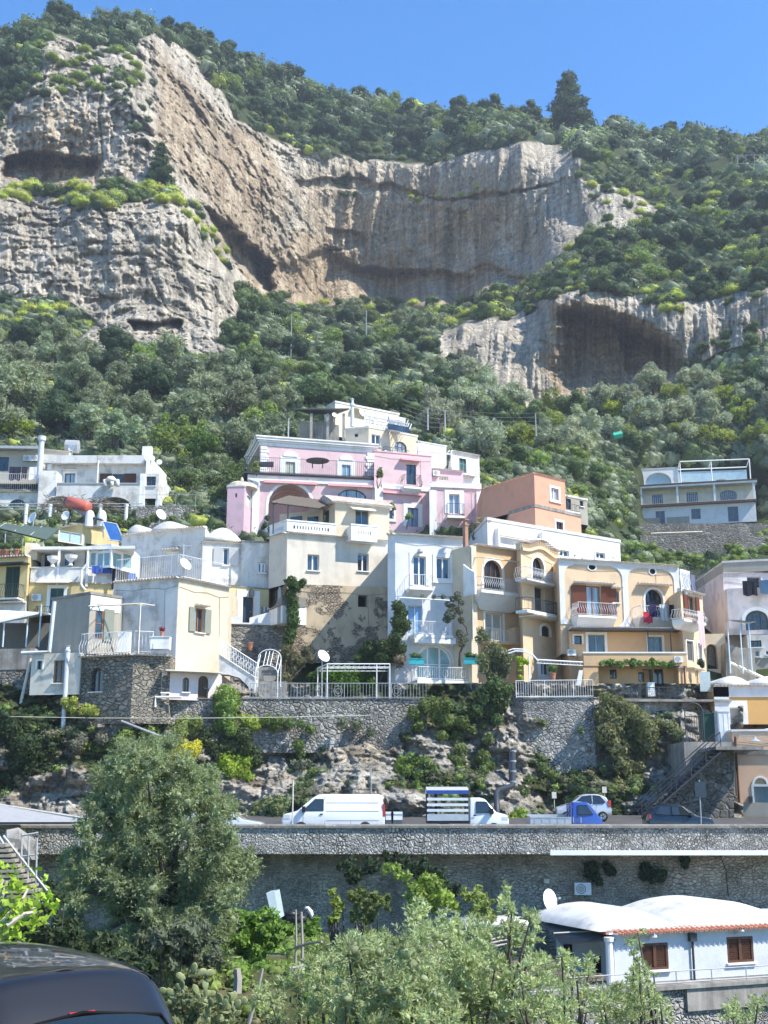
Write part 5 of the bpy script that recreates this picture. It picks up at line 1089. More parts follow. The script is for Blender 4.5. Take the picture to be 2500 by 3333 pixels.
k = MB(); k.T = w.pt; u0, u1 = w.hit(*C6(180, 1200))[0], w.hit(*C6(262, 1200))[0]; z0, z1 = w.hit(*C6(220, 1245))[1], w.hit(*C6(220, 1160))[1]; k.poly([(u, .02, z) for u, z in outline(u0, u1, z0, z1, .5)]); k.build('niche', GDK(), o)
ZT = zt; TERR = w
for i, (x, lb) in enumerate(((80, 'terracotta pot of pale stems left of the geranium'), (133, 'terracotta pot of red geraniums before yellow wall'))): u, z = w.hit(*C6(x, 870), -.5); pot(w.pt(u, -.5, zt+.12), .55, lb, plant='geranium' if i else 'mid', s=.55)
u, z = w.hit(*C6(320, 1115), .2); pot(w.pt(u, .25, z-.3), .55, 'terracotta urn fixed on the rough stone wall')
o = thing('solar_water_heater', tuple(P(*C3(650, 950), 100)), 'solar heater with red cylinder and dark sloping panel', 'solar heater')
a, b = P(*C3(600, 762), 100), P(*C3(770, 812), 99.2); d = b-a; k = MB(); k.tube([a-d*.02, a, a+d*.98, a+d*1.04], [.45, .52, .52, .35], 16); k.build('tank', plain('red_tank', (.50, .13, .09), .4), o, True)
k = MB(); k.tube([a-d*.12, a-d*.03], [.38, .48], 14); k.build('tank_end', paint('iron'), o)
k = MB(); q = [P(*C3(*p), Y) for p, Y in (((622, 800), 99.6), ((780, 850), 99), ((905, 915), 97.2), ((740, 880), 97.8))]; k.poly(q); k.poly([x-(0, 0, .12) for x in q]); [k.poly([q[i], q[(i+1) % 4], q[(i+1) % 4]-(0, 0, .12), q[i]-(0, 0, .12)]) for i in range(4)]; k.build('panel', plain('dark_collector', (.05, .05, .06), .3, .5), o)
k = MB(); [k.tube([P(*C3(*p), 100), P(*C3(*r), 100)], .05, 4) for p, r in (((590, 780), (615, 880)), ((620, 800), (595, 950)), ((740, 880), (740, 930)), ((600, 935), (880, 930)))]; k.build('stand', paint('iron'), o)
o = thing('solar_collector', tuple(P(*C3(990, 1100), 95)), 'bright blue tilted solar panel on the vaulted roof', 'solar panel')
q = [P(*C3(*p), Y) for p, Y in (((893, 928), 96.2), ((1018, 952), 95.8), ((1082, 1102), 94.4), ((960, 1092), 94.8))]
k = MB(); k.poly(q); k.build('glass', plain('blue_panel', (.045, .14, .38), .12, .8, var=.2), o)
k = MB(); [k.tube([q[i], q[(i+1) % 4]], .05, 4) for i in range(4)]; k.tube([q[0], P(*C3(900, 1070), 96.2)], .04, 4); k.tube([q[1], P(*C3(1020, 1080), 96)], .04, 4); k.build('frame', paint('steel'), o)
h = House('yellow_tiled_house', 'yellow house with tiled eaves beneath the solar panels', 'house', C3, (800, 1100, 98))
w = h.vol([(545, 985), (720, 950), (905, 985)], 98, 6, (700, 1110), YELL(), ref=1); [h.tiles(q, over=.3, r=.09) for q in w]
k = MB()
for x in (780, 885): p = P(*C3(x, 945), 97.8); k.lathe([(.38, -.3), (.38, .6), (.3, .95), (.1, 1.1)], p, 10)
k.build('chimney', M_white(), h.o); h.finish()
h = House('glazed_lean_to', 'pale blue glazed lean-to with mullioned panes beside a dark canopy', 'conservatory', C3, (610, 1110, 96))
w, = h.vol([(512, 1005), (722, 1040)], 95.8, 3, (600, 1118), paint('cream')); h.win(520, 1025, 712, 1112, w, fr='grey', mull=1, sill=False, glass=plain('pale_blue_glass', (.36, .50, .55), .1, .6), name='glazing', dep=.1); h.finish()
h = House('yellow_corner_house', 'yellow house with green shutters and roof terrace at the left edge', 'house', C3, (100, 1470, 88))
w = h.vol([(-200, 1252), (250, 1228)], 89, 8, (100, 1850), YELL())[0]; h.tiles(w, over=.4, r=.1)
h.cr = C4; h.win(38, 215, 145, 452, w, fr='green', mull=1, sill=False, glass=slats('slatted_green', FR['green']), name='shuttered_door', dep=.12); h.balcony(-80, 345, 132, 462, w, .9, 'belly', 'iron', sp=.18, th=.1)
h.win(-20, 545, 105, 612, w, arch=.9, fr='grey', mull=1, sur=.35, sill=False, name='arched_window'); k = MB(); k.T = w.pt; u0, u1, z0, z1 = h.rc(-80, 475, 172, 490, .5, w); k.box(u0, u1, 0, .5, z0, z1); k.box(u0, u1, 0, .08, w.z0, z0); k.build('white_band', GREYW(), h.o)
k = MB(); k.T = w.pt; u0, u1, z0, z1 = h.rc(-60, 178, 180, 205, .8, w); k.box(u0, u1, 0, .9, z0+.1, z0+.2); k.build('awning', paint('dark'), h.o)
h.cr = C3; wp2 = h.vol([(222, 1112), (330, 1122)], 88.6, 4, (240, 1260), CREAM())[0]
r = MB(); r.T = w.pt; rail_bars(r, w, [(0, -.1), (w.L-.5, -.1)], w.z1, w.z1+1.5, 'straight', .16); r.build('railing', paint('iron'), h.o); h.finish()
for i, (x, lb) in enumerate(((15, 'pot of green leaves at the left end of roof terrace'), (60, 'second potted shrub behind the roof terrace railing'), (150, 'tall terracotta pot near the cream terrace pier'))): u, z = w.hit(*C3(x, 1200), -.8); pot(w.pt(u, -.8, w.z1), .7, lb, plant='mid', s=.9)
o = thing('terrace_canopy', tuple(P(*C3(250, 1200), 92)), 'dark green mesh canopy on thin posts over the roof terrace', 'canopy')
k = MB(); q = [P(*C3(*p), Y) for p, Y in (((-60, 985), 89.5), ((400, 1100), 89.5), ((520, 1000), 95), ((0, 955), 95))]; k.poly(q); k.poly([x+np.array((0, 0, .1)) for x in q]); k.build('mesh_cover', plain('shade_net', (.07, .10, .085), .8), o)
k = MB()
for p, Y in (((50, 1015), 89.6), ((200, 1050), 89.6), ((320, 1085), 89.6), ((380, 1095), 89.6)): a = P(*C3(*p), Y); k.tube([a, a-(0, 0, 2.6)], .05, 5)
for t in (.1, .4, .7): a, b = q[0]+(q[1]-q[0])*t, q[3]+(q[2]-q[3])*t; k.tube([a+(0, 0, .15), b+(0, 0, .15)], .04, 4)
k.build('post', paint('grey'), o)
h = House('veranda_house', 'white house with glazed veranda over a yellow storey', 'house', C4, (450, 420, 87))
wv = h.vol([(245, 92), (640, 60)], 90.5, 5, (300, 240), plaster('veranda_inside', (.52, .50, .46)), name='veranda_wall')[0]
h.win(262, 118, 378, 222, wv, fr='white', mull=1, sill=False, glass=GL()); h.win(470, 112, 560, 212, wv, fr='white', mull=1, sill=False)
k = MB(); Q = [P(*C4(*p), Y) for p, Y in (((240, 78), 88.3), ((690, 50), 88.3), ((1015, 55), 88), ((1000, 35), 92), ((560, 20), 92), ((300, 60), 92))]; z = Q[0][2]; pl = [(q_[0], q_[1]) for q_ in Q]; k.prism(pl, lambda x, y: (x, y, z-.1), lambda x, y: (x, y, z+.12)); k.build('veranda_roof', M_white(), h.o)
wp_ = h.vol([(232, 228, 88.4), (652, 196, 88.4), (870, 240, 89.5)], 88.4, 3, (300, 335), GREYW(), name='veranda_parapet', cop=.08)
wy = h.vol([(222, 335, 88.5), (640, 300, 88.5), (860, 335, 89.5)], 88.5, 6, (300, 560), YELL(), name='lower_wall'); h.tiles(wy[1], over=.3, r=.1)
h.win(375, 380, 476, 575, wy[0], fr='tealg', mull=1, sill=False, sur=.25, glass=slats('slatted_tealg', FR['tealg']), dep=.12, name='shuttered_door'); h.balcony(262, 512, 372, 575, wy[0], .8, 'belly', 'iron', sp=.16, th=.1)
k = MB(); k.T = wy[0].pt; u0, u1, z0, z1 = h.rc(275, 312, 520, 332, .8, wy[0]); k.prism([(0, z1+.1), (.9, z0), (.9, z0-.07), (0, z1)], lambda o, z: (u0, o, z), lambda o, z: (u1, o, z)); k.build('awning', M_white(), h.o)
for x in (448, 664): a = P(*C4(x, 70), 88.4); k = MB(); k.box(a[0]-.08, a[0]+.08, 88.35, 88.5, a[2]-3.0, a[2]+.05); k.build('post', M_white(), h.o)
k = MB(); k.T = wy[0].pt; a = [wy[0].hit(*C4(x, y), .5) for x, y in ((650, 200), (612, 250), (608, 350), (640, 395))]; k.tube([(p[0], .5, p[1]) for p in a], .09, 6); k.build('drainpipe', M_white(), h.o)
h.finish()
u, z = wy[0].hit(*C4(272, 447), .4); aircon(wy[0], u, z, 'air conditioner on the yellow wall left of teal shutters', 1.5)
h = House('glass_winter_garden', 'glass walled winter garden with white frames on the terrace', 'conservatory', C4, (830, 240, 89))
wg = h.vol([(672, 62, 89.0), (838, 66, 88.2), (1002, 80, 90.5)], 89.0, 3, (700, 235), paint('white'), ref=0)
for a, b, c, d, q in ((676, 110, 722, 212, 0), (726, 110, 826, 216, 0), (728, 76, 826, 104, 0), (844, 112, 915, 228, 1), (920, 118, 990, 235, 1), (846, 78, 992, 106, 1)): h.win(a, b, c, d, wg[q], fr='white', mull=0 if c-a < 90 else 1, sill=False, glass=plain('green_tint_glass', (.20, .34, .36), .1, .7), dep=.06, name='glazing')
h.finish()
for i, (x, y) in enumerate(((395, 195), (530, 185))):
    p = P(*C4(x, y+22), 88.3); k = MB(); k.lathe([(.18, 0), (.1, .15), (.12, .25), (.42, .5), (.48, .75), (.4, .75)], p, 12); tag(k.build('stone_urn', M_white()), ('left' if i == 0 else 'right')+' white goblet urn on the veranda parapet', 'urn')
u0, z0 = wp_[1].hit(*C4(690, 208), .5)
cloth(wp_[1], [(u0, u0+.6, z0, z0-.6, (.03, .07, .28), 'short blue towel at left of the veranda line'), (u0+.7, u0+1.5, z0, z0-.5, (.04, .09, .30), 'blue trousers on the veranda washing line'), (u0+1.55, u0+1.8, z0-.1, z0-1.7, (.02, .02, .04), 'long dark sock-like garment on the veranda line'), (u0+2.8, u0+3.4, z0-.3, z0-2.0, (.10, .17, .36), 'striped blue towel hanging over tiled eaves')], .5, '')
h = House('corner_tower_house', 'tall cream and white corner house with balcony over a stone base', 'house', C4, (1300, 900, 80))
wt_ = h.vol([(855, 335), (1342, 295), (1720, 372)], 79.5, 9, (1300, 1020), CREAM(), ref=1, name='front_wall')
wl_, wr3 = wt_
[h.tiles(q, over=.3, r=.1) for q in wt_]
k = MB(); k.T = wl_.pt; k.box(0, wl_.L-.02, .002, .02, wl_.z0, wl_.z1-.1); k.build('side_render', GREYW(), h.o)
h.win(1463, 530, 1530, 712, wr3, fr='wood', mull=1, shut='sage', shw=.62, dep=.25, sur=.0, hood=.1)
r = MB()
for q in wt_: r.T = q.pt; rail_bars(r, q, [(.05, -.15), (q.L-.05, -.15)], q.z1+.05, q.z1+1.6, 'straight', .17)
r.build('roof_railing', paint('white'), h.o)
wd2 = h.vol([(390, 470), (680, 425), (905, 458)], 78.6, 4, (600, 860), STUC(), ref=1, name='bay_wall', cop=.18, copm=CONC())
h.win(712, 530, 772, 760, wd2[1], fr='wood', mull=0, bars=1, sill=False, dep=.06, name='balcony_door'); 
u0, u1, z0, z1 = h.rc(778, 538, 852, 780, .05, wd2[1]); k = MB(); k.T = wd2[1].pt; k.box(u0, u1, .04, .1, z0, z1); k.build('shutter', slats('slatted_sage', FR['sage']), h.o)
k = MB(); k.T = wd2[1].pt; n = wd2[1].L; k.box(0.01, n, .002, .035, wd2[1].z1-1.0, wd2[1].z1-.06); k.build('white_band', M_white(), h.o)
wb2 = h.vol([(240, 870), (610, 862)], 78.8, 6, (300, 1180), plaster('stained_white_plaster', (.60, .58, .50), (.34, .30, .24), .6, .5), name='base_wall')[0]
h.win(280, 925, 317, 988, wb2, fr='dark', mull=0, sur=.1, sill=False); h.win(400, 920, 482, 1090, wb2, fr='wood', mull=1, dep=.3)
bs = h.vol([(610, 895, 78.5), (1000, 905, 76.9), (1280, 905, 77.6)], 78.5, 6, (700, 1400), STONET(), name='stone_base', ref=0)
h.win(678, 980, 768, 1155, bs[0], arch=.9, fr='brown', mull=1, dep=.3); h.tiles(bs[0], over=.35, r=.1); h.tiles(bs[1], over=.35, r=.1)
wpk = h.vol([(1215, 1000, 77.4), (1640, 1005, 79)], 77.4, 3, (1300, 1215), plaster('pale_pink_plaster', (.68, .60, .60), (.5, .45, .42), .35), name='pink_base')[0]
h.win(1213, 1032, 1265, 1160, wpk, arch=1, fr='brown', mull=1, dep=.15); h.win(1370, 1048, 1418, 1158, wpk, arch=1, fr='brown', mull=1, dep=.15); h.win(1486, 1036, 1562, 1208, wpk, arch=1, fr='brown', mull=1, dep=.15, sill=False, name='door', panel=plain('brown_door', (.09, .055, .035), .6))
k = MB(); k.T = wpk.pt; k.box(0, wpk.L, 0, .9, wpk.z1-.05, wpk.z1+.02); k.build('porch_frame', paint('cream'), h.o)
r = MB(); q = Wall(bs[0].pt(0, .9, 0)[:2], bs[1].pt(bs[1].L*.55, .9, 0)[:2], 0, 0); 
r.T = bs[0].pt; rail_bars(r, bs[0], [(.2, 0), (.2, .35), (bs[0].L, .35)], bs[0].z1+.05, bs[0].z1+1.45, 'belly', .2); r.T = bs[1].pt; rail_bars(r, bs[1], [(0, .35), (bs[1].L*.5, .35), (bs[1].L*.5, 0)], bs[1].z1+.05, bs[1].z1+1.45, 'belly', .2); r.build('balcony_railing', paint('white'), h.o)
k = MB(); a = [P(*C4(x, y), Y) for x, y, Y in ((665, 515, 77), (1055, 495, 76.6), (1160, 510, 79), (720, 500, 79))]
for i in range(4): k.tube([a[i], a[(i+1) % 4]], .05, 4)
for t in (.2, .4, .6, .8): k.tube([a[0]+(a[1]-a[0])*t, a[3]+(a[2]-a[3])*t], .03, 4)
k.tube([a[1], (a[1][0], a[1][1], bs[1].z1)], .045, 4); k.build('awning_frame', paint('cream'), h.o)
k = MB(); a = P(*C4(408, 480), 78.3); b = P(*C4(370, 855), 78.3); k.tube([a, b, b-(1.8, 0, .1)], .14, 8); a = P(*C4(508, 850), 78.3); k.lathe([(.15, -5.6), (.15, -.1), (.19, 0), (.11, .25), (.17, .35)], a, 10); k.build('drainpipe', paint('steel'), h.o)
h.finish(); TOWER = wr3
p = P(*C4(1200, 840), 77.2); k = MB(); k.box(p[0]-.55, p[0]+.65, 76.8, 77.5, p[2], p[2]+.75); k.box(p[0]-.58, p[0]+.68, 76.75, 77.55, p[2]+.75, p[2]+.8); tag(k.build('storage_box', M_white()), 'white storage box at the right end of belly-railed balcony', 'box')
pot((p[0]+.1, 77.1, p[2]+.8), .32, 'terracotta pots of red flowers on the white box', plant='geranium', s=.5)
p = P(*C4(930, 760), 78); k = MB(); k.box(p[0]-.4, p[0]+.4, 77.9, 78.4, p[2]-.9, p[2]+.45); tag(k.build('white_cabinet', M_white()), 'white cabinet against the wall on the balcony', 'cabinet')
dish(*C4(1390, 200), 79.6, 1.5, 'old dish with an orange rust stain on roof railing', .9, .5, .9)
antenna(*C4(1375, 160), 79.5, 1.0, 'thin television aerial on the corner house roof')
h = House('left_porch', 'dark open porch with white slanted roof beside the stucco bay', 'porch', C4, (150, 830, 83))
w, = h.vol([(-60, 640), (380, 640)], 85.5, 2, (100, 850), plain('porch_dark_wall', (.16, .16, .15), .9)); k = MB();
a, b = P(*C4(-60, 648), 81.5), P(*C4(290, 572), 81.5); c, d = P(*C4(385, 580), 85.4), P(*C4(-60, 640), 85.4)+np.array((0, 0, .8)); k.poly([a, b, c, d]); k.poly([q+np.array((0, 0, .15)) for q in (a, b, c, d)]); k.poly([a, b, b+np.array((0, 0, .15)), a+np.array((0, 0, .15))]); k.build('roof', M_white(), h.o)
for x in (20, 195, 290): p = P(*C4(x, 820), 81.8); k = MB(); k.tube([p, p+(0, 0, 2.9 if x > 250 else 2.3)], .055, 6); k.build('post', paint('paleblue'), h.o)
h.finish()
o = thing('left_stone_wall', tuple(P(*C4(100, 1300), 80.5)), 'tall rubble and render retaining wall at the far left', 'stone wall')
w = Wall(P(*C4(-300, 1000), 80.8)[:2], P(*C4(255, 1000), 80.2)[:2], 0, 0); k = MB(); k.T = w.pt; zt = w.hit(*C4(0, 835))[1]; zm = w.hit(*C4(100, 990))[1]; zb = w.hit(*C4(100, 1500))[1]; k.box(0, w.L, -3, 0, zb, zm); k.build('stonework', STONE(), o); k = MB(); k.T = w.pt; k.box(0, w.L, -3.0, .04, zm, zt); k.build('render_band', CONC(), o)
k = MB(); k.tube([P(*C4(232, 905), 79.8), P(*C4(160, 1220), 79.5), P(*C4(135, 1400), 79.3)], .1, 6); tag(k.build('drainpipe', paint('cream')), 'long slanting pale pipe down the far left stone wall', 'pipe')
o = thing('garden_stair', tuple(P(*C6(200, 1580), 80)), 'white garden stair with scroll railing over a pink arch', 'stairs')
w = Wall(P(*C6(-40, 1400), 80.6)[:2], P(*C6(400, 1400), 80.6)[:2], 0, 0); k = MB(); k.T = w.pt; H_ = lambda x, y: w.hit(*C6(x, y))
tri = [H_(*p) for p in ((38, 1180), (370, 1410), (370, 1560), (320, 1560), (300, 1480), (220, 1400), (120, 1370), (38, 1365))]; k.prism(tri, lambda u, z: (u, 0, z), lambda u, z: (u, -1.3, z)); k.build('flight', GREYW(), o)
k = MB(); k.T = w.pt; pr = [H_(*p) for p in ((-20, 1365), (60, 1368), (330, 1580), (-20, 1580))]; k.prism(pr, lambda u, z: (u, -.8, z), lambda u, z: (u, -1.1, z)); k.build('arch_infill', plaster('peach_pink_plaster', (.62, .42, .38), (.5, .4, .36), .3), o)
k = MB(); k.T = w.pt; a, b = H_(45, 1190), H_(375, 1405); rg = random.Random(2)
for f in (0, 1): k.tube([(a[0], .05, a[1]+f*1.0), (b[0], .05, b[1]+f*1.0)], .03, 4)
for i in range(23):
    t = i/22; u, z = a[0]+(b[0]-a[0])*t, a[1]+(b[1]-a[1])*t; k.tube([(u, .05, z), (u, .05, z+1.0)], .016, 3, False)
    if i % 2: k.tube([(u+.17*cos(q*pi/4), .05, z+.5+.2*sin(q*pi/4)) for q in range(9)], .018, 3, False)
k.build('railing', paint('white'), o)
ZG = P(*C6(1000, 1585), 79)[2]
o = thing('rose_arch', tuple(P(*C6(465, 1570), 79.6)), 'white metal arch trellis over the garden steps', 'trellis')
k = MB(); c = P(*C6(465, 1300), 79.6); c2 = P(*C6(490, 1300), 81)
for cc, R in ((c, .74), (c2, .76)):
    zz = P(*C6(465, 1362), cc[1])[2]+(1.05 if cc is c2 else 0); k.tube([(cc[0]-R, cc[1], ZG)]+[(cc[0]-R*cos(pi*i/10), cc[1], zz+R*.75*sin(pi*i/10)) for i in range(11)]+[(cc[0]+R, cc[1], ZG)], .032, 5)
for i in (0, 2, 4, 5, 6, 8, 10): z1 = P(*C6(465, 1362), c[1])[2]; k.tube([(c[0]-.74*cos(pi*i/10), c[1], z1+.55*sin(pi*i/10)), (c2[0]-.76*cos(pi*i/10), c2[1], z1+1.07+.57*sin(pi*i/10))], .024, 4)
k.build('hoops', paint('white'), o)
k = MB(); [k.box(c[0]-1.2, c[0]+1.2, 79.8+i*.3, 80.1+i*.3, ZG+i*.22-.2, ZG+(i+1)*.22) for i in range(11)]; tag(k.build('garden_steps', CONC()), 'grey steps rising under the white arch trellis', 'steps')
o = thing('garden_pergola', tuple(P(*C6(1250, 1570), 79.5)), 'rectangular white pipe pergola over the terrace garden', 'pergola')
q = [P(*C6(1010, 1275), 79.4), P(*C6(1572, 1285), 79.4)]; z = q[0][2]; k = MB(); xa, xb = q[0][0], q[1][0]; xm = P(*C6(1455, 1300), 79.4)[0]; xl = P(*C6(925, 1300), 82)[0]
pts = [(xa, 79.4), (xb, 79.4), (xb, 82), (xl, 82)]
for i in range(4): a, b = pts[i], pts[(i+1) % 4]; k.tube([a+(z,), b+(z,)], .04, 5); k.tube([a+(z-.2,), b+(z-.2,)], .025, 4)
for i in range(14): t = i/13; k.tube([(xa+(xb-xa)*t, 79.4, z), (xl+(xb-xl)*t, 82, z)], .025, 4)
k.build('roof_frame', paint('white'), o)
for x, y in ((xa, 79.4), (xm, 79.4), (xb, 79.4), (xl, 82)): k = MB(); k.tube([(x, y, ZG), (x, y, z)], .04, 6); k.build('post', paint('white'), o)
dish(*C6(975, 1205), 81.5, 1.5, 'white dish standing in the terrace garden shrubs', .7, .5, 3.0)
a, b = P(*C10(1080, 98), 78.6), P(*C11(182, 98), 78.6); ZG = (a[2]+b[2])/2; a[2] = b[2] = ZG
fence_run('ornate_railing', 'long white ornamental railing along the garden terrace', [a, b], .98, col='grey', sp=.2, ornate=True, posts=3.0)
def rock2():
    def f(b):
        g = b.geo(); rk = b.attr('rock')
        n1 = b.noise(b.geo((.9, .9, 1.2)), 1, 8, .68, .4); n2 = b.noise(b.geo((.25, .25, .35)), 1, 6, .6)
        grey = b.ramp(n1, (.3, (.16, .15, .13)), (.46, (.38, .355, .31)), (.62, (.59, .55, .48)), (.78, (.74, .69, .60)))
        tn = b.ramp(n1, (.3, (.20, .15, .10)), (.55, (.46, .38, .28)), (.75, (.60, .53, .42)))
        c = b.mix(b.ramp(n2, (.5, 0.0), (.68, .8)), grey, tn)
        e = b.vor(b.mix(.25, b.geo((.9, .9, 1.3)), b.n('TexNoise', i_Vector=g, i_Scale=.9).outputs['Color']), .9, 'DISTANCE_TO_EDGE')
        c = b.mix(b.ramp(e, (0, .35), (.03, 0.0)), c, (.10, .095, .085)); c = b.mix(1.0, c, b.ramp(b.noise(b.geo((.25, .25, 1.8)), 1.3, 6, .65), (.38, .5), (.55, 1.0)), 'MULTIPLY')
        c = b.mix(b.ramp(b.noise(g, .7, 8, .75), (.54, 0.0), (.64, .8)), c, (.075, .085, .045))
        gnd = b.ramp(b.noise(g, 1.6, 8, .7), (.3, (.03, .035, .018)), (.55, (.07, .085, .035)), (.75, (.13, .12, .07)))
        c = b.mix(rk, gnd, c); b.out(c, .95, .1, b.bump(b.math('ADD', b.noise(b.geo((1, 1, 1.6)), 2.2, 8, .7), b.math('MULTIPLY', b.ramp(e, (0, 0.0), (.1, 1.0)), .4)), .9, .5))
    return mat('roadside_rock', f)
C6T = [(-250, 2230, 81), (1250, 2230, 82), (2400, 2230, 82), (-250, 2330, 80), (500, 2330, 80), (1250, 2330, 80.5), (1700, 2340, 80.5), (2350, 2300, 80.5), (-250, 2450, 78), (300, 2450, 78.4), (800, 2430, 78.4), (1250, 2430, 78.4), (1500, 2430, 78.4), (1750, 2460, 79), (2100, 2460, 78.6), (2300, 2460, 77.5),
       (-250, 2560, 76), (400, 2560, 76.4), (900, 2560, 76), (1300, 2560, 76.3), (1700, 2560, 76.6), (2100, 2560, 76), (2300, 2560, 75), (-250, 2640, 74), (500, 2650, 74), (1000, 2650, 73), (1500, 2650, 73), (1900, 2650, 74), (2300, 2650, 74), (1250, 2720, 71.5), (-250, 2720, 71.5), (2400, 2720, 72)]
_f6 = rbf(C6T)
def depth6(px, py):
    px = np.asarray(px, float); py = np.asarray(py, float); d = _f6(px, py); r = rays(px, py); p = r*(d/r[..., 1])[..., None]; X, Z = p[..., 0], p[..., 2]
    W = fbm(X*.12, Z*.12, 1.7, 3)*2
    return d-(ridged(Z*.42+X*.05+W*.3, X*.06, 3.3, 4, .55)-.5)*2.6-(ridged(X*.22+W*.3, Z*.1, 7.7, 4, .55)-.5)*2.4+fbm(X*.6, Z*.8, 5.1, 5, .68)*1.9-(_rv[_pr[(_pr[np.floor(X*.55+W).astype(np.int64) & 4095]+np.floor(Z*.8+W*.7).astype(np.int64)) & 4095]]-.5)*.8+np.floor(fbm(X*.17, Z*.2, 8.1, 2)*6)/6*1.6
def make_rockface():
    px = np.arange(-230, 2420, 3.2); py = np.arange(2225, 2730, 3.2); PX, PY = np.meshgrid(px, py); D = depth6(PX, PY); r = rays(PX, PY); p = r*(D/r[..., 1])[..., None]
    veg = fbm(PX*.006, PY*.009, 4.4, 4); rk = sstep(.22, .05, veg+.5*sstep(330, 100, PX)*sstep(2600, 2400, PY))
    o = mesh_np('rock_face', p.reshape(-1, 3), grid_faces(len(py), len(px)), rock2(), attrs={'rock': rk.ravel()}); tag(o, kind='structure')
make_rockface()
STONEW = lambda: masonry('pale_fieldstone', (.62, .60, .56), (.43, .415, .39), (.10, .095, .085), 4.4, .10, .09, 1.1, .4)
STONEP = lambda: masonry('parapet_fieldstone', (.74, .72, .67), (.50, .485, .45), (.12, .11, .10), 7.0, .10, .10, .8, .4)
STONED = lambda: masonry('squared_old_masonry', (.62, .56, .45), (.46, .41, .33), (.28, .25, .20), 4.6, .07, .045, 1.7, .35, .5)
STONEG = lambda: masonry('garden_fieldstone', (.60, .58, .53), (.40, .385, .36), (.12, .11, .10), 3.6, .12, .08, 1.1, .5, .4)
def slabwall(name, label, pts, zt, zb, th, m, part='stonework', cap=None, cat='stone wall', capm=None):
    o = thing(name, ((pts[0][0]+pts[-1][0])/2, (pts[0][1]+pts[-1][1])/2, zb), label, cat); k = MB()
    ws = [Wall(a, b, zb, zt) for a, b in zip(pts, pts[1:])]
    for w in ws: k.T = w.pt; k.box(0, w.L, -th, 0, zb, zt)
    k.build(part, m, o)
    if cap:
        k = MB()
        for w in ws: k.T = w.pt; k.box(-.02, w.L+.02, -th-.05, .06, zt+.003, zt+cap)
        k.build('coping', capm or CONC(), o)
    return ws
zb = P(*C10(900, 195), 78.6)[2]
slabwall('garden_terrace_wall', 'long grey fieldstone wall under the white garden railing', [P(*C10(480, 98), 77.6)[:2], P(*C10(660, 98), 78.4)[:2], P(*C11(185, 98), 78.75)[:2]], ZG-.03, zb-2.0, 1.5, STONEG(), cap=.05)
a = P(*C11(548, 98), 78.8); zt = a[2]
slabwall('bulging_stone_wall', 'high pale fieldstone wall beneath the mustard house railing', [P(*C11(548, 98), 79.2)[:2], P(*C11(600, 98), 78.7)[:2], P(*C11(905, 98), 78.3)[:2], P(*C11(940, 98), 79.3)[:2], P(*C11(1300, 98), 80.2)[:2]], zt, P(*C11(700, 400), 76)[2]-.5, 1.6, STONEW(), cap=.06)
fence_run('terrace_railing', 'white vertical bar railing on the high fieldstone wall', [P(*C11(572, 95), 79.0)[:2].tolist()+[zt+.05], P(*C11(903, 95), 78.45)[:2].tolist()+[zt+.05]], 1.12, col='white', sp=.15)
fence_run('scroll_railing', 'low dark scroll railing in front of the vine terrace', [P(*C8(560, 1190), 80.2)[:2].tolist()+[zt+.05], P(*C8(985, 1190), 80.3)[:2].tolist()+[zt+.05]], .8, col='iron', sp=.3, ornate=True, posts=1.2)
k = MB(); w = Wall(P(*C8(380, 1100), 80.3)[:2], P(*C8(1170, 1100), 80.5)[:2], 0, 0); k.box(w.A[0]-8, w.B[0]+1.5, 79.3, 84, zt-.15, zt-.01); tag(k.build('terrace_floor', CONC()), kind='structure')
w = Wall(P(*C7(330, 1380), 81)[:2], P(*C7(840, 1380), 81.4)[:2], 0, 0)
slabwall('mossy_base_wall', 'mossy plastered wall below the slim white house', [P(*C11(130, 40), 81.8)[:2], P(*C11(380, 40), 81.6)[:2]], P(*C11(250, 32), 81.7)[2], P(*C11(250, 300), 80)[2], 3, plaster('mossy_plaster', (.36, .34, .27), (.12, .13, .08), .9, .6))
for nm, lb, x0, x1, y0, y1, Y, m in (('hillside_stone_wall', 'grey dry stone wall beside the terraced white house', 1190, 1700, 800, 1000, 116, STONEG()),):
    a, b = P(*C3(x0, y0), Y), P(*C3(x1, y0), Y); slabwall(nm, lb, [a[:2], b[:2]], a[2], P(*C3(x0, y1), Y)[2], 1, m)
    fence_run('wire_fence', 'grey rail fence above the dry stone wall', [(a[0], a[1], a[2]), (b[0], b[1], a[2])], 1.2, col='grey', sp=1.6)
for i, (x0, x1, y0, y1, Y, lb) in enumerate(((830, 1660, 525, 585, 171, 'upper dry stone terrace wall under the hillside villa'), (940, 1640, 590, 700, 152, 'lower broad dry stone terrace wall below the villa'))):
    a, b = P(*C9(x0, y0), Y), P(*C9(x1, y0), Y); slabwall('dry_stone_wall', lb, [a[:2], b[:2]], a[2], P(*C9(x0, y1), Y)[2]-1, 2, STONE())
    if i == 0: k = MB(); k.tube([P(*C9(1000, 582), 170.5), P(*C9(1290, 572), 170.5)], .12, 4); tag(k.build('wooden_pole', paint('cream')), 'long pale pole lying along the villa terrace', 'pole')
ZP = P(1250, 2683, 60)[2]; ZR = ZP-.55
asph = mat('asphalt', lambda b: b.out(b.ramp(b.noise(b.geo(), 1.2, 8, .7), (.3, (.055, .053, .05)), (.7, (.11, .105, .10))), .9, .2, b.bump(b.noise(b.geo(), 18, 3), .3, .02)))
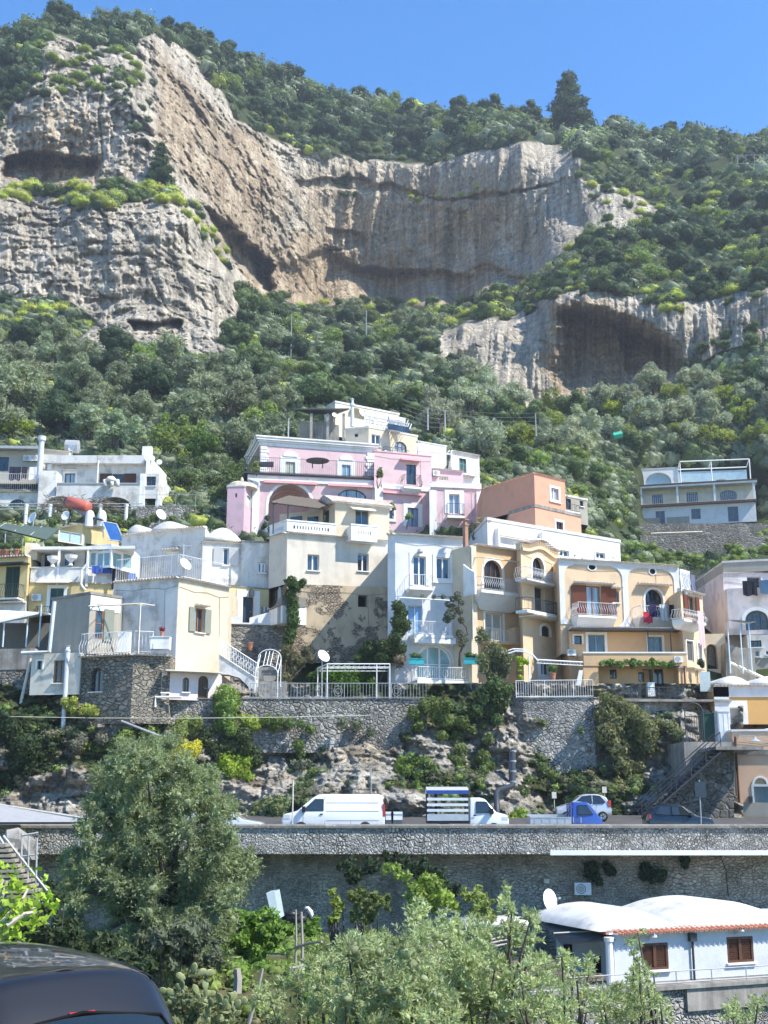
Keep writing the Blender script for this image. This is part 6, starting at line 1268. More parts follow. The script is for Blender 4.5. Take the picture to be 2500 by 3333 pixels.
k = MB(); k.poly([(-60, 60.4, ZR), (60, 60.4, ZR), (60, 63.5, ZR+.03), (-60, 63.5, ZR+.03)]); k.poly([(-60, 63.5, ZR+.03), (60, 63.5, ZR+.03), (60, 66, ZR+.52), (-60, 66, ZR+.52)]); k.poly([(-60, 66, ZR+.52), (60, 66, ZR+.52), (60, 80, ZR+.9), (-60, 80, ZR+.9)]); tag(k.build('road', asph), kind='structure')
k = MB(); k.box(-60, 60, 60.4, 63, ZR-.5, ZR-.012); tag(k.build('road_deck', CONC()), kind='structure')
zs = P(1250, 2780, 60)[2]
o = thing('road_parapet', (0, 60, zs), 'long fieldstone parapet with rounded concrete coping along the road', 'parapet wall')
k = MB(); n = 22; xs = np.linspace(-34, 34, n+1)
for i in range(n): k.box(xs[i]+.015, xs[i+1]-.015, 60, 60.4, zs, ZP-.17)
k.box(-34, 34, 60.03, 60.38, zs+.02, ZP-.18); k.build('stonework', STONEP(), o)
k = MB(); pr = [(59.9, ZP-.17), (59.9, ZP-.06), (59.97, ZP), (60.4, ZP), (60.46, ZP-.06), (60.46, ZP-.17)]; k.prism(pr, lambda y, z: (-34, y, z), lambda y, z: (34, y, z))
k.build('coping', mat('lichen_concrete', lambda b: b.out(b.mix(b.ramp(b.noise(b.geo(), 3, 6, .8), (.58, 0.0), (.63, .8)), b.ramp(b.noise(b.geo(), 1, 6, .7), (.3, (.13, .125, .11)), (.7, (.27, .255, .23))), (.5, .48, .42)), .95, .1, b.bump(b.noise(b.geo(), 8, 5), .4, .03))), o)
k = MB(); a, b = P(*C11(718, 765), 59.8), P(*C11(1800, 757), 59.8); k.box(a[0], b[0], 59.72, 59.95, a[2]-.1, a[2]+.12); tag(k.build('cable_duct', paint('white')), 'long white cable duct under the right parapet', 'duct')
slabwall('road_retaining_wall', 'old squared masonry wall in shade below the road deck', [(-40, 61.6), (40, 61.6)], ZR-.5, -12, 1.5, STONED())
gx = np.arange(-70, 71, 1.2); gy = np.concatenate([np.arange(-12, 6, 1.5), np.arange(6, 62.4, .6)]); GX, GY = np.meshgrid(gx, gy)
GZ = np.interp(GY, [-12, 6, 10, 11, 12, 20, 30, 45, 62], [-2.5, -2.5, -2.5, -2.7, -3.3, -5.4, -7.2, -8.5, -8.9])
BK = lambda x, y: 2.6*sstep(4, 0, np.asarray(x, float))*sstep(33, 40, np.asarray(y, float))
GZ = GZ+BK(GX, GY)+fbm(GX*.2, GY*.2, 1.1, 5)*.9*sstep(10, 15, GY)
def gz(x, y): return float(np.interp(y, [-12, 6, 10, 11, 12, 20, 30, 45, 62], [-2.5, -2.5, -2.5, -2.7, -3.3, -5.4, -7.2, -8.5, -8.9])+BK(x, y)+fbm(x*.2, y*.2, 1.1, 5)*.9*sstep(10, 15, y))
soil = mat('ravine_soil', lambda b: b.out(b.ramp(b.noise(b.geo(), .9, 8, .7), (.3, (.03, .04, .018)), (.5, (.075, .085, .035)), (.7, (.16, .14, .09))), .95, .1, b.bump(b.noise(b.geo(), 5, 6), .7, .15)))
tag(mesh_np('ground', np.stack([GX, GY, GZ], -1).reshape(-1, 3), grid_faces(*GX.shape), soil), kind='structure')
k = MB(); k.poly([(-60, -12, -2.43), (60, -12, -2.43), (60, 10.6, -2.43), (-60, 10.6, -2.43)]); tag(k.build('near_road', asph), kind='structure')
o = thing('leaning_canopy', tuple(P(*C10(100, 660), 57)), 'grey sloping canopy with pale edge at the left parapet end', 'canopy')
q = [P(*C10(-200, 515), 62.5), P(*C10(20, 560), 60.5), P(*C10(415, 622), 57.5), P(*C10(415, 631), 57.4), P(*C10(-200, 632), 57.0)]
k = MB(); k.poly(q); k.poly([x-np.array((0, 0, .1)) for x in q]); k.build('canopy_sheet', plain('grey_canvas', (.33, .33, .33), .8), o)
k = MB(); k.tube([q[0], q[1], q[2]], .06, 5); k.build('canopy_edge', paint('cream'), o)
k = MB(); [k.tube([P(*C10(x, 632), 57.2), P(*C10(x, 632), 57.2)-np.array((0, 0, 6.0))], .05, 5) for x in (345,)]; k.build('post', paint('grey'), o)
h = House('vaulted_cottage', 'low white cottage with two vaulted roofs and brown shutters below the road', 'house', C13, (1300, 660, 50))
A, B = P(*C13(990, 446), 50.0), P(*C13(1660, 402), 53.0); d = (B-A)[:2]
w = h.vol([(990, 446, 50.0), (1900, 390, 53.9)], 50.0, 7, (1100, 662), plaster('cottage_white', (.56, .59, .63), (.42, .42, .42), .3))[0]
h.tiles(w, over=.42, r=.105, m=TILE_R())
h.win(1112, 490, 1228, 606, w, fr='brown', mull=1, glass=slats('slatted_brown', (.20, .12, .075)), name='shuttered_window', dep=.06, fw=.1); h.win(1482, 462, 1596, 574, w, fr='brown', mull=1, glass=slats('slatted_brown', (.20, .12, .075)), name='shuttered_window', dep=.06, fw=.1)
wl3 = Wall((w.A[0]-1.9, w.A[1]+5.5), w.A, w.z0, w.z1); h.tiles(wl3, z=w.z1, over=.3, r=.1, m=TILE_R(), name='side_roof_tile')
k = MB(); k.T = w.pt; n = 16
def dome(k, u0, u1, o0, o1, z, hh):
    nu, no = 20, 14; base = len(k.v); ids = []
    for i in range(nu+1):
        row = []
        for j in range(no+1):
            a, b_ = i/nu, j/no; q = (sin(pi*a)**.62)*min(1.0, 1.3*sin(pi*b_)**.75)
            row.append(k.vt((u0+(u1-u0)*a, o0+(o1-o0)*b_, z+hh*q)))
        ids.append(row)
    for i in range(nu):
        for j in range(no): k.face([ids[i][j], ids[i+1][j], ids[i+1][j+1], ids[i][j+1]])
dome(k, -.6, 3.5, -6.8, -.05, w.z1+.05, .72); dome(k, 3.3, 9.2, -6.8, -.05, w.z1+.05, .85); k.box(-.2, w.L, -6.9, -.05, w.z1-.02, w.z1+.09)
k.box(-3.6, -.2, -8.4, -5.5, w.z1-.3, w.z1-.02); k.build('roof', LIMEW(), h.o, True)
for x, y in ((1160, 462), (1538, 436)):
    u, z = w.hit(*C13(x, y), .2); k = MB(); k.T = w.pt; k.tube([(u-.15, 0, z-.15), (u-.1, .2, z-.1)], .03, 5); k.lathe([(.03, .14), (.13, .08), (.15, -.02), (.05, -.06)], c=(u, .25, z), n=10); k.build('wall_lamp', paint('steel'), h.o)
k = MB(); k.T = w.pt; u, z = w.hit(*C13(1330, 440), .1); k.tube([(u, .1, w.z1-.1), (u, .1, w.z0-.8)], .05, 6); k.box(u-.16, u+.16, .02, .22, w.z1-.45, w.z1-.15); k.build('drainpipe', paint('iron'), h.o)
k = MB(); q = [P(*C13(x, y), Y) for x, y, Y in ((668, 386, 55.5), (882, 380, 54.6), (1002, 482, 49.8), (768, 498, 50.2))]; n = 30
for i in range(n):
    a0, b0 = q[0]+(q[1]-q[0])*i/n, q[3]+(q[2]-q[3])*i/n; a1, b1 = q[0]+(q[1]-q[0])*(i+1)/n, q[3]+(q[2]-q[3])*(i+1)/n; m0, m1 = (a0+a1)/2+(0, 0, .06), (b0+b1)/2+(0, 0, .06); k.poly([a0, m0, m1, b0]); k.poly([m0, a1, b1, m1])
k.build('porch_roof', plain('old_corrugated_sheet', (.15, .145, .135), .85, var=.4), h.o)
k = MB(); [k.tube([q[0]+(q[3]-q[0])*t+(0, 0, .1), q[1]+(q[2]-q[1])*t+(0, 0, .1)], .035, 4) for t in (.25, .68)]; k.build('batten', paint('cream'), h.o)
pw = Wall(P(*C13(745, 560), 53.5)[:2], P(*C13(1000, 560), 53)[:2], 0, 0); k = MB(); k.T = pw.pt; k.box(0, pw.L, -.3, 0, w.z0, w.z1-.6); k.build('porch_wall', BLUEW(), h.o)
for x0, x1, y0 in ((775, 812, 500), (905, 945, 490)): k = MB(); k.T = pw.pt; a, b = pw.hit(*C13(x0, y0)), pw.hit(*C13(x1, y0)); k.box(a[0], b[0], .01, .05, w.z0 if x0 > 800 else w.z0+1.1, a[1]-.5); k.build('dark_doorway', GDK(), h.o)
c = P(*C13(975, 560), 49.9); k = MB(); k.lathe([(.16, w.z0-c[2]), (.15, 0), (.15, w.z1-.35-c[2]), (.2, w.z1-.3-c[2]), (.2, w.z1-.15-c[2])], c, 12); k.build('column', M_white(), h.o)
k = MB(); k.T = w.pt; k.box(-4.8, w.L, -1, 1.1, w.z0-.16, w.z0-.02); k.build('terrace_slab', CONC(), h.o)
h.finish()
COT = w
fence_run('low_wire_fence', 'thin wire fence along the cottage terrace', [w.pt(-4.5, 1.0, w.z0), w.pt(w.L, 1.0, w.z0)], .5, col='grey', sp=1.5)
slabwall('cottage_terrace_wall', 'smooth grey plastered wall under the cottage terrace, right', [w.pt(2.6, 1.0, 0)[:2], w.pt(w.L, 1.0, 0)[:2]], w.z0-.17, w.z0-1.0, 3, CONC()); slabwall('cottage_rubble_wall', 'rubble stone wall below the cottage terrace', [w.pt(-5, .95, 0)[:2], w.pt(w.L, .8, 0)[:2]], w.z0-.18, w.z0-4, 3, STONEW())
dish(*C13(714, 305), 55.5, .95, 'white dish on the flat roof left of the vaults', .8, .2, .7)
rw = Wall((-40, 61.6), (40, 61.6), 0, 0); u, z = rw.hit(*C13(857, 255), .2); aircon(rw, u, z, 'air conditioner mounted on the shaded masonry wall', .95)
k = MB(); u, z = rw.hit(*C13(703, 223), .1); k.T = rw.pt; k.box(u-.12, u+.12, .01, .12, z-.1, z+.1); tag(k.build('junction_box', paint('cream')), 'tiny white junction box left of the masonry wall air conditioner', 'box')
k = MB(); a = [rw.hit(*C13(*p), .05) for p in ((1450, 105), (1478, 180), (1482, 240), (1488, 290))]; k.T = rw.pt; k.tube([(p[0], .05, p[1]) for p in a], .02, 4); tag(k.build('black_cable', paint('black')), 'black cable hanging down the masonry wall above the vaults', 'cable')
o = thing('iron_staircase', tuple(P(*C11(1110, 636), 70)), 'long dark iron staircase climbing right to the peach building', 'staircase')
n = 21; a, b = P(*C11(1125, 628), 70.5), P(*C11(1445, 322), 70.5); k = MB()
for i in range(n): p = a+(b-a)*i/(n-1); k.box(p[0]-.24, p[0]+.24, 70.0, 71.1, p[2]-.03, p[2]+.03)
k.build('tread', plain('dark_step', (.05, .05, .05), .7), o)
k = MB()
for y in (69.95, 71.12): k.tube([(a[0]-.3, y, a[2]-.12), (b[0], y, b[2]-.12)], .07, 4)
k.build('stringer', paint('iron'), o)
k = MB()
for y in (69.95, 71.12):
    for f in (.5, 1.0): k.tube([(a[0]-.3, y, a[2]+f), (b[0], y, b[2]+f)], .028, 4)
    for i in range(0, n, 4): p = a+(b-a)*i/(n-1); k.tube([(p[0], y, p[2]), (p[0], y, p[2]+1.0)], .025, 4)
k.build('handrail', paint('iron'), o)
k = MB(); k.box(b[0]-.3, b[0]+2.4, 69.9, 73.9, b[2]+.02, b[2]+.2); k.build('landing', CONC(), o)
pr = [P(*C11(x, y), 71.4) for x, y in ((1130, 650), (1250, 520), (1330, 440), (1400, 380), (1450, 335), (1512, 320), (1512, 650))]
o = thing('stair_wall', tuple(P(*C11(1350, 640), 71.4)), 'dark rough stone wall behind the iron staircase', 'stone wall'); k = MB(); k.prism([(p[0], p[2]) for p in pr], lambda x, z: (x, 71.4, z), lambda x, z: (x, 76, z)); k.build('stonework', masonry('dark_stair_wall', (.30, .28, .25), (.19, .18, .16), (.10, .095, .08), 2.2, .1, .06, 1.2, .5, .5), o)
for x0, x1, y0, y1, Y, c, nm, lb, ct in ((1370, 1432, 165, 275, 76, (.02, .07, .05), 'green_hut_door', 'dark green gate beside the white cupboard', 'gate'), (1440, 1500, 155, 290, 75.2, (.62, .64, .66), 'meter_cupboard', 'tall white meter cupboard left of ochre wall', 'cupboard')):
    a, b = P(*C11(x0, y0), Y), P(*C11(x1, y1), Y); k = MB(); k.box(a[0], b[0], Y, Y+.8, b[2], a[2]); k.box(a[0]-.04, b[0]+.04, Y-.05, Y+.85, a[2]+.002, a[2]+.08); [k.box(a[0]+(b[0]-a[0])*t-.02, a[0]+(b[0]-a[0])*t+.02, Y-.02, Y-.001, b[2]+.1, a[2]-.1) for t in (.1, .5, .9)]; tag(k.build(nm, plain(nm, c, .5)), lb, ct)
k = MB(); a = P(*C11(1345, 275), 74.5)
k.tube([a+np.array((-.55, 0, -1.0)), a+np.array((-.55, 0, 1.6))]+[a+np.array((-.55*cos(pi*i/10), 0, 1.6+.6*sin(pi*i/10))) for i in range(11)]+[a+np.array((.55, 0, -1.0))], .04, 4); [k.tube([a+np.array((x, 0, -1)), a+np.array((x, 0, 1.4))], .02, 3) for x in np.linspace(-.45, .45, 7)]; k.tube([a+np.array((-.55, 0, 1.4)), a+np.array((.55, 0, 1.4))], .03, 3)
tag(k.build('iron_gate', paint('iron')), 'arched wrought iron gate at the top of the stairs', 'gate')
k = MB(); k.box(P(*C11(1330, 300), 74)[0]-.5, P(*C11(1510, 300), 74)[0], 73.9, 80, P(*C11(1400, 330), 74)[2]-3, P(*C11(1400, 285), 74)[2]); tag(k.build('gate_landing', CONC()), kind='structure')
def carpaint(name, c, metal=.0, rough=.25): return mat(name, lambda b: b.out(b.mix(b.ramp(b.noise(b.geo(), .7, 4), (.3, .92), (.7, 1.0)), (0, 0, 0), c), rough, .5, metal=metal, Coat_Weight=.5, Coat_Roughness=.08))
def vehicle(name, label, cat, x0, Y, z0, outline_, belt, w, pm, wins, screens, wheels, face=1, tap=.82, extra=None, bev=.06):
    """outline_: (s, z) closed side outline, s = metres from the front going back; face=+1: the front points left"""
    o = thing(name, (x0+face*2, Y+w/2, z0), label, cat)
    X = lambda s: x0+face*s
    zt = max(z for _, z in outline_)
    hw = lambda z: w/2*(1 if z <= belt else 1-(1-tap)*(z-belt)/(zt-belt))
    yc = Y+w/2; k = MB(); A = [k.vt((X(s), yc-hw(z), z0+z)) for s, z in outline_]; B = [k.vt((X(s), yc+hw(z), z0+z)) for s, z in outline_]; n = len(outline_)
    k.face(A); k.face(B[::-1]); [k.face([A[i], B[i], B[(i+1) % n], A[(i+1) % n]]) for i in range(n)]
    ob = k.build('body', pm, o); md = ob.modifiers.new('bevel', 'BEVEL'); md.width = bev; md.segments = 3; md.limit_method = 'ANGLE'; md.angle_limit = radians(20)
    for p in ob.data.polygons: p.use_smooth = True
    gl = mat('car_glass', lambda b: b.out((.02, .028, .032), .04, .9))
    for pts in wins:
        for sg in (-1, 1):
            k = MB(); k.poly([(X(s), yc+sg*(hw(z)+.012), z0+z) for s, z in pts]); wo_ = k.build('side_window', gl, o)
            k = MB(); m = len(pts); [k.tube([(X(pts[i][0]), yc+sg*(hw(pts[i][1])+.014), z0+pts[i][1]), (X(pts[(i+1) % m][0]), yc+sg*(hw(pts[(i+1) % m][1])+.014), z0+pts[(i+1) % m][1])], .016, 4) for i in range(m)]; k.build('seal', paint('black'), wo_)
    for nm, (a, b) in screens:
        (s0, q0), (s1, q1) = a, b; L = math.hypot(s1-s0, q1-q0); nx, nz = (q0-q1)/L, (s1-s0)/L
        if nz < 0: nx, nz = -nx, -nz
        k = MB(); k.poly([(X(s0+nx*.015), yc-hw(q0)+.1, z0+q0+nz*.015), (X(s0+nx*.015), yc+hw(q0)-.1, z0+q0+nz*.015), (X(s1+nx*.015), yc+hw(q1)-.08, z0+q1+nz*.015), (X(s1+nx*.015), yc-hw(q1)+.08, z0+q1+nz*.015)]); k.build(nm, gl, o)
    for s, r in wheels:
        for sg in (-1, 1):
            yo = yc+sg*(w/2-.10); ax = (np.array((X(s), yo, z0+r)), np.array((0, sg*1.0, 0)), np.array((1.0, 0, 0)), np.array((0, 0, 1.0)))
            k = MB(); k.lathe([(r*.6, -.1), (r*.95, -.1), (r, -.05), (r, .07), (r*.93, .12), (r*.62, .12)], n=24, ax=ax); t = k.build('wheel', plain('tyre', (.02, .02, .02), .85), o, True)
            k = MB(); k.lathe([(r*.62, .09), (r*.55, .125), (.02, .10)], n=20, ax=ax); [k.lathe([(.02, .0), (.05, .13), (.02, .135)], n=6, ax=(ax[0]+np.array((cos(q), 0, sin(q)))*r*.33, ax[1], ax[2], ax[3])) for q in np.arange(5)*2*pi/5]; k.build('rim', plain('alloy', (.5, .5, .52), .35, .5, .8), t)
    if extra: extra(o, X, yc, z0, hw)
    return o
def blk(o, nm, m, x0, x1, y0, y1, z0, z1):
    k = MB(); a, b = sorted((x0, x1)); k.box(a, b, y0, y1, z0, z1); return k.build(nm, m, o)
WHITEP = carpaint('white_car_paint', (.74, .75, .76)); BLACKP = paint('black')
RED = mat('red_lens', lambda b: b.out((.45, .02, .02), .2, .6)); CLR = mat('clear_lens', lambda b: b.out((.55, .57, .6), .1, .8))
a = P(*C10(1216, 600), 61.6)[0]; b = P(1253, 2600, 61.6)[0]; L = b-a; sc = L/5.0
van = [(.05, .35), (0, .75), (.12, 1.0), (.75, 1.16), (1.5, 1.80), (1.75, 1.93), (2.1, 1.97), (4.7, 1.96), (4.93, 1.85), (5.0, 1.1), (5.0, .35)]
def vx(o, X, yc, z0, hw):
    y = yc-hw(0)-.008; S = lambda s: X(s*sc)
    k = MB()
    for r in (((1.05, .55), (1.05, 1.1)), ((2.08, .5), (2.08, 1.85)), ((2.15, 1.55), (4.7, 1.55)), ((2.15, 1.15), (4.7, 1.15)), ((2.15, .7), (4.7, .7)), ((3.35, .55), (3.35, 1.8))): (s0, q0), (s1, q1) = r; f = lambda z: yc-hw(z)-.006; k.tube([(S(s0), f(q0), z0+q0), (S(s1), f(q1), z0+q1)], .01, 3)
    k.build('panel_seam', plain('seam', (.2, .2, .2), .6), o); blk(o, 'door_handle', BLACKP, S(1.86), S(2.0), y-.03, y, z0+.98, z0+1.03)
    blk(o, 'mirror', BLACKP, S(1.0), S(1.16), y-.28, y-.02, z0+1.1, z0+1.38); blk(o, 'tail_light', RED, S(4.9), S(5.01), y-.005, y+.08, z0+.9, z0+1.5); blk(o, 'headlight', CLR, S(.08), S(.42), y-.01, y+.3, z0+.78, z0+.98); blk(o, 'roof_strip', BLACKP, S(4.97), S(5.03), y+.05, y+1.7, z0+.4, z0+1.8)
vehicle('delivery_van', 'plain white panel van parked behind the parapet, nose left', 'van', a, 61.6, ZR, [(s*sc, z) for s, z in van], 1.12, 1.9, WHITEP,
        [[(s*sc, z) for s, z in ((1.08, 1.17), (1.15, 1.28), (1.62, 1.72), (2.02, 1.72), (2.02, 1.17))]], [('windscreen', ((.8*sc, 1.2), (1.5*sc, 1.78)))], [(.95*sc, .33), (4.05*sc, .33)], 1, .88, vx, .07)
for i, (x, lb) in enumerate(((16, 'left white wheelie bin beside the van'), (55, 'right white wheelie bin nearest the slatted truck'))):
    p = P(*C11(x, 600), 62.0); o = thing('wheelie_bin', (p[0], 62, ZR), lb, 'bin', 'bins behind the parapet')
    k = MB(); k.prism([(-.22, 0), (.22, 0), (.28, 1.0), (-.28, 1.0)], lambda a, z: (p[0]+a, 61.75, ZR+z), lambda a, z: (p[0]+a, 62.35, ZR+z)); k.build('body', plain('bin_grey', (.10, .11, .12), .5), o)
    k = MB(); k.prism([(-.30, 1.0), (.30, 1.0), (.27, 1.12), (-.27, 1.12)], lambda a, z: (p[0]+a, 61.7, ZR+z), lambda a, z: (p[0]+a, 62.4, ZR+z)); k.box(p[0]-.28, p[0]+.28, 61.73, 61.749, ZR+.72, ZR+.99); k.build('lid', WHITEP, o)
xr = P(*C11(540, 600), 61.6)[0]; xl = P(*C11(186, 600), 61.6)[0]; L = xr-xl
tr = [(.0, .4), (0, .78), (.15, .98), (.62, 1.1), (1.15, 1.72), (1.4, 1.80), (1.9, 1.80), (1.95, .4)]
def tx(o, X, yc, z0, hw):
    y0, y1 = yc-.9, yc+.95; xa, xb = xl, X(1.97)-.03; zt = 2.2
    k = MB(); k.box(xa, xb, y0, y1, z0+.55, z0+.68); k.build('load_bed', BLACKP, o)
    k = MB(); k.box(xa, xb, y0, y0+.04, z0+.69, z0+1.0); k.box(xa, xb, y1-.04, y1, z0+.69, z0+1.0); k.build('side_board', plain('alu', (.55, .57, .6), .4, .5, .5), o)
    for i in range(3): z = 1.12+i*.27; [blk(o, 'slat', plain('slat_white', (.62, .66, .70), .5), xa, xb, y, y+.03, z0+z, z0+z+.13) for y in (y0, y1-.03)]
    for x in (xa, xa+(xb-xa)*.22, xb-.08): [blk(o, 'frame_post', BLACKP, x, x+.07, y, y+.07, z0+.69, z0+zt) for y in (y0+.031, y1-.11)]
    k = MB(); k.prism([(y0-.02, zt-.22), (y1+.02, zt-.22), (y1+.02, zt), (yc, zt+.13), (y0-.02, zt)], lambda y, z: (xa-.02, y, z0+z), lambda y, z: (xb+.02, y, z0+z)); k.build('canopy_top', WHITEP, o)
    k = MB(); k.box(xa-.03, xb+.03, y0-.04, y0-.025, z0+zt-.22, z0+zt-.04); k.build('blue_valance', paint('blue'), o)
    y = yc-hw(0); blk(o, 'mirror', BLACKP, X(.78), X(.95), y-.3, y-.02, z0+1.0, z0+1.28); blk(o, 'headlight', CLR, X(.05), X(.35), y-.01, y+.25, z0+.72, z0+.88); blk(o, 'door_handle', BLACKP, X(1.62), X(1.76), y-.03, y, z0+.92, z0+.97)
vehicle('slatted_truck', 'small white truck with slatted sides and blue edged canopy', 'truck', xr, 61.7, ZR, tr, 1.02, 1.7, WHITEP, [[(.72, 1.1), (1.1, 1.6), (1.6, 1.6), (1.6, 1.06)]], [('windscreen', ((.68, 1.14), (1.13, 1.68)))], [(.75, .3), (L-.9, .3)], -1, .85, tx)
xr = P(*C11(945, 600), 61.5)[0]; xl = P(*C11(632, 600), 61.5)[0]; BLUEP = carpaint('blue_truck_paint', (.03, .08, .35))
ap = [(0, .35), (0, .7), (.22, .98), (.62, 1.52), (.75, 1.58), (1.45, 1.58), (1.5, .35)]
def ax_(o, X, yc, z0, hw):
    y0, y1 = yc-.75, yc+.75; xb = X(1.55)
    al = plain('alu_bed', (.50, .52, .55), .4, .5, .5); k = MB(); k.box(xl, xb, y0, y1, z0+.5, z0+.58); k.box(xl, xb, y0, y0+.03, z0+.58, z0+.86); k.box(xl, xb, y1-.03, y1, z0+.58, z0+.98); k.box(xl, xl+.04, y0+.03, y1-.03, z0+.58, z0+.9)
    for i in range(7): k.box(xl+.2+i*.38, xl+.24+i*.38, y0-.02, y0-.001, z0+.58, z0+.86)
    k.box(xl-.02, xb, y0-.03, y0-.021, z0+.84, z0+.87); k.build('load_bed', al, o)
    k = MB(); [k.tube([(xb+.02, y, z0+.6), (xb+.02, y, z0+1.5)], .04, 5) for y in (y0+.1, y1-.1, yc)]; [k.tube([(xb+.02, y0+.1, z0+z), (xb+.02, y1-.1, z0+z)], .035, 5) for z in (1.0, 1.25, 1.5)]; k.build('headboard', BLUEP, o); blk(o, 'roof_rack_box', plain('tan_sack', (.35, .25, .15), .9), xb-.5, xb-.1, yc-.3, yc+.3, z0+.6, z0+.85)
vehicle('three_wheeled_truck', 'blue three wheeled pickup with grey metal bed', 'small truck', xr, 61.6, ZR, ap, .95, 1.4, BLUEP, [[(.45, 1.0), (.72, 1.42), (1.2, 1.42), (1.2, .98)]], [('windscreen', ((.26, 1.02), (.6, 1.48)))], [(.45, .25), (2.9, .25)], -1, .84, ax_, .05)
xl = P(*C11(745, 600), 67)[0]; xr = P(*C11(986, 600), 67)[0]; sc = (xr-xl)/3.43; SILV = carpaint('silver_car_paint', (.50, .51, .52), .4, .3); zc = ZR+.54
pg = [(.02, .3), (0, .55), (.15, .75), (.85, .95), (1.55, 1.36), (1.9, 1.46), (2.6, 1.45), (3.1, 1.3), (3.3, .98), (3.43, .6), (3.38, .3)]
def px_(o, X, yc, z0, hw):
    y = yc-hw(0); S = lambda s: X(s*sc)
    blk(o, 'tail_light', RED, S(3.2), S(3.38), y-.01, y+.2, z0+.78, z0+1.12); blk(o, 'headlight', CLR, S(.06), S(.45), y-.01, y+.25, z0+.6, z0+.76); blk(o, 'mirror', SILV, S(1.15), S(1.3), y-.22, y-.02, z0+.9, z0+1.05)
    k = MB(); [k.tube([(S(s), yc-hw(q)-.006, z0+q) for s, q in r], .009, 3) for r in (((1.28, .35), (1.25, .95)), ((2.35, .35), (2.5, .9)), ((.0, .42), (3.4, .42)))]; k.build('panel_seam', plain('seam', (.2, .2, .2), .6), o); blk(o, 'door_handle', SILV, S(2.1), S(2.25), y-.03, y, z0+.84, z0+.88)
    k = MB(); k.box(min(S(.0), S(.06))-.03, max(S(0), S(.06)), yc-.5, yc+.5, z0+.35, z0+.55); k.build('grille', BLACKP, o)
vehicle('silver_hatchback', 'silver city car parked by the rock face, nose left', 'car', xl, 67, zc, [(s*sc, z) for s, z in pg], .95, 1.63, SILV, [[(s*sc, z) for s, z in ((1.15, .97), (1.62, 1.32), (2.2, 1.38), (2.2, .96))], [(s*sc, z) for s, z in ((2.3, .96), (2.3, 1.38), (2.75, 1.34), (3.05, 1.05), (2.95, .98))]], [('windscreen', ((.9*sc, .98), (1.52*sc, 1.33))), ('rear_window', ((3.12*sc, 1.27), (3.3*sc, 1.0)))], [(.62*sc, .28), (2.85*sc, .28)], 1, .8, px_)
xr = P(*C11(1425, 600), 63)[0]; xl = P(*C11(1142, 600), 63)[0]; L = xr-xl; DARKP = carpaint('dark_blue_car_paint', (.012, .018, .028), .2, .2)
dc = [(.02, .3), (0, .6), (.2, .78), (1.0, .9), (1.75, 1.36), (2.1, 1.45), (3.1, 1.44), (3.6, 1.30), (3.85, .98), (3.95, .6), (3.9, .3)]; s4 = L/3.95; dc = [(s*s4, z) for s, z in dc]
vehicle('dark_hatchback', 'dark blue hatchback low behind the right parapet', 'car', xr, 63, ZR+.02, dc, .92, 1.7, DARKP, [[(s*s4, z) for s, z in ((1.35, .95), (1.85, 1.33), (2.5, 1.36), (2.5, .94))], [(s*s4, z) for s, z in ((2.6, .94), (2.6, 1.36), (3.2, 1.33), (3.5, .97))]], [('windscreen', ((1.05*s4, .93), (1.73*s4, 1.33))), ('rear_window', ((3.62*s4, 1.27), (3.84*s4, 1.0)))], [(.75*s4, .3), (3.2*s4, .3)], -1, .8,
        lambda o, X, yc, z0, hw: (blk(o, 'tail_light', RED, X(3.8*s4), X(3.92*s4), yc-hw(0)-.01, yc-hw(0)+.2, z0+.75, z0+.95), blk(o, 'mirror', DARKP, X(1.3*s4), X(1.45*s4), yc-hw(0)-.22, yc-hw(0)-.02, z0+.9, z0+1.04), blk(o, 'roof_rail', BLACKP, X(2.2*s4), X(3.2*s4), yc-.7, yc-.66, z0+1.46, z0+1.5)))
xr = P(*C10(1140, 620), 61.9)[0]; dc2 = [(s, z*.92) for s, z in [(.02, .3), (0, .6), (.2, .78), (1.0, .92), (1.75, 1.36), (2.1, 1.45), (3.1, 1.44), (3.6, 1.30), (3.85, .98), (3.95, .6), (3.9, .3)]]
vehicle('pale_car', 'pale car half hidden behind the olive tree, nose right', 'car', xr, 61.9, ZR-.12, dc2, .85, 1.7, carpaint('pale_car_paint', (.6, .62, .64), .2), [[(1.35, .87), (1.85, 1.22), (2.5, 1.25), (2.5, .86)]], [('windscreen', ((1.05, .86), (1.73, 1.22)))], [(.75, .3), (3.2, .3)], -1, .8)
def post(nm, lb, ct, x, y0, y1, Y, r, m, cr=C11):
    a, b = P(*cr(x, y0), Y), P(*cr(x, y1), Y); k = MB(); k.lathe([(r*1.2, 0), (r, .1), (r, a[2]-b[2]-.05), (r*.6, a[2]-b[2])], b, 8); return tag(k.build(nm, m), lb, ct)
post('slim_post', 'thin white post in front of the van', 'post', 1263, 448, 650, 61.2, .035, paint('cream'), C10)
post('fence_post', 'thin grey post on the rock above the van', 'post', 1603, 395, 525, 73, .03, paint('grey'), C10)
o = thing('road_sign', tuple(P(*C11(1365, 650), 61.5)), 'back of a dark road sign on a pole by the dark car', 'road sign')
a, b = P(*C11(1362, 458), 61.5), P(*C11(1370, 650), 61.5); k = MB(); k.tube([b, a+(0, 0, .1)], .035, 6); k.build('pole', paint('grey'), o); k = MB(); k.box(a[0]-.25, a[0]+.28, 61.42, 61.46, a[2]-.75, a[2]); k.build('sign_plate', plain('dark_sign', (.03, .05, .07), .5), o)
o = thing('storm_pipe', tuple(P(*C11(490, 640), 70)), 'thick black storm pipe bending down the rock face', 'pipe')
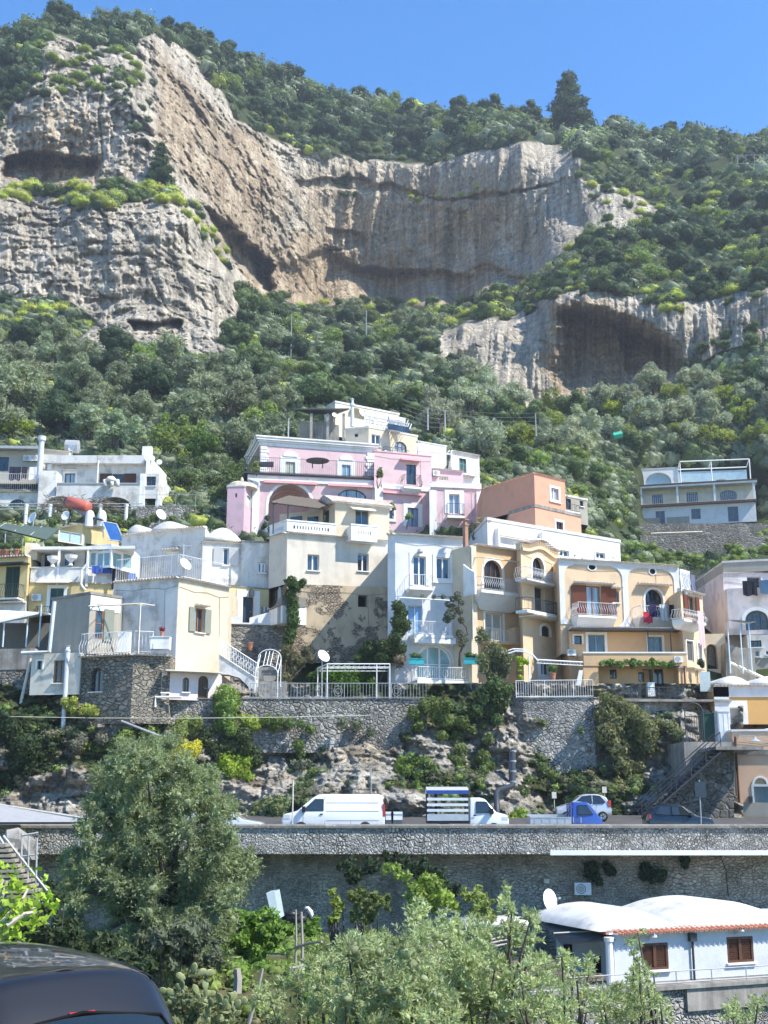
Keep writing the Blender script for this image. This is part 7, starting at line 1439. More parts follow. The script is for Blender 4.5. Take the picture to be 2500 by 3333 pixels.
k = MB(); pt = [P(*C11(x, y), Y) for x, y, Y in ((557, 318, 76.6), (557, 465, 75.2), (548, 478, 74.8), (492, 494, 73.6), (485, 505, 73), (491, 640, 71))]; k.tube(pt, .17, 10); k.tube([pt[0]-(.18, 0, 0), pt[1]-(.18, 0, 0)], .07, 6); k.build('pipe', plain('black_plastic', (.035, .045, .06), .45), o, True)
k = MB(); [k.lathe([(.21, -.06), (.21, .06)], pt[0]+(pt[1]-pt[0])*t, 10) for t in (.05, .35, .65, .95)]; k.build('clamp', paint('grey'), o)
for x, y, lb in ((735, 515, 'small white notice left of the silver car'), (952, 492, 'small pale notice on rock right of silver car')):
    a = P(*C11(x, y), 71.6); k = MB(); k.box(a[0]-.13, a[0]+.13, a[1], a[1]+.03, a[2]-.18, a[2]+.18); k.tube([a+(0, .05, .1), a+(0, .05, -1.2)], .02, 4); tag(k.build('notice_board', paint('cream')), lb, 'notice')
for x, y0, y1, Y, lb in ((947, 1025, 1165, 215, 'pale pole among the trees under the central cliff'), (1192, 1010, 1090, 225, 'slim pole right of centre under the cliff'), (938, 1362, 1430, 126, 'mast behind the pink villa cornice'), (1393, 1330, 1400, 135, 'net post left of three above the pink villa'), (1449, 1335, 1405, 135, 'net post in the middle above the white house'), (1745, 1345, 1420, 150, 'net post furthest right above the orange house'), (2165, 1860, 1975, 88, 'bamboo-like pole above wide mustard house')):
    a, b = P(x, y0, Y), P(x, y1, Y); k = MB(); r = .09 if Y > 100 else .04; k.lathe([(r, 0), (r*.7, a[2]-b[2])], b, 6); k.tube([b+(0, 0, (a[2]-b[2])*.93)-np.array((.5, 0, 0)), b+(0, 0, (a[2]-b[2])*.93)+np.array((.5, 0, 0))], r*.4, 4) if Y > 200 else None
    tag(k.build('utility_pole', paint('grey')), lb, 'pole')
nm = mat('wire_net', lambda b: b.out((.25, .27, .27), .6, .3)); k = MB()
pp = [P(1310, 1300, 134), P(1393, 1330, 135), P(1449, 1335, 135), P(1600, 1345, 140), P(1745, 1345, 150), P(1990, 1360, 160)]
for j in range(5): k.tube([p-(0, 0, j*.55) for p in pp], .025, 3, False)
tag(k.build('hillside_wire', nm), 'wire netting lines strung above the pink villa', 'wires')
k = MB(); k.tube([P(*C10(0, 175), 78), P(*C10(400, 182), 77), P(*C10(820, 183), 76.5), P(*C10(1250, 178), 76.5), P(*C11(-60, 170), 76.8)], .02, 4); tag(k.build('overhead_cable', paint('cream')), 'thin pale cable strung below the garden terrace wall', 'cable')
k = MB(); a, b = P(*C10(525, 195), 76.5), P(*C10(720, 272), 75.5); k.tube([a, b], .07, 8); tag(k.build('discarded_gutter', paint('grey')), 'pale gutter pipe lying on the rocks below garden wall', 'pipe')
k = MB(); w0 = Wall((0, 78.2), (1, 78.2), 0, 0); pt = [P(*C10(x, y), 77.3) for x, y in ((670, 135), (672, 92), (785, 92))]; k.tube(pt, .09, 6); tag(k.build('waste_pipe', M_white()), 'white bent waste pipe at the left end of garden wall', 'pipe')
k = MB(); a, b = P(*C9(788, 35), 185), P(*C9(838, 25), 185); k.tube([a, b], .6, 6); tag(k.build('green_net_roll', plain('green_net', (.05, .42, .28), .6)), 'bright green rolled net among the olive trees', 'net')
o = thing('ridge_railing', tuple(P(2420, 535, 285)), 'faint white metal railing on the right hilltop', 'railing'); k = MB()
for y in (505, 532): k.tube([P(2395, y, 285), P(2560, y+(8 if y > 510 else 0), 285)], .07, 4)
for x in range(2400, 2540, 28): k.tube([P(x, 503, 285), P(x, 540, 285)], .06, 4)
k.build('rail', paint('grey'), o)
u0, z0 = WM.hit(*C8(762, 508), 1.25); it = []
for i, (u, wd_, c, l) in enumerate(((0, .5, (.03, .03, .08), 'dark trousers leftmost on the arched door balcony'), (.7, .5, (.5, .55, .6), 'pale shirt second on the arched door balcony'), (1.35, .6, (.02, .02, .03), 'black top in the middle of balcony laundry'), (2.1, .6, (.03, .03, .04), 'black shirt next to the coral cloth'), (2.75, .45, (.60, .22, .20), 'coral cloth on the arched door balcony'), (3.3, .5, (.05, .04, .05), 'dark garment rightmost on the arched door balcony'))): it.append((u0+u*1.15, u0+u*1.15+wd_*1.1, z0+.1, z0-.8-.25*(i % 2), c, l))
cloth(WM, it, 1.36, '')
u, z = WM.hit(*C8(722, 560), 1.3); cloth(WM, [(u, u+.7, z+.05, z-.75, (.45, .04, .07), 'bright red towel hanging on the balcony railing')], 1.33, '')
u, z = WR.hit(*C8(1120, 548), 1.2); cloth(WR, [(u, u+.8, z, z-2.4, (.62, .42, .42), 'pink patterned blanket over the right balcony')], 1.3, '')
u, z = WR.hit(*C8(1000, 230), .2); cloth(WR, [(u+.1, u+1.5, z, z-1.6, (.62, .64, .70), 'white sheet on the roof corner washing line'), (u+1.6, u+2.2, z-.2, z-1.5, (.20, .22, .34), 'dark blue towel beside the white roof sheet')], .1, '')
u, z = LIL.hit(*C8(1465, 325), .6); cloth(LIL, [(u, u+1.0, z, z-1.1, (.03, .03, .04), 'black garment on the lilac house balcony'), (u+1.2, u+3.2, z, z-1.0, (.08, .15, .24), 'row of blue cloths on the lilac house balcony'), (u+4.1, u+4.6, z, z-.9, (.5, .5, .52), 'striped shirt on the lilac house balcony')], .6, '')
for x, y, hh, lb, pl in ((1320, 1225, .38, 'left turquoise planter with red flowers by the arched door', 'geranium'), (1560-20, 1222, .4, 'right turquoise planter box by the vine stem', 'geranium')):
    a = P(*C7(330 if x < 1400 else 800, y-5), 82.2); o = thing('planter_box', tuple(a), lb, 'planter'); k = MB(); k.box(a[0]-.5, a[0]+.5, 82.0, 82.4, a[2], a[2]+.42); k.box(a[0]-.53, a[0]+.53, 81.97, 82.43, a[2]+.36, a[2]+.42); k.build('box', plain('turquoise', (.05, .42, .48), .5), o); leafball('plant', o, [(a[0]-.2, 82.2, a[2]+.6), (a[0]+.2, 82.2, a[2]+.55)], [.3, .28], 'mid', 120, .12)
pot(tuple(P(*C7(1502, 1358), 80.4)), .5, 'terracotta pot with bushy green plant by the white window', plant='mid', s=.9)
k = MB(); a = P(*C8(785, 1190), 80.9); k.box(a[0]-.23, a[0]+.23, 80.8, 81.3, a[2], a[2]+.92); k.box(a[0]-.22, a[0]+.22, 80.77, 80.799, a[2]+.6, a[2]+.62); tag(k.build('white_fridge', M_white()), 'tall white fridge-like cabinet on the vine terrace', 'cabinet')
k = MB(); a = P(*C8(240, 1085), 80.2); k.prism([(-.2, 0), (.15, 0), (.3, 1.0), (.05, 1.0)], lambda x, z: (a[0]+x, 80.2, a[2]-.2+z), lambda x, z: (a[0]+x, 80.3, a[2]-.2+z)); tag(k.build('leaning_board', M_white()), 'white board leaning by the mustard terrace railing', 'board')
k = MB(); a = P(*C8(1165, 1040), 80.2); k.box(a[0]-.2, a[0]+.5, 80.1, 80.15, a[2]-1.0, a[2]+.3); tag(k.build('glass_screen', plain('frosted_glass', (.45, .52, .52), .2)), 'frosted glass screen beside the corner wall', 'screen')
o = thing('trellis_pergola', tuple(P(*C7(1290, 1370), 79.6)), 'white arched metal pergola over the mustard terrace', 'pergola'); k = MB()
a = P(*C7(1110, 1140), 81); pts = [P(*C7(x, y), 79.8) for x, y in ((1120, 1125), (1180, 1105), (1260, 1108), (1330, 1140), (1375, 1190))]; k.tube(pts, .05, 5); k.tube([p+(0, 1.3, .3) for p in pts], .05, 5); [k.tube([p, p+(0, 1.3, .3)], .03, 4) for p in pts]
q0, q1 = P(*C7(1360, 1178), 79.8), P(*C8(270, 935), 79.8); k.tube([q0, q1], .05, 4); k.tube([q0-(0, 0, .22), q1-(0, 0, .22)], .03, 4); [k.tube([q0+(q1-q0)*i/14, q0+(q1-q0)*(i+.5)/14-np.array((0, 0, .22))], .02, 3) for i in range(14)]; k.tube([P(*C7(1292, 1145), 79.8), P(*C7(1300, 1370), 79.8)], .05, 5); k.build('frame', paint('white'), o)
def limbs(seed, n=5, h=1.0, r=.07, spread=.55, top=1.3):
    rg = random.Random(seed); k = MB(); k.tube([(0, 0, -.25), (.02, .01, h*.35), (.05*rg.uniform(-1, 1), .05*rg.uniform(-1, 1), h*.7)], [r*1.3, r, r*.8], 6)
    for i in range(n):
        a = 2*pi*i/n+rg.uniform(-.4, .4); s = spread*rg.uniform(.6, 1.1); k.tube([(0, 0, h*rg.uniform(.4, .65)), (s*.5*cos(a), s*.5*sin(a), h*.95), (s*cos(a), s*sin(a), top*rg.uniform(.85, 1.15))], [r*.6, r*.4, r*.12], 4)
    return k
def clumps(seed, n, R=1.0, zc=1.15, sq=.75, lo=.28, hi=.5):
    rg = random.Random(seed); L = []
    for i in range(n):
        while 1:
            p = [rg.uniform(-1, 1) for _ in range(3)]
            if sum(q*q for q in p) < 1: break
        r = rg.uniform(lo, hi); q = 1-r*.75; L.append(((p[0]*q*R, p[1]*q*R, zc+p[2]*q*R*sq), r))
    return [l[0] for l in L], [l[1] for l in L]
PROTO = {}
BARK = lambda: plain('bark', (.13, .11, .09), .95, .1, var=.4)
def proto(kind):
    if kind in PROTO: return PROTO[kind]
    L = []
    for s in range(3):
        if kind == 'oak': c, r = clumps(s+1, 16); v, f = leaf_mesh(c, r, 2600, .085, s, .8, 1.3); v2, f2 = core_mesh(c, r, .8, .8, s)
        elif kind == 'olive': c, r = clumps(s+11, 20, lo=.18, hi=.36); v, f = leaf_mesh(c, r, 3000, .07, s, .85, 1.9, .35); v2, f2 = core_mesh(c, r, .55, .85, s)
        elif kind == 'airy': c, r = clumps(s+21, 14, lo=.2, hi=.4, sq=1.0); v, f = leaf_mesh(c, r, 1900, .09, s, .9, 1.4, .4); v2, f2 = core_mesh(c, r, .45, .85, s)
        elif kind == 'dome': c = [(0, 0, .18)]+[(.45*cos(a), .45*sin(a), .05) for a in np.arange(5)*1.256+s]; r = [.78]+[.5]*5; v, f = leaf_mesh(c, r, 1300, .10, s, .75, 1.2, .6); v2, f2 = core_mesh(c, r, .72, .75, s)
        elif kind == 'shrub': c, r = clumps(s+31, 9, zc=.4, sq=.6, lo=.3, hi=.5); v, f = leaf_mesh(c, r, 1100, .10, s, .8, 1.4, .5); v2, f2 = core_mesh(c, r, .72, .8, s)
        elif kind == 'pine':
            rg = random.Random(s+5); c = []; r = []
            for i in range(26):
                z = .35+2.4*i/25; R = (.75*(1-(i/25))**.8+.08); a = i*2.4; c.append((R*cos(a)*rg.uniform(.6, 1), R*sin(a)*rg.uniform(.6, 1), z)); r.append(.20+.24*(1-i/25))
            v, f = leaf_mesh(c, r, 3600, .08, s, .6, 2.2, .3); v2, f2 = core_mesh(c, r, .6, .6, s)
        f = np.concatenate([f, f2+len(v)]); v = np.concatenate([v, v2]); o = mesh_np('proto', v, f, LEAF()); me = o.data; bpy.data.objects.remove(o)
        tr = None
        if kind not in ('dome', 'shrub'): q = limbs(s, 5, 1.0 if kind != 'pine' else 1.6, .06 if kind != 'olive' else .09, top=1.3 if kind != 'pine' else 2.4, spread=.55 if kind != 'pine' else .2).build('t', BARK()); 
        if kind not in ('dome', 'shrub'):
            tr = q.data; tr.transform(__import__('mathutils').Matrix.Translation(q.location)); bpy.data.objects.remove(q)
        L.append((me, tr))
    PROTO[kind] = L; return L
RG = random.Random(42)
def plant(kind, p, r, col, label, cat='tree', group=None, name=None, sz=1.0, parts=True):
    me, tr = RG.choice(proto(kind)); nm = name or {'oak': 'evergreen_tree', 'olive': 'olive_tree', 'airy': 'leafy_tree', 'pine': 'pine_tree', 'dome': 'spurge_bush', 'shrub': 'shrub'}[kind]
    g_ = RG.uniform(.82, 1.2); c = tuple(q*g_*RG.uniform(.96, 1.04) for q in (LC[col] if isinstance(col, str) else col))+(1,); a = RG.uniform(0, 6.28)
    if tr is None or not parts:
        o = bpy.data.objects.new(nm, me); COL.objects.link(o); o.location = p; o.scale = (r*RG.uniform(.9, 1.15), r*RG.uniform(.9, 1.15), r*sz*RG.uniform(.85, 1.1)); o.rotation_euler = (0, 0, a); o.color = c; return tag(o, label, cat, group)
    o = bpy.data.objects.new(nm, None); COL.objects.link(o); o.location = p; o.scale = (r, r, r*sz); o.rotation_euler = (0, 0, a); tag(o, label, cat, group)
    x = bpy.data.objects.new('crown', me); COL.objects.link(x); x.parent = o; x.color = c
    t = bpy.data.objects.new('trunk', tr); COL.objects.link(t); t.parent = o; return o
VILLA = gp([(1362, 1000), (1650, 990), (1650, 1192), (1375, 1192)])
def onhill(px, py):
    d = float(depth(np.array([px]), np.array([py]))[0]); return P(px, py, d)
def scatter(polyg, n, specs, seed, gap=.75, group='', rock_ok=False, maxtry=40):
    "specs: (weight, kind, rmin, rmax, colour, label, category); gap = spacing in crown radii"
    rg = random.Random(seed); poly = gp(polyg); xs = [p[0] for p in poly]; ys = [p[1] for p in poly]; pts = []; tot = sum(s[0] for s in specs); cand = []
    N = n*maxtry; X = np.array([rg.uniform(min(xs), max(xs)) for _ in range(N)]); Y = np.array([rg.uniform(min(ys), max(ys)) for _ in range(N)])
    ok = inpoly(X, Y, poly)&(Y > skyline(X)+2)
    if not rock_ok: ok &= rockmask(X, Y) < .35
    ok &= ~inpoly(X, Y, VILLA)
    X, Y = X[ok], Y[ok]; D = depth(X, Y) if len(X) else []
    for x, y, d in zip(X, Y, D):
        if len(pts) >= n: break
        t = rg.uniform(0, tot)
        for s in specs:
            t -= s[0]
            if t <= 0: break
        r = rg.uniform(s[2], s[3])*(1.25 if s[6] == 'tree' and group in ('central wood', 'olive grove', 'right terraces') else 1); rp = r*F/d
        if any((x-a)**2+((y-b)*1.3)**2 < (gap*(rp+c))**2 for a, b, c in pts): continue
        pts.append((x, y, rp)); q = P(x, y, d); f_ = (x-min(xs))/(max(xs)-min(xs)); s = s[:5]+(('small ', 'mid-sized ', 'large ')[min(2, int(3*(r/(1.25 if r > s[3] else 1)-s[2])/(s[3]-s[2]+.01)))]+s[5]+(', left part', ', middle part', ', right part')[min(2, int(f_*3))],)+s[6:]; plant(s[1], (q[0], q[1], q[2]-(.15 if 'olive' in group or 'terraces' in group else .55)*r*(s[6] == 'tree')), r, s[4], s[5], s[6], group+' '+s[6]+'s')
    return len(pts)
DARK, MID, BR, LM, OL, GR = (.052, .080, .038), (.105, .145, .055), (.19, .25, .07), (.36, .40, .085), (.22, .255, .165), (.14, .175, .10)
cnt = []
T = 'tree'; B = 'bush'
cnt.append(scatter([(-30, 60), (130, 20), (480, 90), (520, 200), (440, 130), (330, 70), (280, 105), (110, 70), (80, 110), (20, 230), (-30, 300)], 34, [(3, 'oak', 3.6, 5.2, DARK, 'dark evergreen on the left summit above the cliff', T), (1, 'airy', 3.0, 4.2, GR, 'greyish leafy tree on the left summit skyline', T)], 1, .42, 'left summit'))
cnt.append(scatter([(480, 90), (650, 150), (850, 215), (1200, 240), (1200, 330), (1040, 320), (900, 350), (780, 340), (600, 290), (500, 215)], 62, [(4, 'oak', 3.6, 5.6, DARK, 'dark rounded oak in the wood along the ridge', T), (1.2, 'airy', 3.2, 4.6, BR, 'bright leafy tree among dark oaks on the ridge', T), (1.2, 'airy', 3.2, 4.6, GR, 'grey-green loose tree among dark oaks on the ridge', T)], 2, .42, 'ridge'))
cnt.append(scatter([(1200, 240), (1700, 280), (1700, 640), (1420, 640), (1290, 600), (1240, 520), (1400, 500), (1480, 450), (1300, 390), (1250, 320)], 60, [(4, 'oak', 3.0, 4.8, DARK, 'dark evergreen on the steep right slope', T), (1.2, 'airy', 2.6, 3.8, BR, 'fresh green leafy tree on the steep right slope', T), (1, 'airy', 2.8, 4.0, GR, 'pale grey leafy tree on the steep right slope', T)], 3, .45, 'right slope'))
cnt.append(scatter([(1240, 420), (1480, 360), (1700, 470), (1700, 650), (1440, 670), (1290, 630), (1180, 640), (1180, 560), (1300, 500), (1420, 480)], 60, [(3, 'dome', 1.6, 2.6, LM, 'domed lime green spurge on the right slope', B), (1, 'dome', 1.4, 2.2, OL, 'domed silver green bush on the right slope', B)], 4, .6, 'right slope'))
cnt.append(scatter([(900, 700), (1050, 650), (1200, 550), (1290, 490), (1400, 560), (1380, 640), (1270, 620), (1180, 640), (1060, 690), (950, 740)], 24, [(2, 'oak', 2.4, 3.6, MID, 'mid green evergreen on the rocky spur', T), (1, 'airy', 2.2, 3.2, OL, 'silvery tree on the rocky spur', T)], 5, .5, 'spur')); cnt.append(scatter([(880, 690), (1050, 650), (1220, 560), (1400, 600), (1400, 650), (1180, 650), (1000, 700)], 26, [(1, 'dome', 1.2, 2.2, LM, 'lime green domed spurge on the rocky spur', B)], 55, .55, 'spur'))
cnt.append(scatter([(500, 650), (640, 660), (900, 690), (960, 740), (960, 800), (1080, 850), (1000, 920), (640, 900), (470, 800), (480, 720)], 46, [(2, 'oak', 2.2, 3.6, MID, 'bushy green tree below the central cliff', T), (2, 'olive', 2.2, 3.4, OL, 'silver green olive below the central cliff', T), (1, 'oak', 2.4, 3.4, DARK, 'dark holm oak below the central cliff', T), (.8, 'airy', 2, 3, BR, 'bright sapling below the central cliff', T)], 6, .5, 'central wood'))
cnt.append(scatter([(-30, 740), (160, 760), (440, 810), (640, 900), (620, 960), (560, 1040), (350, 1000), (-30, 960)], 46, [(4, 'olive', 2.6, 3.8, OL, 'grey-green olive in the grove above the white house', T), (1, 'oak', 2.2, 3.2, DARK, 'dark oak within the left olive grove', T), (1, 'airy', 2, 2.8, BR, 'light green leafy tree within the left olive grove', T)], 7, .5, 'olive grove'))
cnt.append(scatter([(1000, 800), (1160, 895), (1340, 885), (1460, 850), (1700, 800), (1700, 1010), (1380, 1010), (1180, 990), (1040, 1030), (880, 900)], 52, [(4, 'olive', 2.4, 3.6, (.28, .31, .23), 'silvery olive on the terraces below the right cave', T), (2, 'oak', 2.0, 3.0, MID, 'round green tree on the terraces below the right cave', T), (1, 'airy', 1.8, 2.6, (.22, .26, .05), 'yellow-green tree on the terraces below the right cave', T)], 8, .5, 'right terraces'))
cnt.append(scatter([(1030, 960), (1240, 990), (1380, 1060), (1360, 1130), (1260, 1120), (1200, 1020), (1040, 1040)], 18, [(1, 'shrub', 1.6, 2.6, BR, 'fresh green shrub between orange house and villa', B), (1, 'oak', 1.6, 2.4, MID, 'round green tree between orange house and villa', T)], 9, .5, 'orange house'))
cnt.append(scatter([(1330, 1180), (1420, 1200), (1560, 1230), (1659, 1200), (1659, 1130), (1620, 1130), (1560, 1240), (1340, 1250)], 22, [(1, 'shrub', 1.0, 1.7, BR, 'fresh green shrub above the wide mustard house', B)], 10, .5, 'mustard roof'))
cnt.append(scatter([(370, 1000), (560, 960), (545, 1060), (490, 1100), (370, 1070)], 14, [(2, 'airy', 1.8, 2.8, MID, 'leafy tree between the white house and pink villa', T), (1, 'olive', 2, 2.8, OL, 'olive tree between the white house and pink villa', T)], 11, .5, 'pink villa'))
cnt.append(scatter([(1250, 395), (1320, 395), (1440, 420), (1440, 490), (1330, 490), (1270, 450)], 14, [(2, 'dome', 1.5, 2.4, LM, 'lime bush on the pale rock right of the central cliff', B), (1, 'shrub', 1.8, 2.6, MID, 'green shrub on the pale rock right of the central cliff', B)], 61, .6, 'pale rock', True))
cnt.append(scatter([(1040, 688), (1190, 640), (1270, 612), (1400, 632), (1450, 652), (1659, 612), (1659, 645), (1450, 675), (1270, 634), (1100, 694)], 22, [(2, 'shrub', 1.4, 2.4, MID, 'shrub overhanging the rim of the right cave', B), (1, 'dome', 1.3, 2.0, LM, 'lime bush on the rim of the right cave', B)], 62, .5, 'cave rim', True))
cnt.append(scatter([(40, 95), (290, 110), (300, 190), (220, 210), (130, 200), (60, 210)], 34, [(3, 'dome', 1.7, 2.8, (.20, .25, .06), 'lime domed bush below the left summit', B), (1, 'dome', 1.5, 2.2, MID, 'green domed bush below the left summit', B)], 12, .5, 'left summit', True))
cnt.append(scatter([(-20, 390), (60, 405), (110, 400), (200, 400), (300, 400), (380, 400), (440, 460), (380, 440), (300, 440), (200, 450), (60, 430), (-20, 440)], 26, [(2, 'dome', 1.8, 3.0, LM, 'lime green bush on the ledge under the small cave', B), (1, 'shrub', 2.2, 3.4, MID, 'green shrub on the ledge under the small cave', B)], 13, .42, 'ledge', True))
cnt.append(scatter([(385, 425), (425, 450), (480, 520), (500, 600), (475, 590), (440, 520), (400, 470)], 14, [(2, 'dome', 1.4, 2.2, LM, 'lime green bush along the diagonal cave edge', B), (1, 'dome', 1.3, 2.0, GR, 'grey green bush along the diagonal cave edge', B)], 14, .42, 'cave edge', True))
cnt.append(scatter([(500, 620), (560, 640), (640, 652), (900, 655), (1050, 645), (1130, 615), (1140, 650), (1000, 700), (900, 720), (600, 690), (520, 670)], 40, [(2, 'dome', 1.8, 3.2, LM, 'lime green bush at the foot of the central cliff', B), (2, 'shrub', 2.2, 3.6, MID, 'green shrub at the foot of the central cliff', B)], 15, .5, 'cliff foot', True))
cnt.append(scatter([(480, 180), (560, 240), (600, 300), (720, 330), (900, 350), (900, 330), (700, 290), (560, 190)], 24, [(1, 'dome', 1.6, 2.8, (.16, .21, .06), 'olive green bush at the top edge of the central cliff', B)], 16, .5, 'cliff top', True))
cnt.append(scatter([(700, 370), (760, 370), (765, 430), (720, 430)], 6, [(1, 'shrub', 1.8, 2.6, MID, 'shrub clinging to the central cliff', B)], 17, .4, 'central cliff', True)); cnt.append(scatter([(850, 420), (1060, 395), (1060, 420), (860, 440)], 8, [(1, 'dome', 1.1, 1.6, LM, 'small bush on the long cliff ledge', B)], 18, .5, 'cliff ledge', True))
cnt.append(scatter([(-20, 640), (90, 650), (200, 690), (190, 740), (60, 740), (-20, 730)], 16, [(1, 'oak', 2.2, 3.2, DARK, 'dark tree under the low left cliff', T), (2, 'dome', 1.6, 2.4, LM, 'lime domed bush under the low left cliff', B)], 19, .45, 'low cliff', True))
cnt.append(scatter([(230, 130), (330, 180), (330, 340), (270, 260), (240, 200)], 12, [(1, 'shrub', 1.3, 2.2, GR, 'small shrub on the grey upper buttress', B)], 20, .6, 'buttress', True)); cnt.append(scatter([(1480, 760), (1659, 700), (1659, 850), (1500, 860)], 14, [(1, 'shrub', 1.6, 2.6, MID, 'green shrub on rocks right of the big cave', B)], 21, .5, 'cave side', True))
q = onhill(*G(1232, 285)); plant('pine', tuple(q), 8.2, DARK, 'tall lone pine standing up against the sky on the ridge', sz=.95)
q = onhill(*G(345, 400)); plant('pine', tuple(q), 3.4, (.045, .075, .03), 'dark pine growing on the left cliff above the ledge', sz=1.1)
for x, y, r, c, l in ((25, 960, 2.6, (.18, .24, .03), 'yellow-green tree at the left edge above the annexe'), (445, 1020, 2.9, (.10, .17, .035), 'round green tree behind the terraced white house'), (1325, 915, 2.5, (.30, .34, .04), 'yellow mimosa-like tree left of two below the cave'), (1380, 920, 2.2, (.32, .33, .05), 'second yellow tree below the right cave'), (1635, 975, 3, (.2, .25, .06), 'yellow-green tree right of the villa roof'), (1508, 1140, 1.5, (.13, .22, .04), 'small lemon tree before the hillside villa')):
    q = onhill(*G(x, y)); plant('airy' if r > 1.6 else 'oak', tuple(q-(0, 1.5 if r < 1.6 else 0, 0)), r, c, l)
print('SCATTER', cnt, sum(cnt))
def undergrowth():
    rg = np.random.RandomState(5); n = 6800; PX = rg.uniform(-150, 2650, n*2); PY = np.where(rg.rand(n*2) < .8, rg.uniform(60, 1700, n*2), rg.uniform(1000, 1900, n*2)); ok = (PY > skyline(PX)+1)&~inpoly(PX, PY, VILLA)&(rockmask(PX, PY) < .3); PX, PY = PX[ok][:n], PY[ok][:n]; D = depth(PX, PY); m = len(PX)
    r = rays(PX, PY); C = r*(D/r[:, 1])[:, None]; R = rg.uniform(.9, 2.3, m)*(.6+D/500)*(1+.8*(PY < skyline(PX)+110))
    kinds = rg.choice(5, m, p=[.28, .27, .17, .10, .18]); kinds = np.where((kinds == 3)&(PY < 1000)&(rg.rand(m) < .7), 0, kinds); kinds = np.where((PY > 1000)&(rg.rand(m) < .45), rg.choice([2, 4, 4], m), kinds); pal = np.array([DARK, MID, GR, LM, OL])[kinds]*(rg.uniform(.8, 1.35, m)*(1-.12*(PY > 1300)))[:, None]
    vs, fs, cs = [], [], []; V, Fc = ico(); k = 84
    for i in range(m):
        v, f = leaf_mesh([C[i]], [R[i]], k, (.10+.06*(D[i] > 240))*R[i], i, .8, 1.4, .5); vs.append(v); fs.append(f); cs.append(np.tile(pal[i], (len(v), 1)))
    v = np.concatenate(vs); f = np.arange(len(v)).reshape(-1, 4); c = np.concatenate(cs)
    base = len(v); q = (V[None]*(R[:, None, None]*.74*np.array([1, 1, .8]))*(1+.25*np.sin(V[:, 0]*4+V[:, 2]*5)[None, :, None])+C[:, None]); f2 = np.concatenate([Fc, Fc[:, 2:]], 1)[None]+(np.arange(m)*len(V))[:, None, None]+base
    v = np.concatenate([v, q.reshape(-1, 3)]); f = np.concatenate([f, f2.reshape(-1, 4)]); c = np.concatenate([c, np.repeat(pal, len(V), 0)]); c = np.concatenate([c, np.ones((len(c), 1))], 1)
    o = mesh_np('hillside_undergrowth', v, f, foliage('undergrowth_leaf', attr=True), attrs={'Col': c}); tag(o, 'dense scrub and undergrowth covering the mountain side', 'undergrowth', kind='stuff')
undergrowth()
def veg(name, label, cat, cr, circ, Y, col, dens=1.0, leaf=.16, dy=.7, stretch=1.4, seed=3, stem=None, kcore=.6, sq=1.0, group=None, core=True):
    "circ: (x, y, r) circles in crop pixels; Y depth or (Y0, Y1)"
    s_ = (cr(1, 0)[0]-cr(0, 0)[0]); rg = random.Random(seed); cs, rs = [], []
    for c in circ:
        if cr in (C10, C11): a_ = cr(c[0], c[1]); Y = min(float(depth6(np.array([a_[0]]), np.array([a_[1]]))[0]), 78.4)-.35
        Yc = Y+rg.uniform(-dy, dy)*.5; q = P(*cr(c[0], c[1]), Yc); cs.append(tuple(q)); rs.append(c[2]*s_*Yc/F)
    n = int(dens*sum(4*pi*r*r for r in rs)/(leaf*leaf*.34)*.9); n = max(60, min(n, 60000))
    lo = min(c[2]-r for c, r in zip(cs, rs)); k = int(np.argmin([c[2] for c in cs])); b = (cs[k][0], cs[k][1], lo)
    if stem is None: o = leafball(name, None, cs, rs, col, n, leaf, seed, core, label, cat, group, sq, stretch, kcore); return o
    o = thing(name, (cs[k][0], cs[k][1], lo-stem), label, cat, group); leafball('foliage', o, cs, rs, col, n, leaf, seed, core, squash=sq, stretch=stretch, kcore=kcore); m = MB(); w0 = (cs[k][0], cs[k][1], lo-stem)
    for c, r in zip(cs, rs):
        if rg.random() < .7: mid = tuple((np.array(w0)*.5+np.array(c)*.5)+np.array((rg.uniform(-.2, .2), 0, 0))); m.tube([w0, mid, c], [r*.12+.02, r*.08+.015, .01], 4)
    m.build('stem', BARK(), o); return o
CR = 'creeper'
veg('ivy_column', 'tall column of ivy on the corner of the beige house', CR, C6, [(690, 540, 55), (720, 590, 55), (680, 640, 50), (700, 700, 50), (705, 760, 55), (700, 820, 55), (705, 880, 60), (690, 940, 55), (680, 1000, 55), (660, 1060, 55), (640, 530, 20), (800, 530, 30), (770, 560, 35)], 84.3, (.06, .10, .03), 1.0, .15, .3)
veg('garden_shrubs', 'brownish tangled shrubs at the foot of the ivy column', 'shrubs', C6, [(640, 1150, 60), (690, 1220, 70), (620, 1240, 50), (760, 1260, 60), (700, 1330, 70), (620, 1400, 60), (560, 1450, 40), (820, 1160, 50), (860, 1230, 40)], 82.2, (.11, .11, .06), .7, .15, 1.2, stem=.6)
veg('garden_hedge', 'bright green citrus trees under the white pipe pergola', 'shrubs', C6, [(1000, 1380, 70), (1080, 1360, 80), (1170, 1380, 85), (1260, 1370, 80), (1330, 1400, 70), (1120, 1450, 80), (1230, 1460, 80), (1330, 1480, 60), (1000, 1460, 60), (900, 1490, 50), (860, 1520, 40), (1400, 1440, 60), (1440, 1500, 50), (950, 1350, 50), (880, 1400, 50)], 83, LC['citrus'], 1.0, .16, 1.5, stem=.5)
veg('wall_shrub', 'large dark green shrub against the old peeling wall', 'shrubs', C6, [(1400, 1130, 70), (1340, 1200, 70), (1450, 1180, 80), (1390, 1250, 80), (1500, 1150, 60), (1530, 1230, 70), (1280, 1230, 40), (1480, 1290, 60), (1600, 1190, 60)], 83.6, (.055, .09, .03), 1.0, .16, 1.2, stem=.6)
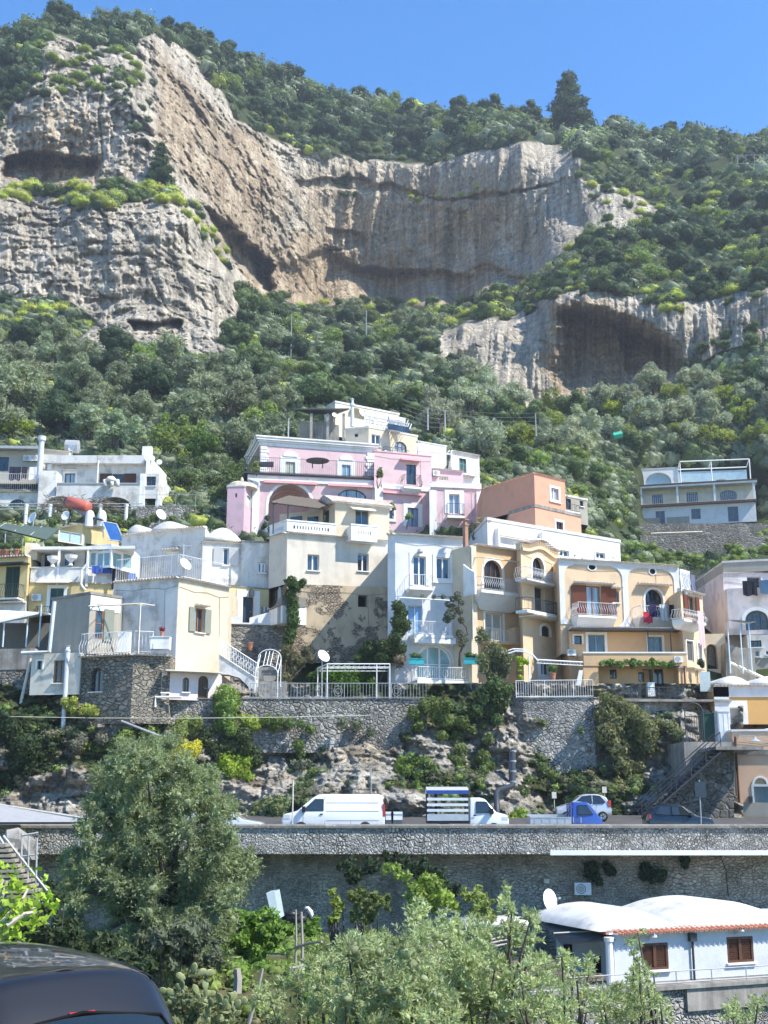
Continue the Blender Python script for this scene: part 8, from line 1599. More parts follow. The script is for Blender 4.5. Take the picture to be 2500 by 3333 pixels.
veg('ivy_mass', 'dense ivy hanging at the left corner of slim white house', CR, C7, [(170, 720, 55), (200, 780, 60), (180, 850, 70), (230, 880, 60), (180, 930, 60), (150, 1000, 60), (60, 1060, 60), (120, 1100, 70), (200, 1080, 50), (30, 1150, 60), (110, 1170, 60), (190, 1130, 40)], 82.6, (.055, .085, .03), 1.0, .15, .6)
veg('dead_palm', 'drooping dry yucca fronds beneath the ivy', 'plant', C7, [(195, 1170, 30), (180, 1200, 28), (215, 1200, 22)], 81.5, (.16, .13, .10), .8, .25, .3, 3.0, sq=1.3)
veg('wall_vine', 'twisted vine climbing the right side of slim white house', CR, C7, [(680, 620, 30), (690, 660, 30), (640, 660, 25), (560, 640, 20), (480, 640, 18), (720, 690, 22), (620, 790, 50), (640, 730, 35), (590, 830, 35), (700, 760, 30), (715, 840, 28), (700, 950, 32), (740, 1000, 35), (720, 1040, 35), (380, 630, 15), (600, 700, 25)], 82.4, (.09, .10, .06), .75, .12, .5, core=False)
k = MB(); k.tube([P(*C7(x, y), 82.7) for x, y in ((700, 1235), (705, 1120), (735, 1050), (690, 990), (770, 960), (760, 900), (715, 850), (700, 760), (690, 660), (640, 640), (480, 635))], [.11, .1, .09, .08, .08, .07, .07, .06, .05, .04, .03], 6); tag(k.build('climbing_vine', BARK()), 'twisted bare vine stem climbing the slim white house', 'vine')
veg('terrace_shrub', 'large blossoming shrub between the white and mustard houses', 'shrubs', C7, [(880, 930, 40), (920, 980, 45), (870, 1000, 40), (1000, 1080, 60), (940, 1120, 60), (1060, 1120, 60), (900, 1180, 60), (1000, 1200, 80), (1090, 1190, 60), (920, 1260, 50), (1050, 1280, 70), (1110, 1260, 40), (1150, 1160, 40), (980, 1300, 50)], 80.8, (.15, .17, .09), .65, .15, .9, stem=1.5, kcore=.45)
veg('yellow_vine', 'yellow-green vine tumbling over the metal arch', CR, C7, [(1210, 1170, 26), (1250, 1190, 28), (1280, 1200, 22), (1220, 1220, 26), (1215, 1270, 18), (1225, 1330, 22)], 79.6, (.26, .34, .04), 1, .13, .3)
veg('pergola_vine', 'leafy grape vine spread over the terrace pergola', CR, C8, [(x, 935+8*sin(x*.05)+(x-400)*.03, 20+6*sin(x*.13)) for x in range(410, 960, 26)]+[(470, 960, 18), (560, 968, 15), (650, 925, 22), (790, 925, 24), (640, 975, 14)], 80.2, (.12, .19, .05), 1.0, .14, 1.6)
veg('round_shrub', 'small dark round shrub beside the mustard corner', 'shrub', C8, [(1155, 935, 26), (1165, 960, 18)], 81, DARK, 1.2, .12, .2)
veg('roadside_creeper', 'huge tangled creeper covering the wall under the vine terrace', CR, C11, [(960, 100, 35), (1010, 130, 45), (950, 160, 45), (1060, 170, 55), (1000, 210, 60), (1110, 190, 45), (960, 250, 45), (1060, 250, 60), (1130, 240, 55), (1010, 310, 50), (1080, 320, 50), (1140, 300, 40), (1190, 220, 35), (1240, 225, 35), (1270, 250, 30), (1030, 380, 45), (1090, 390, 40), (1060, 440, 35), (1010, 460, 22), (1180, 270, 30)], 77.4, (.16, .17, .08), .8, .17, 1.2, kcore=.5)
veg('terrace_foot_shrub', 'dark green shrubs tumbling below the blossoming shrub', 'shrubs', C11, [(480, 40, 40), (430, 90, 45), (500, 100, 45), (400, 150, 40), (470, 150, 40), (530, 60, 30), (490, 190, 25)], 79.5, (.08, .12, .045), 1, .17, 1)
for i, (nm, lb, ci, c, Y) in enumerate((
    ('hanging_creeper', 'green creeper hanging down the rock below slim white house', [(130, 160, 30), (180, 130, 35), (230, 170, 35), (150, 210, 30), (280, 200, 35), (310, 260, 35), (250, 260, 25), (330, 320, 30), (300, 360, 25), (330, 370, 25), (210, 120, 30), (270, 130, 30), (380, 230, 25), (340, 200, 30)], (.12, .16, .05), 76.8),
    ('rock_shrub', 'leafy green shrub low on the rock above the truck', [(80, 370, 30), (120, 360, 30), (150, 380, 30), (100, 410, 30), (150, 430, 25), (180, 370, 25), (60, 400, 20), (210, 400, 20), (145, 470, 18)], (.14, .20, .05), 75),
    ('rock_shrub', 'small shrub beside the top of the storm pipe', [(430, 350, 30), (450, 390, 30), (430, 410, 22), (450, 270, 24), (430, 215, 18), (495, 195, 20)], (.11, .15, .05), 75.5),
    ('rock_shrub', 'upright shrub right of the storm pipe', [(690, 400, 26), (710, 430, 30), (740, 440, 26), (700, 470, 25), (620, 450, 20), (600, 500, 25), (690, 205, 14), (850, 235, 16)], (.12, .16, .06), 73.8),
    ('rock_shrub', 'dark narrow shrub above the silver car', [(845, 430, 22), (850, 460, 28), (850, 490, 24), (840, 510, 18)], (.06, .09, .035), 72.6),
    ('roadside_grass', 'bright grassy clump beside the slatted truck cab', [(560, 610, 25), (590, 600, 30), (550, 630, 20), (610, 620, 20), (530, 625, 16)], (.20, .28, .05), 69.6),
    ('wall_weed', 'weeds sprouting at the stair foot wall', [(1245, 215, 20), (1200, 330, 14), (1410, 430, 16), (1400, 400, 14)], (.12, .13, .06), 70.8))):
    veg(nm, lb, CR if 'creeper' in nm else 'shrub', C11, ci, Y, c, .9, .15, .8, seed=i+5)
for i, (nm, lb, ci, c, Y, lf, st) in enumerate((
    ('sapling', 'slender fresh green sapling against the garden wall', [(975, 80, 45), (1000, 120, 40), (960, 140, 40), (985, 180, 40), (960, 210, 40), (1000, 230, 30), (940, 100, 25), (1010, 90, 30)], (.19, .27, .07), 76.2, .15, 1.0),
    ('yellow_shrub', 'bright yellow flowering bush beside the olive top', [(750, 320, 35), (790, 310, 35), (830, 325, 35), (760, 360, 30), (800, 350, 30), (850, 300, 25)], (.45, .42, .05), 75.4, .15, .5),
    ('yellow_green_shrub', 'yellow-green bush right of the sapling', [(1080, 200, 35), (1110, 210, 25), (1060, 215, 22), (1050, 185, 22)], (.26, .32, .06), 76.6, .15, .4),
    ('hanging_shrub', 'drooping lime green plant above the road', [(980, 370, 40), (1030, 370, 40), (1070, 380, 30), (1000, 410, 36), (1050, 420, 34), (1075, 440, 22), (950, 390, 22)], (.24, .32, .04), 75, .15, None),
    ('rock_shrub', 'dark scrub between olive tree and drooping plant', [(900, 290, 40), (930, 330, 40), (960, 300, 40), (1000, 300, 45), (1060, 310, 35), (1100, 330, 30), (900, 250, 30), (1110, 370, 25), (1050, 260, 40)], (.06, .085, .035), 75.8, .16, None),
    ('wall_top_scrub', 'green scrub along the foot of the garden wall', [(1150, 195, 30), (1200, 200, 30), (1250, 205, 25), (1180, 225, 20), (1300, 210, 20), (1290, 300, 25), (1300, 340, 20), (1340, 230, 20)], (.11, .16, .05), 77, .15, None),
    ('rock_shrub', 'grey-green scrub on the ledge over the van', [(1300, 385, 25), (1330, 380, 20), (1270, 380, 18), (1510, 465, 20), (1480, 200, 25), (1540, 210, 25), (1600, 240, 20)], (.15, .17, .12), 75, .15, None),
    ('roadside_shrub', 'tall weeds at road level left of the van', [(1120, 570, 30), (1160, 560, 35), (1200, 580, 30), (1140, 610, 25), (1190, 620, 25), (1210, 540, 25), (1090, 600, 20)], (.16, .19, .08), 70.5, .16, .3),
    ('spurge_bush', 'flowering yellow-green bush on the rock below stone tower', [(300, 130, 28), (330, 150, 30), (370, 150, 30), (400, 150, 25), (280, 110, 20), (320, 105, 18)], (.30, .33, .08), 77.2, .14, .6),
    ('rock_shrub', 'grey brush on the slope under the stone tower', [(310, 240, 30), (350, 270, 30), (330, 300, 30), (410, 240, 30), (440, 270, 25), (290, 280, 25), (300, 330, 22), (470, 260, 26)], (.17, .17, .13), 76, .15, None),
    ('shaded_ivy', 'dark ivy mass on the rocks at far left', [(60, 230, 50), (120, 240, 45), (50, 300, 50), (110, 310, 60), (160, 300, 45), (60, 370, 45), (120, 380, 50), (180, 230, 40), (30, 430, 40), (180, 360, 35)], (.035, .055, .022), 76.4, .17, None),
    ('yellow_shrub', 'small yellow-green tuft in the dark ivy', [(105, 300, 16), (125, 298, 14)], (.30, .32, .04), 75.6, .14, None),
    ('shrub', 'light green bush just above the olive tree crown', [(800, 210, 40), (830, 230, 35), (780, 240, 35), (850, 200, 28), (650, 250, 40), (690, 290, 35), (620, 270, 35)], (.20, .24, .08), 76, .15, .5))):
    veg(nm, lb, 'sapling' if nm == 'sapling' else ('ivy' if 'ivy' in nm else 'shrub'), C10, ci, Y, c, .9, lf, .8, seed=i+15, stem=st)
veg('roof_garden_shrubs', 'green shrubs between the pergola and solar panels', 'shrubs', C3, [(450, 930, 45), (500, 910, 35), (960, 920, 40), (1010, 940, 40), (1060, 950, 45), (1130, 950, 45), (1200, 950, 45), (1270, 940, 45), (1340, 900, 40), (1400, 890, 40), (1500, 910, 35), (1150, 920, 40), (900, 900, 20)], 106, (.10, .14, .05), .9, .2, 1.5, stem=.5)
veg('terrace_plant', 'tall potted shrub at the right of the pink terrace', 'plant', C5, [(950, 470, 18), (960, 490, 16), (940, 495, 14), (955, 450, 10)], 115.2, (.12, .16, .06), .9, .16, .3, stem=1.1); veg('terrace_plant', 'yellow-green bush at the left end of the pink terrace', 'plant', C5, [(208, 420, 18), (215, 450, 18), (200, 445, 14)], 114.6, (.22, .26, .07), .9, .16, .3, stem=.5)
veg('terrace_plant', 'bushy green plant before the pink garden door', 'plant', C5, [(1125, 735, 18), (1140, 740, 12), (1112, 745, 12)], 115.5, (.20, .30, .12), .9, .16, .3, stem=1.0); veg('terrace_plant', 'green plant beside the roof edge of the beige house', 'plant', C5, [(1025, 670, 16), (1035, 690, 14)], 100, (.18, .24, .07), .9, .16, .3, stem=.5)
veg('rose_bush', 'sparse pinkish shrub on the long white roof', 'plant', C5, [(1540, 790, 22), (1560, 800, 22), (1510, 810, 18), (1550, 760, 18)], 103, (.2, .16, .1), .5, .18, .4, stem=.8, core=False); veg('ivy_patch', 'ivy on the shaded wall left of the beige terrace', CR, C5, [(265, 790, 18), (275, 750, 16), (250, 810, 14)], 106, (.07, .1, .04), .9, .17, .4)
for i, (ci, lb) in enumerate((([(895, 165, 28), (910, 200, 24), (930, 225, 18), (880, 190, 18)], 'dark ivy patch left of three on the shaded masonry'), ([(960, 155, 18), (975, 175, 22), (990, 185, 14)], 'dark ivy patch right beside the first on masonry'), ([(1130, 165, 24), (1150, 190, 28), (1190, 200, 28), (1160, 215, 20), (1120, 200, 20), (1210, 185, 14)], 'wide dark ivy patch above the cottage vaults'), ([(1300, 130, 20), (1300, 155, 16)], 'small dark ivy tuft right on the shaded masonry'))):
    veg('wall_ivy', lb, 'ivy', C13, ci, 61.3, (.035, .06, .028), 1.1, .13, .3, seed=i)
def spray_mesh(cs, rs, n, per, leaf, seed=1, up=.5, stretch=3.0):
    "leafy twigs: n twigs of `per` narrow leaves growing out of the clump centres"
    rg = np.random.RandomState(seed); cs = np.array(cs, float); rs = np.array(rs, float); idx = rg.choice(len(cs), n, p=rs**2/np.sum(rs**2))
    d = rg.randn(n, 3); d[:, 2] += up; d /= np.linalg.norm(d, axis=1)[:, None]; L = rs[idx]*rg.uniform(.55, 1.15, n); o = cs[idx]+d*(rs[idx]*rg.uniform(0, .5, n))[:, None]
    t = np.linspace(.1, 1, per)[None, :, None]; p = o[:, None]+d[:, None]*t*L[:, None, None]; p[..., 2] -= (t[..., 0]**2)*L[:, None]*.22
    s = rg.randn(n, per, 3); s -= d[:, None]*np.sum(s*d[:, None], -1, keepdims=True); s /= np.linalg.norm(s, axis=-1, keepdims=True)
    ax = d[:, None]*.75+s*.8; ax /= np.linalg.norm(ax, axis=-1, keepdims=True); nr = np.cross(ax, rg.randn(n, per, 3)); nr /= np.linalg.norm(nr, axis=-1, keepdims=True); b = np.cross(nr, ax)
    sz = leaf*rg.uniform(.6, 1.25, (n, per, 1)); v = np.stack([p, p+ax*sz*stretch*.5+b*sz*.5, p+ax*sz*stretch, p+ax*sz*stretch*.5-b*sz*.5], 2).reshape(-1, 3)
    return v, np.arange(len(v)).reshape(-1, 4)
def sprayball(name, parent, cs, rs, col, n, per, leaf, seed, kcore, up=.5, stretch=3.0):
    v, f = spray_mesh(cs, rs, n, per, leaf, seed, up, stretch)
    if kcore: v2, f2 = core_mesh(cs, rs, kcore, .95, seed); f = np.concatenate([f, f2+len(v)]); v = np.concatenate([v, v2])
    o = mesh_np(name, v, f, LEAF(), WLOC[parent.name], parent=parent); o.color = tuple(col)+(1,); return o
OC = [(300, 1640, 50), (345, 1615, 36), (385, 1700, 55), (300, 1720, 62), (440, 1690, 42), (235, 1690, 45), (340, 1790, 75), (450, 1760, 55), (250, 1790, 55), (470, 1830, 52), (225, 1870, 48), (510, 1850, 34), (340, 1880, 80), (430, 1900, 65), (175, 1930, 40), (260, 1950, 62), (350, 1970, 72), (440, 1970, 46), (150, 2000, 34), (200, 2020, 40), (300, 2050, 60), (370, 2060, 52), (420, 2060, 34), (535, 1870, 16), (215, 1740, 30), (400, 1650, 24), (130, 2060, 26), (170, 1860, 38), (150, 1905, 36), (515, 1905, 30), (480, 1945, 38), (190, 1800, 34), (480, 2010, 40)]
rg = random.Random(4); cs = []; rs = []
for x, y, r in OC:
    for j in range(16 if r > 45 else 7):
        Y = 38+rg.uniform(-2.2, 2.0); a = rg.uniform(0, 6.28); e = r*rg.uniform(.2, .85); q = P(*G(x+e*cos(a), y+e*sin(a)), Y); cs.append(tuple(q)); rs.append((r*.16+9)*rg.uniform(.8, 1.5)*1.507*Y/F)
b = np.array((P(*G(330, 2000), 38)[0], 38.0, gz(-6, 38)))
o = thing('olive_tree', tuple(b), 'big silvery olive tree filling the left foreground below the road', 'olive tree')
sprayball('crown', o, cs, [r*1.15 for r in rs], (.21, .25, .135), 18000, 12, .035, 9, .5, .4, 2.8)
k = MB(); t = b+np.array((.2, 0, 3.0)); k.tube([b-(0, 0, .3), b+(.1, 0, 1.4), t], [.42, .3, .26], 8)
for c in cs[::14]: m = (t*.5+np.array(c)*.5)+np.array((rg.uniform(-.3, .3), 0, -.1)); k.tube([t, m, c], [.12, .07, .02], 5)
k.build('trunk', BARK(), o)
def bush(label, cr, circ, Y, col, leaf, dens=1.0, stretch=1.5, seed=1, name='shrub', cat='shrub', kcore=.55, dy=1.2, stem=True):
    s_ = cr(1, 0)[0]-cr(0, 0)[0]; g = random.Random(seed); cs = []; rs = []
    for x, y, r in circ:
        for j in range(9): q = P(*cr(x+r*.8*g.uniform(-1, 1), y+r*.8*g.uniform(-1, 1)), Y+g.uniform(-dy, dy)); cs.append(tuple(q)); rs.append(r*g.uniform(.25, .5)*s_*Y/F)
    x = sum(c[0] for c in cs)/len(cs); b = np.array((x, Y, gz(x, Y))); n = int(min(110000, 1.3*dens*sum(4*pi*r*r for r in rs)/(leaf*leaf*.34)))
    o = thing(name, tuple(b), label, cat)
    if leaf < .05: sprayball('foliage', o, cs, [r*1.5 for r in rs], col, int(n/22), 14, .017, seed, kcore*.8, .9, 3.6)
    else: leafball('foliage', o, cs, rs, col, n, leaf, seed, kcore > 0, squash=.95, stretch=stretch, kcore=kcore)
    k = MB()
    for c in (cs[::9] if stem else []):
        m = b*.45+np.array(c)*.55; m[0] += g.uniform(-.2, .2); k.tube([b-(0, 0, .2), m, c], [.05, .03, .008], 4)
    k.build('stem', BARK(), o); return o
bush('dark shrub filling the shade left of the olive tree', C12, [(60, 380, 70), (150, 390, 60), (250, 420, 60), (130, 320, 50), (220, 300, 60), (330, 450, 70), (420, 500, 60), (300, 360, 50), (500, 500, 70), (560, 590, 60), (450, 440, 60), (620, 520, 60), (230, 200, 40), (270, 230, 30)], 33, (.045, .065, .03), .11, .6, 1.8, 21)
bush('grey-green shrub low right of the olive trunk', C12, [(640, 440, 70), (730, 430, 70), (800, 470, 60), (700, 500, 60), (850, 400, 60), (900, 460, 60), (780, 380, 50), (930, 500, 40), (650, 560, 50)], 35, (.12, .14, .09), .11, .6, 1.9, 22)
bush('bright green leafy bramble patch in the ravine', C12, [(960, 330, 50), (1020, 320, 50), (1090, 340, 55), (1160, 350, 55), (1220, 370, 45), (1000, 400, 60), (1080, 420, 60), (1150, 420, 55), (1040, 480, 50), (1110, 490, 45), (1250, 360, 30), (1150, 290, 25), (1180, 300, 25), (1350, 340, 30), (1330, 370, 28), (960, 430, 40)], 44, (.13, .22, .04), .16, .9, 1.3, 23, 'bramble_patch', 'bramble', stem=False)
bush('vine covered post right of the scooter', C12, [(1435, 200, 16), (1445, 240, 22), (1455, 280, 22), (1450, 310, 22), (1430, 330, 16), (1470, 260, 14)], 42, (.22, .28, .06), .13, 1, 1.3, 24, 'climbing_plant', 'creeper', dy=.3)
bush('brownish hanging vine tangle by the vine post', C12, [(1530, 220, 30), (1570, 210, 30), (1610, 230, 30), (1560, 260, 30), (1600, 280, 30), (1540, 300, 25), (1590, 330, 30), (1650, 250, 30)], 42, (.12, .15, .05), .13, .8, 1.5, 25, 'climbing_plant', 'creeper')
bush('sunlit yellow-green ivy mound left of the cottage', C13, [(150, 240, 40), (200, 240, 45), (250, 270, 45), (200, 300, 50), (270, 310, 40), (120, 280, 40), (60, 180, 30), (90, 200, 28), (20, 170, 25), (140, 330, 40), (300, 340, 30)], 40, (.20, .27, .06), .14, .8, 1.3, 26, 'ivy_mound', 'ivy', stem=False)
bush('second ivy mound with dark stem nearer the cottage', C13, [(380, 280, 35), (410, 300, 35), (440, 330, 35), (400, 350, 35), (450, 370, 30), (350, 270, 20)], 40, (.19, .23, .07), .14, .7, 1.3, 27, 'ivy_mound', 'ivy', stem=False)
bush('dark ivy hanging in the shade behind the mounds', C13, [(30, 120, 30), (90, 140, 30), (150, 160, 35), (240, 200, 40), (290, 260, 35), (180, 190, 40), (-60, 150, 40), (-120, 200, 40), (-160, 160, 40)], 58, (.035, .055, .025), .16, .8, 1.4, 28, 'shaded_ivy', 'ivy', stem=False)
NS = [('large soft olive shrub nearest the camera, bottom centre', [(-60, 600, 120), (60, 560, 110), (150, 620, 120), (0, 700, 120), (120, 760, 130), (-120, 700, 100), (-100, 800, 120), (60, 830, 120), (220, 720, 110), (220, 820, 110)], 13.5, 31),
      ('tall soft olive shrub left of the cottage porch', [(200, 420, 80), (300, 440, 80), (250, 520, 90), (380, 500, 90), (420, 600, 100), (300, 620, 110), (350, 720, 120), (480, 700, 100), (520, 800, 110), (380, 820, 110), (520, 560, 70), (560, 450, 55), (150, 360, 50), (530, 350, 45), (520, 270, 28), (620, 400, 45), (600, 480, 60)], 15, 32),
      ('loose olive shrub before the cottage porch', [(640, 560, 60), (620, 640, 80), (700, 640, 70), (700, 740, 90), (800, 700, 60), (800, 800, 90), (640, 820, 100), (890, 620, 35), (820, 600, 40), (760, 560, 40), (890, 560, 25), (900, 740, 60)], 14, 33),
      ('thin olive branches before the left shuttered window', [(1080, 500, 28), (1090, 560, 34), (1100, 640, 50), (1060, 700, 60), (1130, 680, 50), (1000, 760, 80), (1100, 800, 80), (1160, 620, 28), (1110, 440, 20), (960, 800, 70), (1180, 740, 40)], 15, 34),
      ('small grey shrub at the bottom right corner', [(1560, 790, 60), (1500, 760, 40), (1620, 760, 40), (1480, 810, 40), (1200, 820, 50)], 17, 35)]
for lb, ci, Y, sd in NS: bush(lb, C13, ci, Y, (.30, .345, .185), .032, .45, 2.3, sd, 'olive_shrub', 'olive shrub', .4 if sd < 33 else .0, 1.0)
bush('light shrub leaves at the bottom beside the cactus', C12, [(1150, 640, 60), (1250, 620, 70), (1200, 720, 70), (1340, 680, 80), (1320, 560, 60), (1450, 520, 70), (1450, 640, 90), (1560, 560, 80), (1560, 680, 90), (1500, 440, 50), (1600, 450, 60)], 15, (.30, .345, .185), .032, .45, 2.3, 36, 'olive_shrub', 'olive shrub', .3)
o = thing('prickly_pear', (P(*C12(850, 700), 33)[0], 33.0, gz(-3, 33)), 'prickly pear cactus with pale oval pads beside the near car', 'cactus')
k = MB(); rg = random.Random(8); k2 = []
def pad(k, c, a, s, tw):
    d = np.array((sin(a)*1.0, .25*sin(tw), cos(a))); d /= np.linalg.norm(d); n_ = np.array((sin(tw)*.5, -1.0, .1)); n_ -= d*n_.dot(d); n_ /= np.linalg.norm(n_); b_ = np.cross(d, n_); R = []
    for j, (h, w_) in enumerate(((0, .2), (.15, .6), (.4, .95), (.65, 1.0), (.85, .75), (1.0, .15))): R.append([k.vt(c+d*s*h+b_*s*.33*w_*cos(t)+n_*s*.06*w_*sin(t)) for t in np.arange(8)*pi/4])
    for A, B in zip(R, R[1:]): [k.face([A[j], A[(j+1) % 8], B[(j+1) % 8], B[j]]) for j in range(8)]
    k.face(R[-1]); return c+d*s*.93
CSK = mat('cactus_skin', lambda b: b.out(b.ramp(b.noise(b.geo(), 2, 4, .7), (.3, (.12, .16, .07)), (.55, (.22, .25, .11)), (.7, (.42, .40, .20))), .6, .3))
for cx, cy in ((770, 760), (830, 770), (900, 770), (960, 775), (720, 740), (860, 700), (800, 700), (1000, 740)):
    k = MB(); st = [(P(*C12(cx, cy+rg.uniform(0, 40)), 33+rg.uniform(-.7, .7)), rg.uniform(-.4, .4))]
    for lvl in range(3):
        nx = []
        for c, a in st:
            for q in range(rg.choice((1, 2, 2)) if lvl else 2): a2 = a+rg.uniform(-.8, .8); nx.append((pad(k, np.array(c), a2, rg.uniform(.19, .27), rg.uniform(-1, 1)), a2*.7))
        st = nx[:5]
    k.build('pad_cluster', CSK, o, True)
for x, y, a in ((800, 560, -1.1), (850, 545, 1.0), (830, 535, .3), (730, 620, -1.2), (735, 650, 2.4), (880, 535, 1.5), (960, 690, .4), (1010, 690, .6), (955, 665, -.3), (890, 610, -.2)): k = MB(); pad(k, P(*C12(x, y+20), 32.6), a, .28, rg.uniform(-1, 1)); k.build('pad', CSK, o, True)
bush('pale dry leaves tangled around the prickly pear', C12, [(740, 720, 50), (820, 740, 60), (900, 720, 60), (960, 740, 50), (800, 650, 40), (860, 660, 40), (760, 780, 50), (900, 790, 60)], 33.4, (.22, .24, .12), .12, .5, 1.8, 41, 'underbrush', 'shrub')
o = thing('fig_tree', (P(*C12(-150, 600), 16)[0], 16, gz(-6, 16)), 'bare pale fig branches with fresh lime leaves at the left edge', 'fig tree')
k = MB(); B0 = np.array(WLOC[o.name]); tips = []
for pts in ([(-150, 480), (-40, 400), (30, 350), (90, 310), (150, 270), (185, 250)], [(-40, 400), (20, 320), (60, 270), (100, 230), (120, 190)], [(-150, 480), (-60, 330), (0, 250), (20, 190), (30, 160)], [(30, 350), (100, 300), (160, 290)], [(-150, 480), (-50, 450), (20, 400), (60, 370)], [(-60, 330), (-10, 200), (10, 150)]):
    q = [P(*C12(*p), 16+.1*i) for i, p in enumerate(pts)]; k.tube(([B0] if pts[0][0] == -150 else [])+q, [.07]*(pts[0][0] == -150)+[.035-.005*i for i in range(len(q))], 5); tips += q[1:]
k.build('branch', plain('pale_bark', (.42, .38, .32), .9), o)
leafball('foliage', o, [tuple(t) for t in tips], [.13+.07*(i % 3) for i in range(len(tips))], (.30, .42, .05), 420, .11, 5, False, squash=1, stretch=1.0)
def stick(label, cr, p, q, Y0, Y1, r, nm='wooden_pole', m=None, cat='pole'):
    k = MB(); a, b = P(*cr(*p), Y0), P(*cr(*q), Y1); k.tube([a, (a+b)/2+(.02, 0, .03), b], [r, r*.9, r*.7], 6); return tag(k.build(nm, m or plain('weathered_wood', (.34, .31, .26), .9)), label, cat)
stick('left upright weathered stake near the scooter', C12, (1275, 560), (1278, 280), 36, 36, .04); stick('right upright weathered stake near the scooter', C12, (1305, 590), (1302, 290), 36, 36, .05)
stick('upper long pole slanting across the near shrubs', C12, (1250, 535), (1659, 450), 16.5, 17.5, .022); stick('lower long pole slanting across the near shrubs', C12, (1420, 530), (1640, 470), 16.5, 17, .02); stick('short pale pole leaning between the stakes', C12, (1280, 442), (1390, 418), 36, 35, .045)
stick('leaning grey plank beside the cactus', C12, (1075, 774), (1135, 535), 30, 30, .05); stick('thick weathered stump behind the cactus', C12, (1025, 640), (1025, 535), 34, 34, .13)
for i, y in enumerate((455, 470, 488)): stick(('top', 'middle', 'bottom')[i]+' pale slat of the broken rack beside porch', C13, (425, y+30), (578, y), 38, 39, .035)
k = MB(); a, b, c, d = P(*C12(1150, 208), 52), P(*C12(1186, 203), 52), P(*C12(1206, 318), 51.5), P(*C12(1176, 322), 51.5); e = np.array((.15, .7, .05)); [k.poly(f) for f in ([a, b, c, d], [a+e, b+e, c+e, d+e], [a, b, b+e, a+e], [b, c, c+e, b+e], [a, d, d+e, a+e])]; tag(k.build('leaning_cabinet', plain('grey_blue_metal', (.33, .40, .42), .5)), 'tall grey-blue metal cabinet tilted in the ravine', 'cabinet')
o = thing('scooter', tuple(P(*C12(1290, 325), 48)), 'dark scooter with white mudguard half hidden in weeds', 'scooter')
S = lambda x, y, Y=48: P(*C12(x, y), Y); k = MB(); k.tube([S(1232, 305), S(1250, 300), S(1290, 304)], [.12, .16, .13], 8); k.build('seat', paint('black'), o, True)
k = MB(); k.tube([S(1240, 318), S(1300, 320), S(1325, 318)], [.18, .15, .1], 8); k.build('body', plain('dark_fairing', (.04, .035, .035), .4), o, True)
k = MB(); k.tube([S(1310, 275), S(1330, 272), S(1342, 290), S(1350, 318)], [.04, .06, .09, .07], 8); k.build('front_shield', M_white(), o, True)
k = MB(); k.tube([S(1312, 274, 47.7), S(1318, 268), S(1345, 272, 48.4)], .03, 5); k.tube([S(1320, 272), S(1312, 255)], .015, 4); k.lathe([(.01, 0), (.09, 0), (.09, .02), (.01, .02)], S(1312, 252), 8); k.build('handlebar', paint('iron'), o)
for x in (1245, 1345):
    c = S(x, 332); k = MB(); k.lathe([(.12, -.05), (.24, -.06), (.27, 0), (.24, .06), (.12, .05)], n=18, ax=(c, np.array((0, 1.0, 0)), np.array((1.0, 0, 0)), np.array((0, 0, 1.0)))); k.build('wheel', plain('tyre', (.02, .02, .02), .85), o, True)
o = thing('wooden_stair', tuple(P(*C10(60, 850), 48)), 'weathered wooden stair with thin rails descending at far left', 'stairs')
k = MB(); wd = plain('pale_weathered_wood', (.33, .29, .23), .9); Q = lambda x, y, Y=48: P(*C10(x, y), Y)
for i in range(11): a = Q(5+i*13, 730+i*22); k.box(a[0]-.75, a[0]+.35, 47.4, 48.6, a[2]-.05, a[2]+.06)
k.build('tread', wd, o); k = MB()
for p, q in (((-30, 650), (190, 1010)), ((-30, 690), (150, 1010)), ((15, 690), (230, 960))): k.tube([Q(*p), Q(*q)], .05, 5)
for x in (95, 125, 160): k.tube([Q(x, 680+(x-95)*.3), Q(x-5, 900)], .04, 4)
k.tube([Q(90, 690), Q(165, 678)], .04, 4); k.tube([Q(90, 780), Q(165, 770)], .03, 4); k.build('rail', paint('grey'), o)
k = MB(); a = Q(75, 745, 51); V, Fc = ico(); base = len(k.v); [k.vt(tuple(a+v*np.array((.9, .8, .8))*(1+.2*sin(v[0]*5+v[2]*3)))) for v in V]; [k.face([base+i for i in f]) for f in Fc.tolist()]
tag(k.build('boulder', CONC()), 'pale boulder behind the wooden stair at left', 'boulder')
CARP = mat('black_car_paint', lambda b: b.out((.010, .010, .011), .35, .2, Coat_Weight=.8, Coat_Roughness=.03))
FW, RT = np.array((-.64, .768, 0)), np.array((.768, .64, 0)); R0 = np.array((-1.63, 9.0, .17))-RT*.64
CW = lambda v, u, z: R0+FW*v+RT*u+np.array((0, 0, z))
o = thing('black_car', tuple(CW(1.5, 0, -2.62)), 'black car seen from behind at the lower left, village mirrored on its roof', 'car')
vs_ = np.array([-.66, -.62, -.56, -.42, -.22, -.10, -.03, .02, .12, .4, .9, 1.5, 2.1, 2.6, 3.0, 3.3, 3.9, 4.1, 4.15]); zs_ = np.array([-2.35, -2.1, -1.93, -1.72, -1.50, -1.385, -1.315, -1.295, -1.28, -1.255, -1.235, -1.24, -1.29, -1.42, -1.62, -1.85, -1.98, -2.15, -2.4])
zt_ = lambda v: float(np.interp(v, vs_, zs_)); dr_ = lambda u: float(np.interp(abs(u), [0, .3, .5, .6, .67, .74, .80, .86], [0, .006, .03, .065, .12, .22, .38, .62]))
US = [-.88, -.89, -.86, -.80, -.74, -.67, -.6, -.5, -.3, 0, .3, .5, .6, .67, .74, .80, .86, .89, .88]
v = []
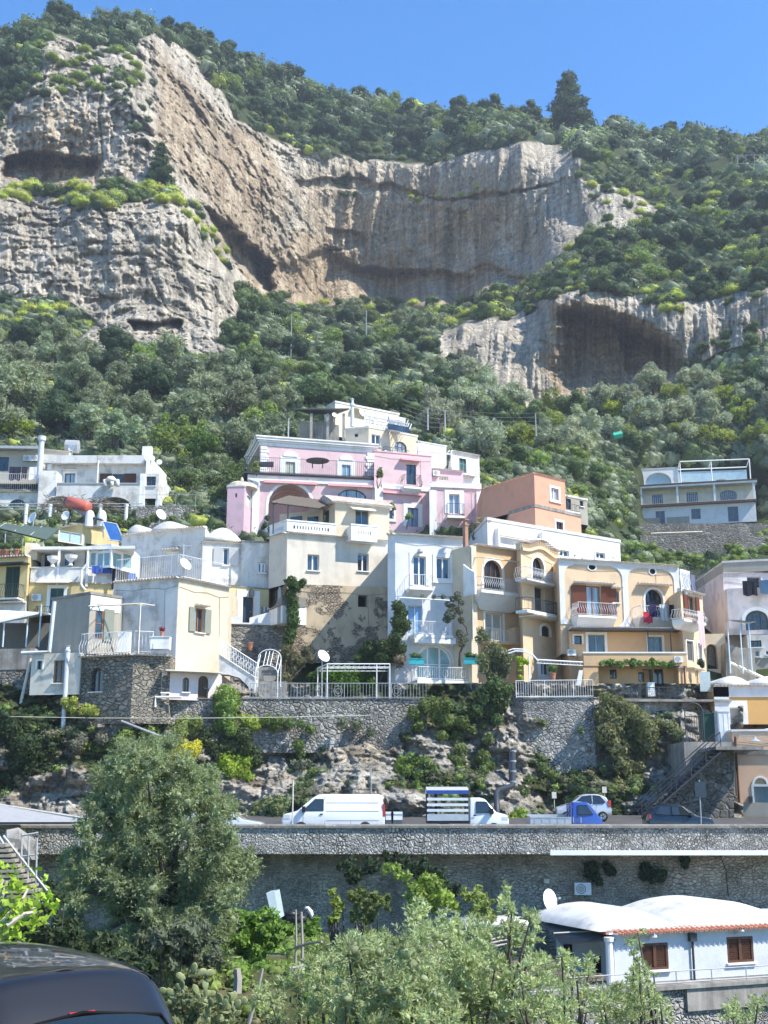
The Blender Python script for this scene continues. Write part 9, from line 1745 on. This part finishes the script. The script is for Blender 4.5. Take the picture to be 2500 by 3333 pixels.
for a in vs_:
    for i, u in enumerate(US): z = zt_(a)-dr_(u) if abs(u) < .861 else (-2.5 if abs(u) < .885 else -2.2); v.append(CW(a, u, max(min(z, zt_(a)-.0), -2.5)))
sh = mesh_np('body', np.array(v), grid_faces(len(vs_), len(US)), CARP, WLOC[o.name], True, parent=o); md = sh.modifiers.new('s', 'SUBSURF'); md.levels = 2; md.render_levels = 3
glz = mat('dark_tinted_glass', lambda b: b.out((.010, .016, .018), .04, .9)); SF = lambda a, u, e=.012: CW(a-e*.7, u, zt_(a)-dr_(u)+e)
def patch(nm, va, vb, ua, ub, m, e=.014, n=10, rc=.0):
    k = MB(); ids = []
    for i in range(n+1):
        a = va+(vb-va)*i/n; t = i/n; sh_ = rc*(1-min(1, t/.25))**2; ids.append([k.vt(SF(a, ua+sh_+(ub-ua-2*sh_)*j/n, e)) for j in range(n+1)])
    for i in range(n): [k.face([ids[i][j], ids[i+1][j], ids[i+1][j+1], ids[i][j+1]]) for j in range(n)]
    return k.build(nm, m, o, True)
patch('rear_window', -.27, -.56, -.62, .62, glz, .016, rc=.1)
k = MB(); pth = [(-.56, -.64), (-.35, -.63), (-.27, -.56), (-.255, 0), (-.27, .56), (-.35, .63), (-.56, .64)]; k.tube([SF(a, u, .018) for a, u in pth], .014, 6); k.build('window_seal', plain('rubber', (.008, .008, .008), .9, .1), o)
k = MB(); k.tube([SF(-.245, -.09, .0), SF(-.245, .09, .0)], .014, 8); k.build('brake_light', RED, o)
k = MB(); [k.tube([SF(a, sg*.645, .012) for a in (0, .4, .9, 1.5, 2.1, 2.5)], .012, 5) for sg in (-1, 1)]; k.build('roof_trim', paint('black'), o)
k = MB(); k.tube([SF(.05, -.6, .004), SF(.05, 0, .004), SF(.05, .6, .004)], .006, 4); k.build('hatch_gap', paint('black'), o)
for a in (-.05, 3.2):
    for sg in (-1, 1):
        ax = (CW(a, sg*.78, -2.32), RT*sg, FW, np.array((0, 0, 1.0))); k = MB(); k.lathe([(.17, -.1), (.29, -.1), (.3, 0), (.29, .09), (.17, .09)], n=24, ax=ax); t = k.build('wheel', plain('tyre', (.02, .02, .02), .85), o, True); k = MB(); k.lathe([(.18, .06), (.16, .1), (.02, .07)], n=16, ax=ax); k.build('rim', plain('alloy', (.5, .5, .52), .35, .5, .8), t)
def clumpstuff(name, label, C, R, pal, k, lf, kc=.6):
    vs, cs = [], []; V, Fc = ico(); m = len(C)
    for i in range(m): v, f = leaf_mesh([C[i]], [R[i]], k, lf*R[i], i, .7, 1.5, .45); vs.append(v); cs.append(np.tile(pal[i], (len(v), 1)))
    v = np.concatenate(vs); f = np.arange(len(v)).reshape(-1, 4); c = np.concatenate(cs)
    q = V[None]*R[:, None, None]*kc*np.array([1, 1, .7])+C[:, None]; f2 = np.concatenate([Fc, Fc[:, 2:]], 1)[None]+(np.arange(m)*len(V))[:, None, None]+len(v)
    c = np.concatenate([c, np.repeat(pal, len(V), 0)]); v = np.concatenate([v, q.reshape(-1, 3)]); f = np.concatenate([f, f2.reshape(-1, 4)])
    tag(mesh_np(name, v, f, foliage('undergrowth_leaf', attr=True), attrs={'Col': np.concatenate([c, np.ones((len(c), 1))], 1)}), label, kind='stuff')
g = np.random.RandomState(3); m = 900; X = g.uniform(-14, 5, m); Y = g.uniform(34, 61, m); C = np.stack([X, Y, [gz(a, b) for a, b in zip(X, Y)]], 1); pal = np.array([BR, (.15, .25, .045), MID, (.2, .19, .1)])[g.choice(4, m, p=[.3, .35, .2, .15])]*g.uniform(.8, 1.2, m)[:, None]
clumpstuff('ravine_weeds', 'fresh green weeds covering the ravine floor', C, g.uniform(.2, .6, m), pal, 60, .25)
m = 2600; PX = g.uniform(-100, 2330, m); PY = g.uniform(2300, 2690, m); vg = fbm(PX*.006, PY*.009, 4.4, 4)+.5*sstep(330, 100, PX)*sstep(2600, 2400, PY); ok = vg+g.uniform(-.12, .12, m) > .17; PX, PY = PX[ok], PY[ok]; D = depth6(PX, PY); C = rays(PX, PY); C = C*(D/C[:, 1])[:, None]; m = len(C)
pal = np.array([DARK, MID, BR, (.17, .16, .10), GR])[g.choice(5, m, p=[.2, .3, .2, .15, .15])]*g.uniform(.8, 1.25, m)[:, None]
clumpstuff('roadside_scrub', 'low scrub and weeds rooted across the rock face', C, g.uniform(.2, .55, m), pal, 50, .3)
hz = bpy.data.materials.new('haze_air'); hz.use_nodes = True; hz.node_tree.nodes.clear(); hb = NB(hz.node_tree)
hv = hb.n('VolumePrincipled'); hv.inputs['Color'].default_value = (.80, .88, 1.0, 1); hv.inputs['Density'].default_value = .00024; hv.inputs['Anisotropy'].default_value = .2
hb.t.links.new(hv.outputs[0], hb.n('OutputMaterial').inputs[1])
k = MB(); k.box(-330, 330, -14, 720, -14, 330); ob = k.build('haze', hz); tag(ob, 'thin bluish air haze over the valley', kind='stuff')
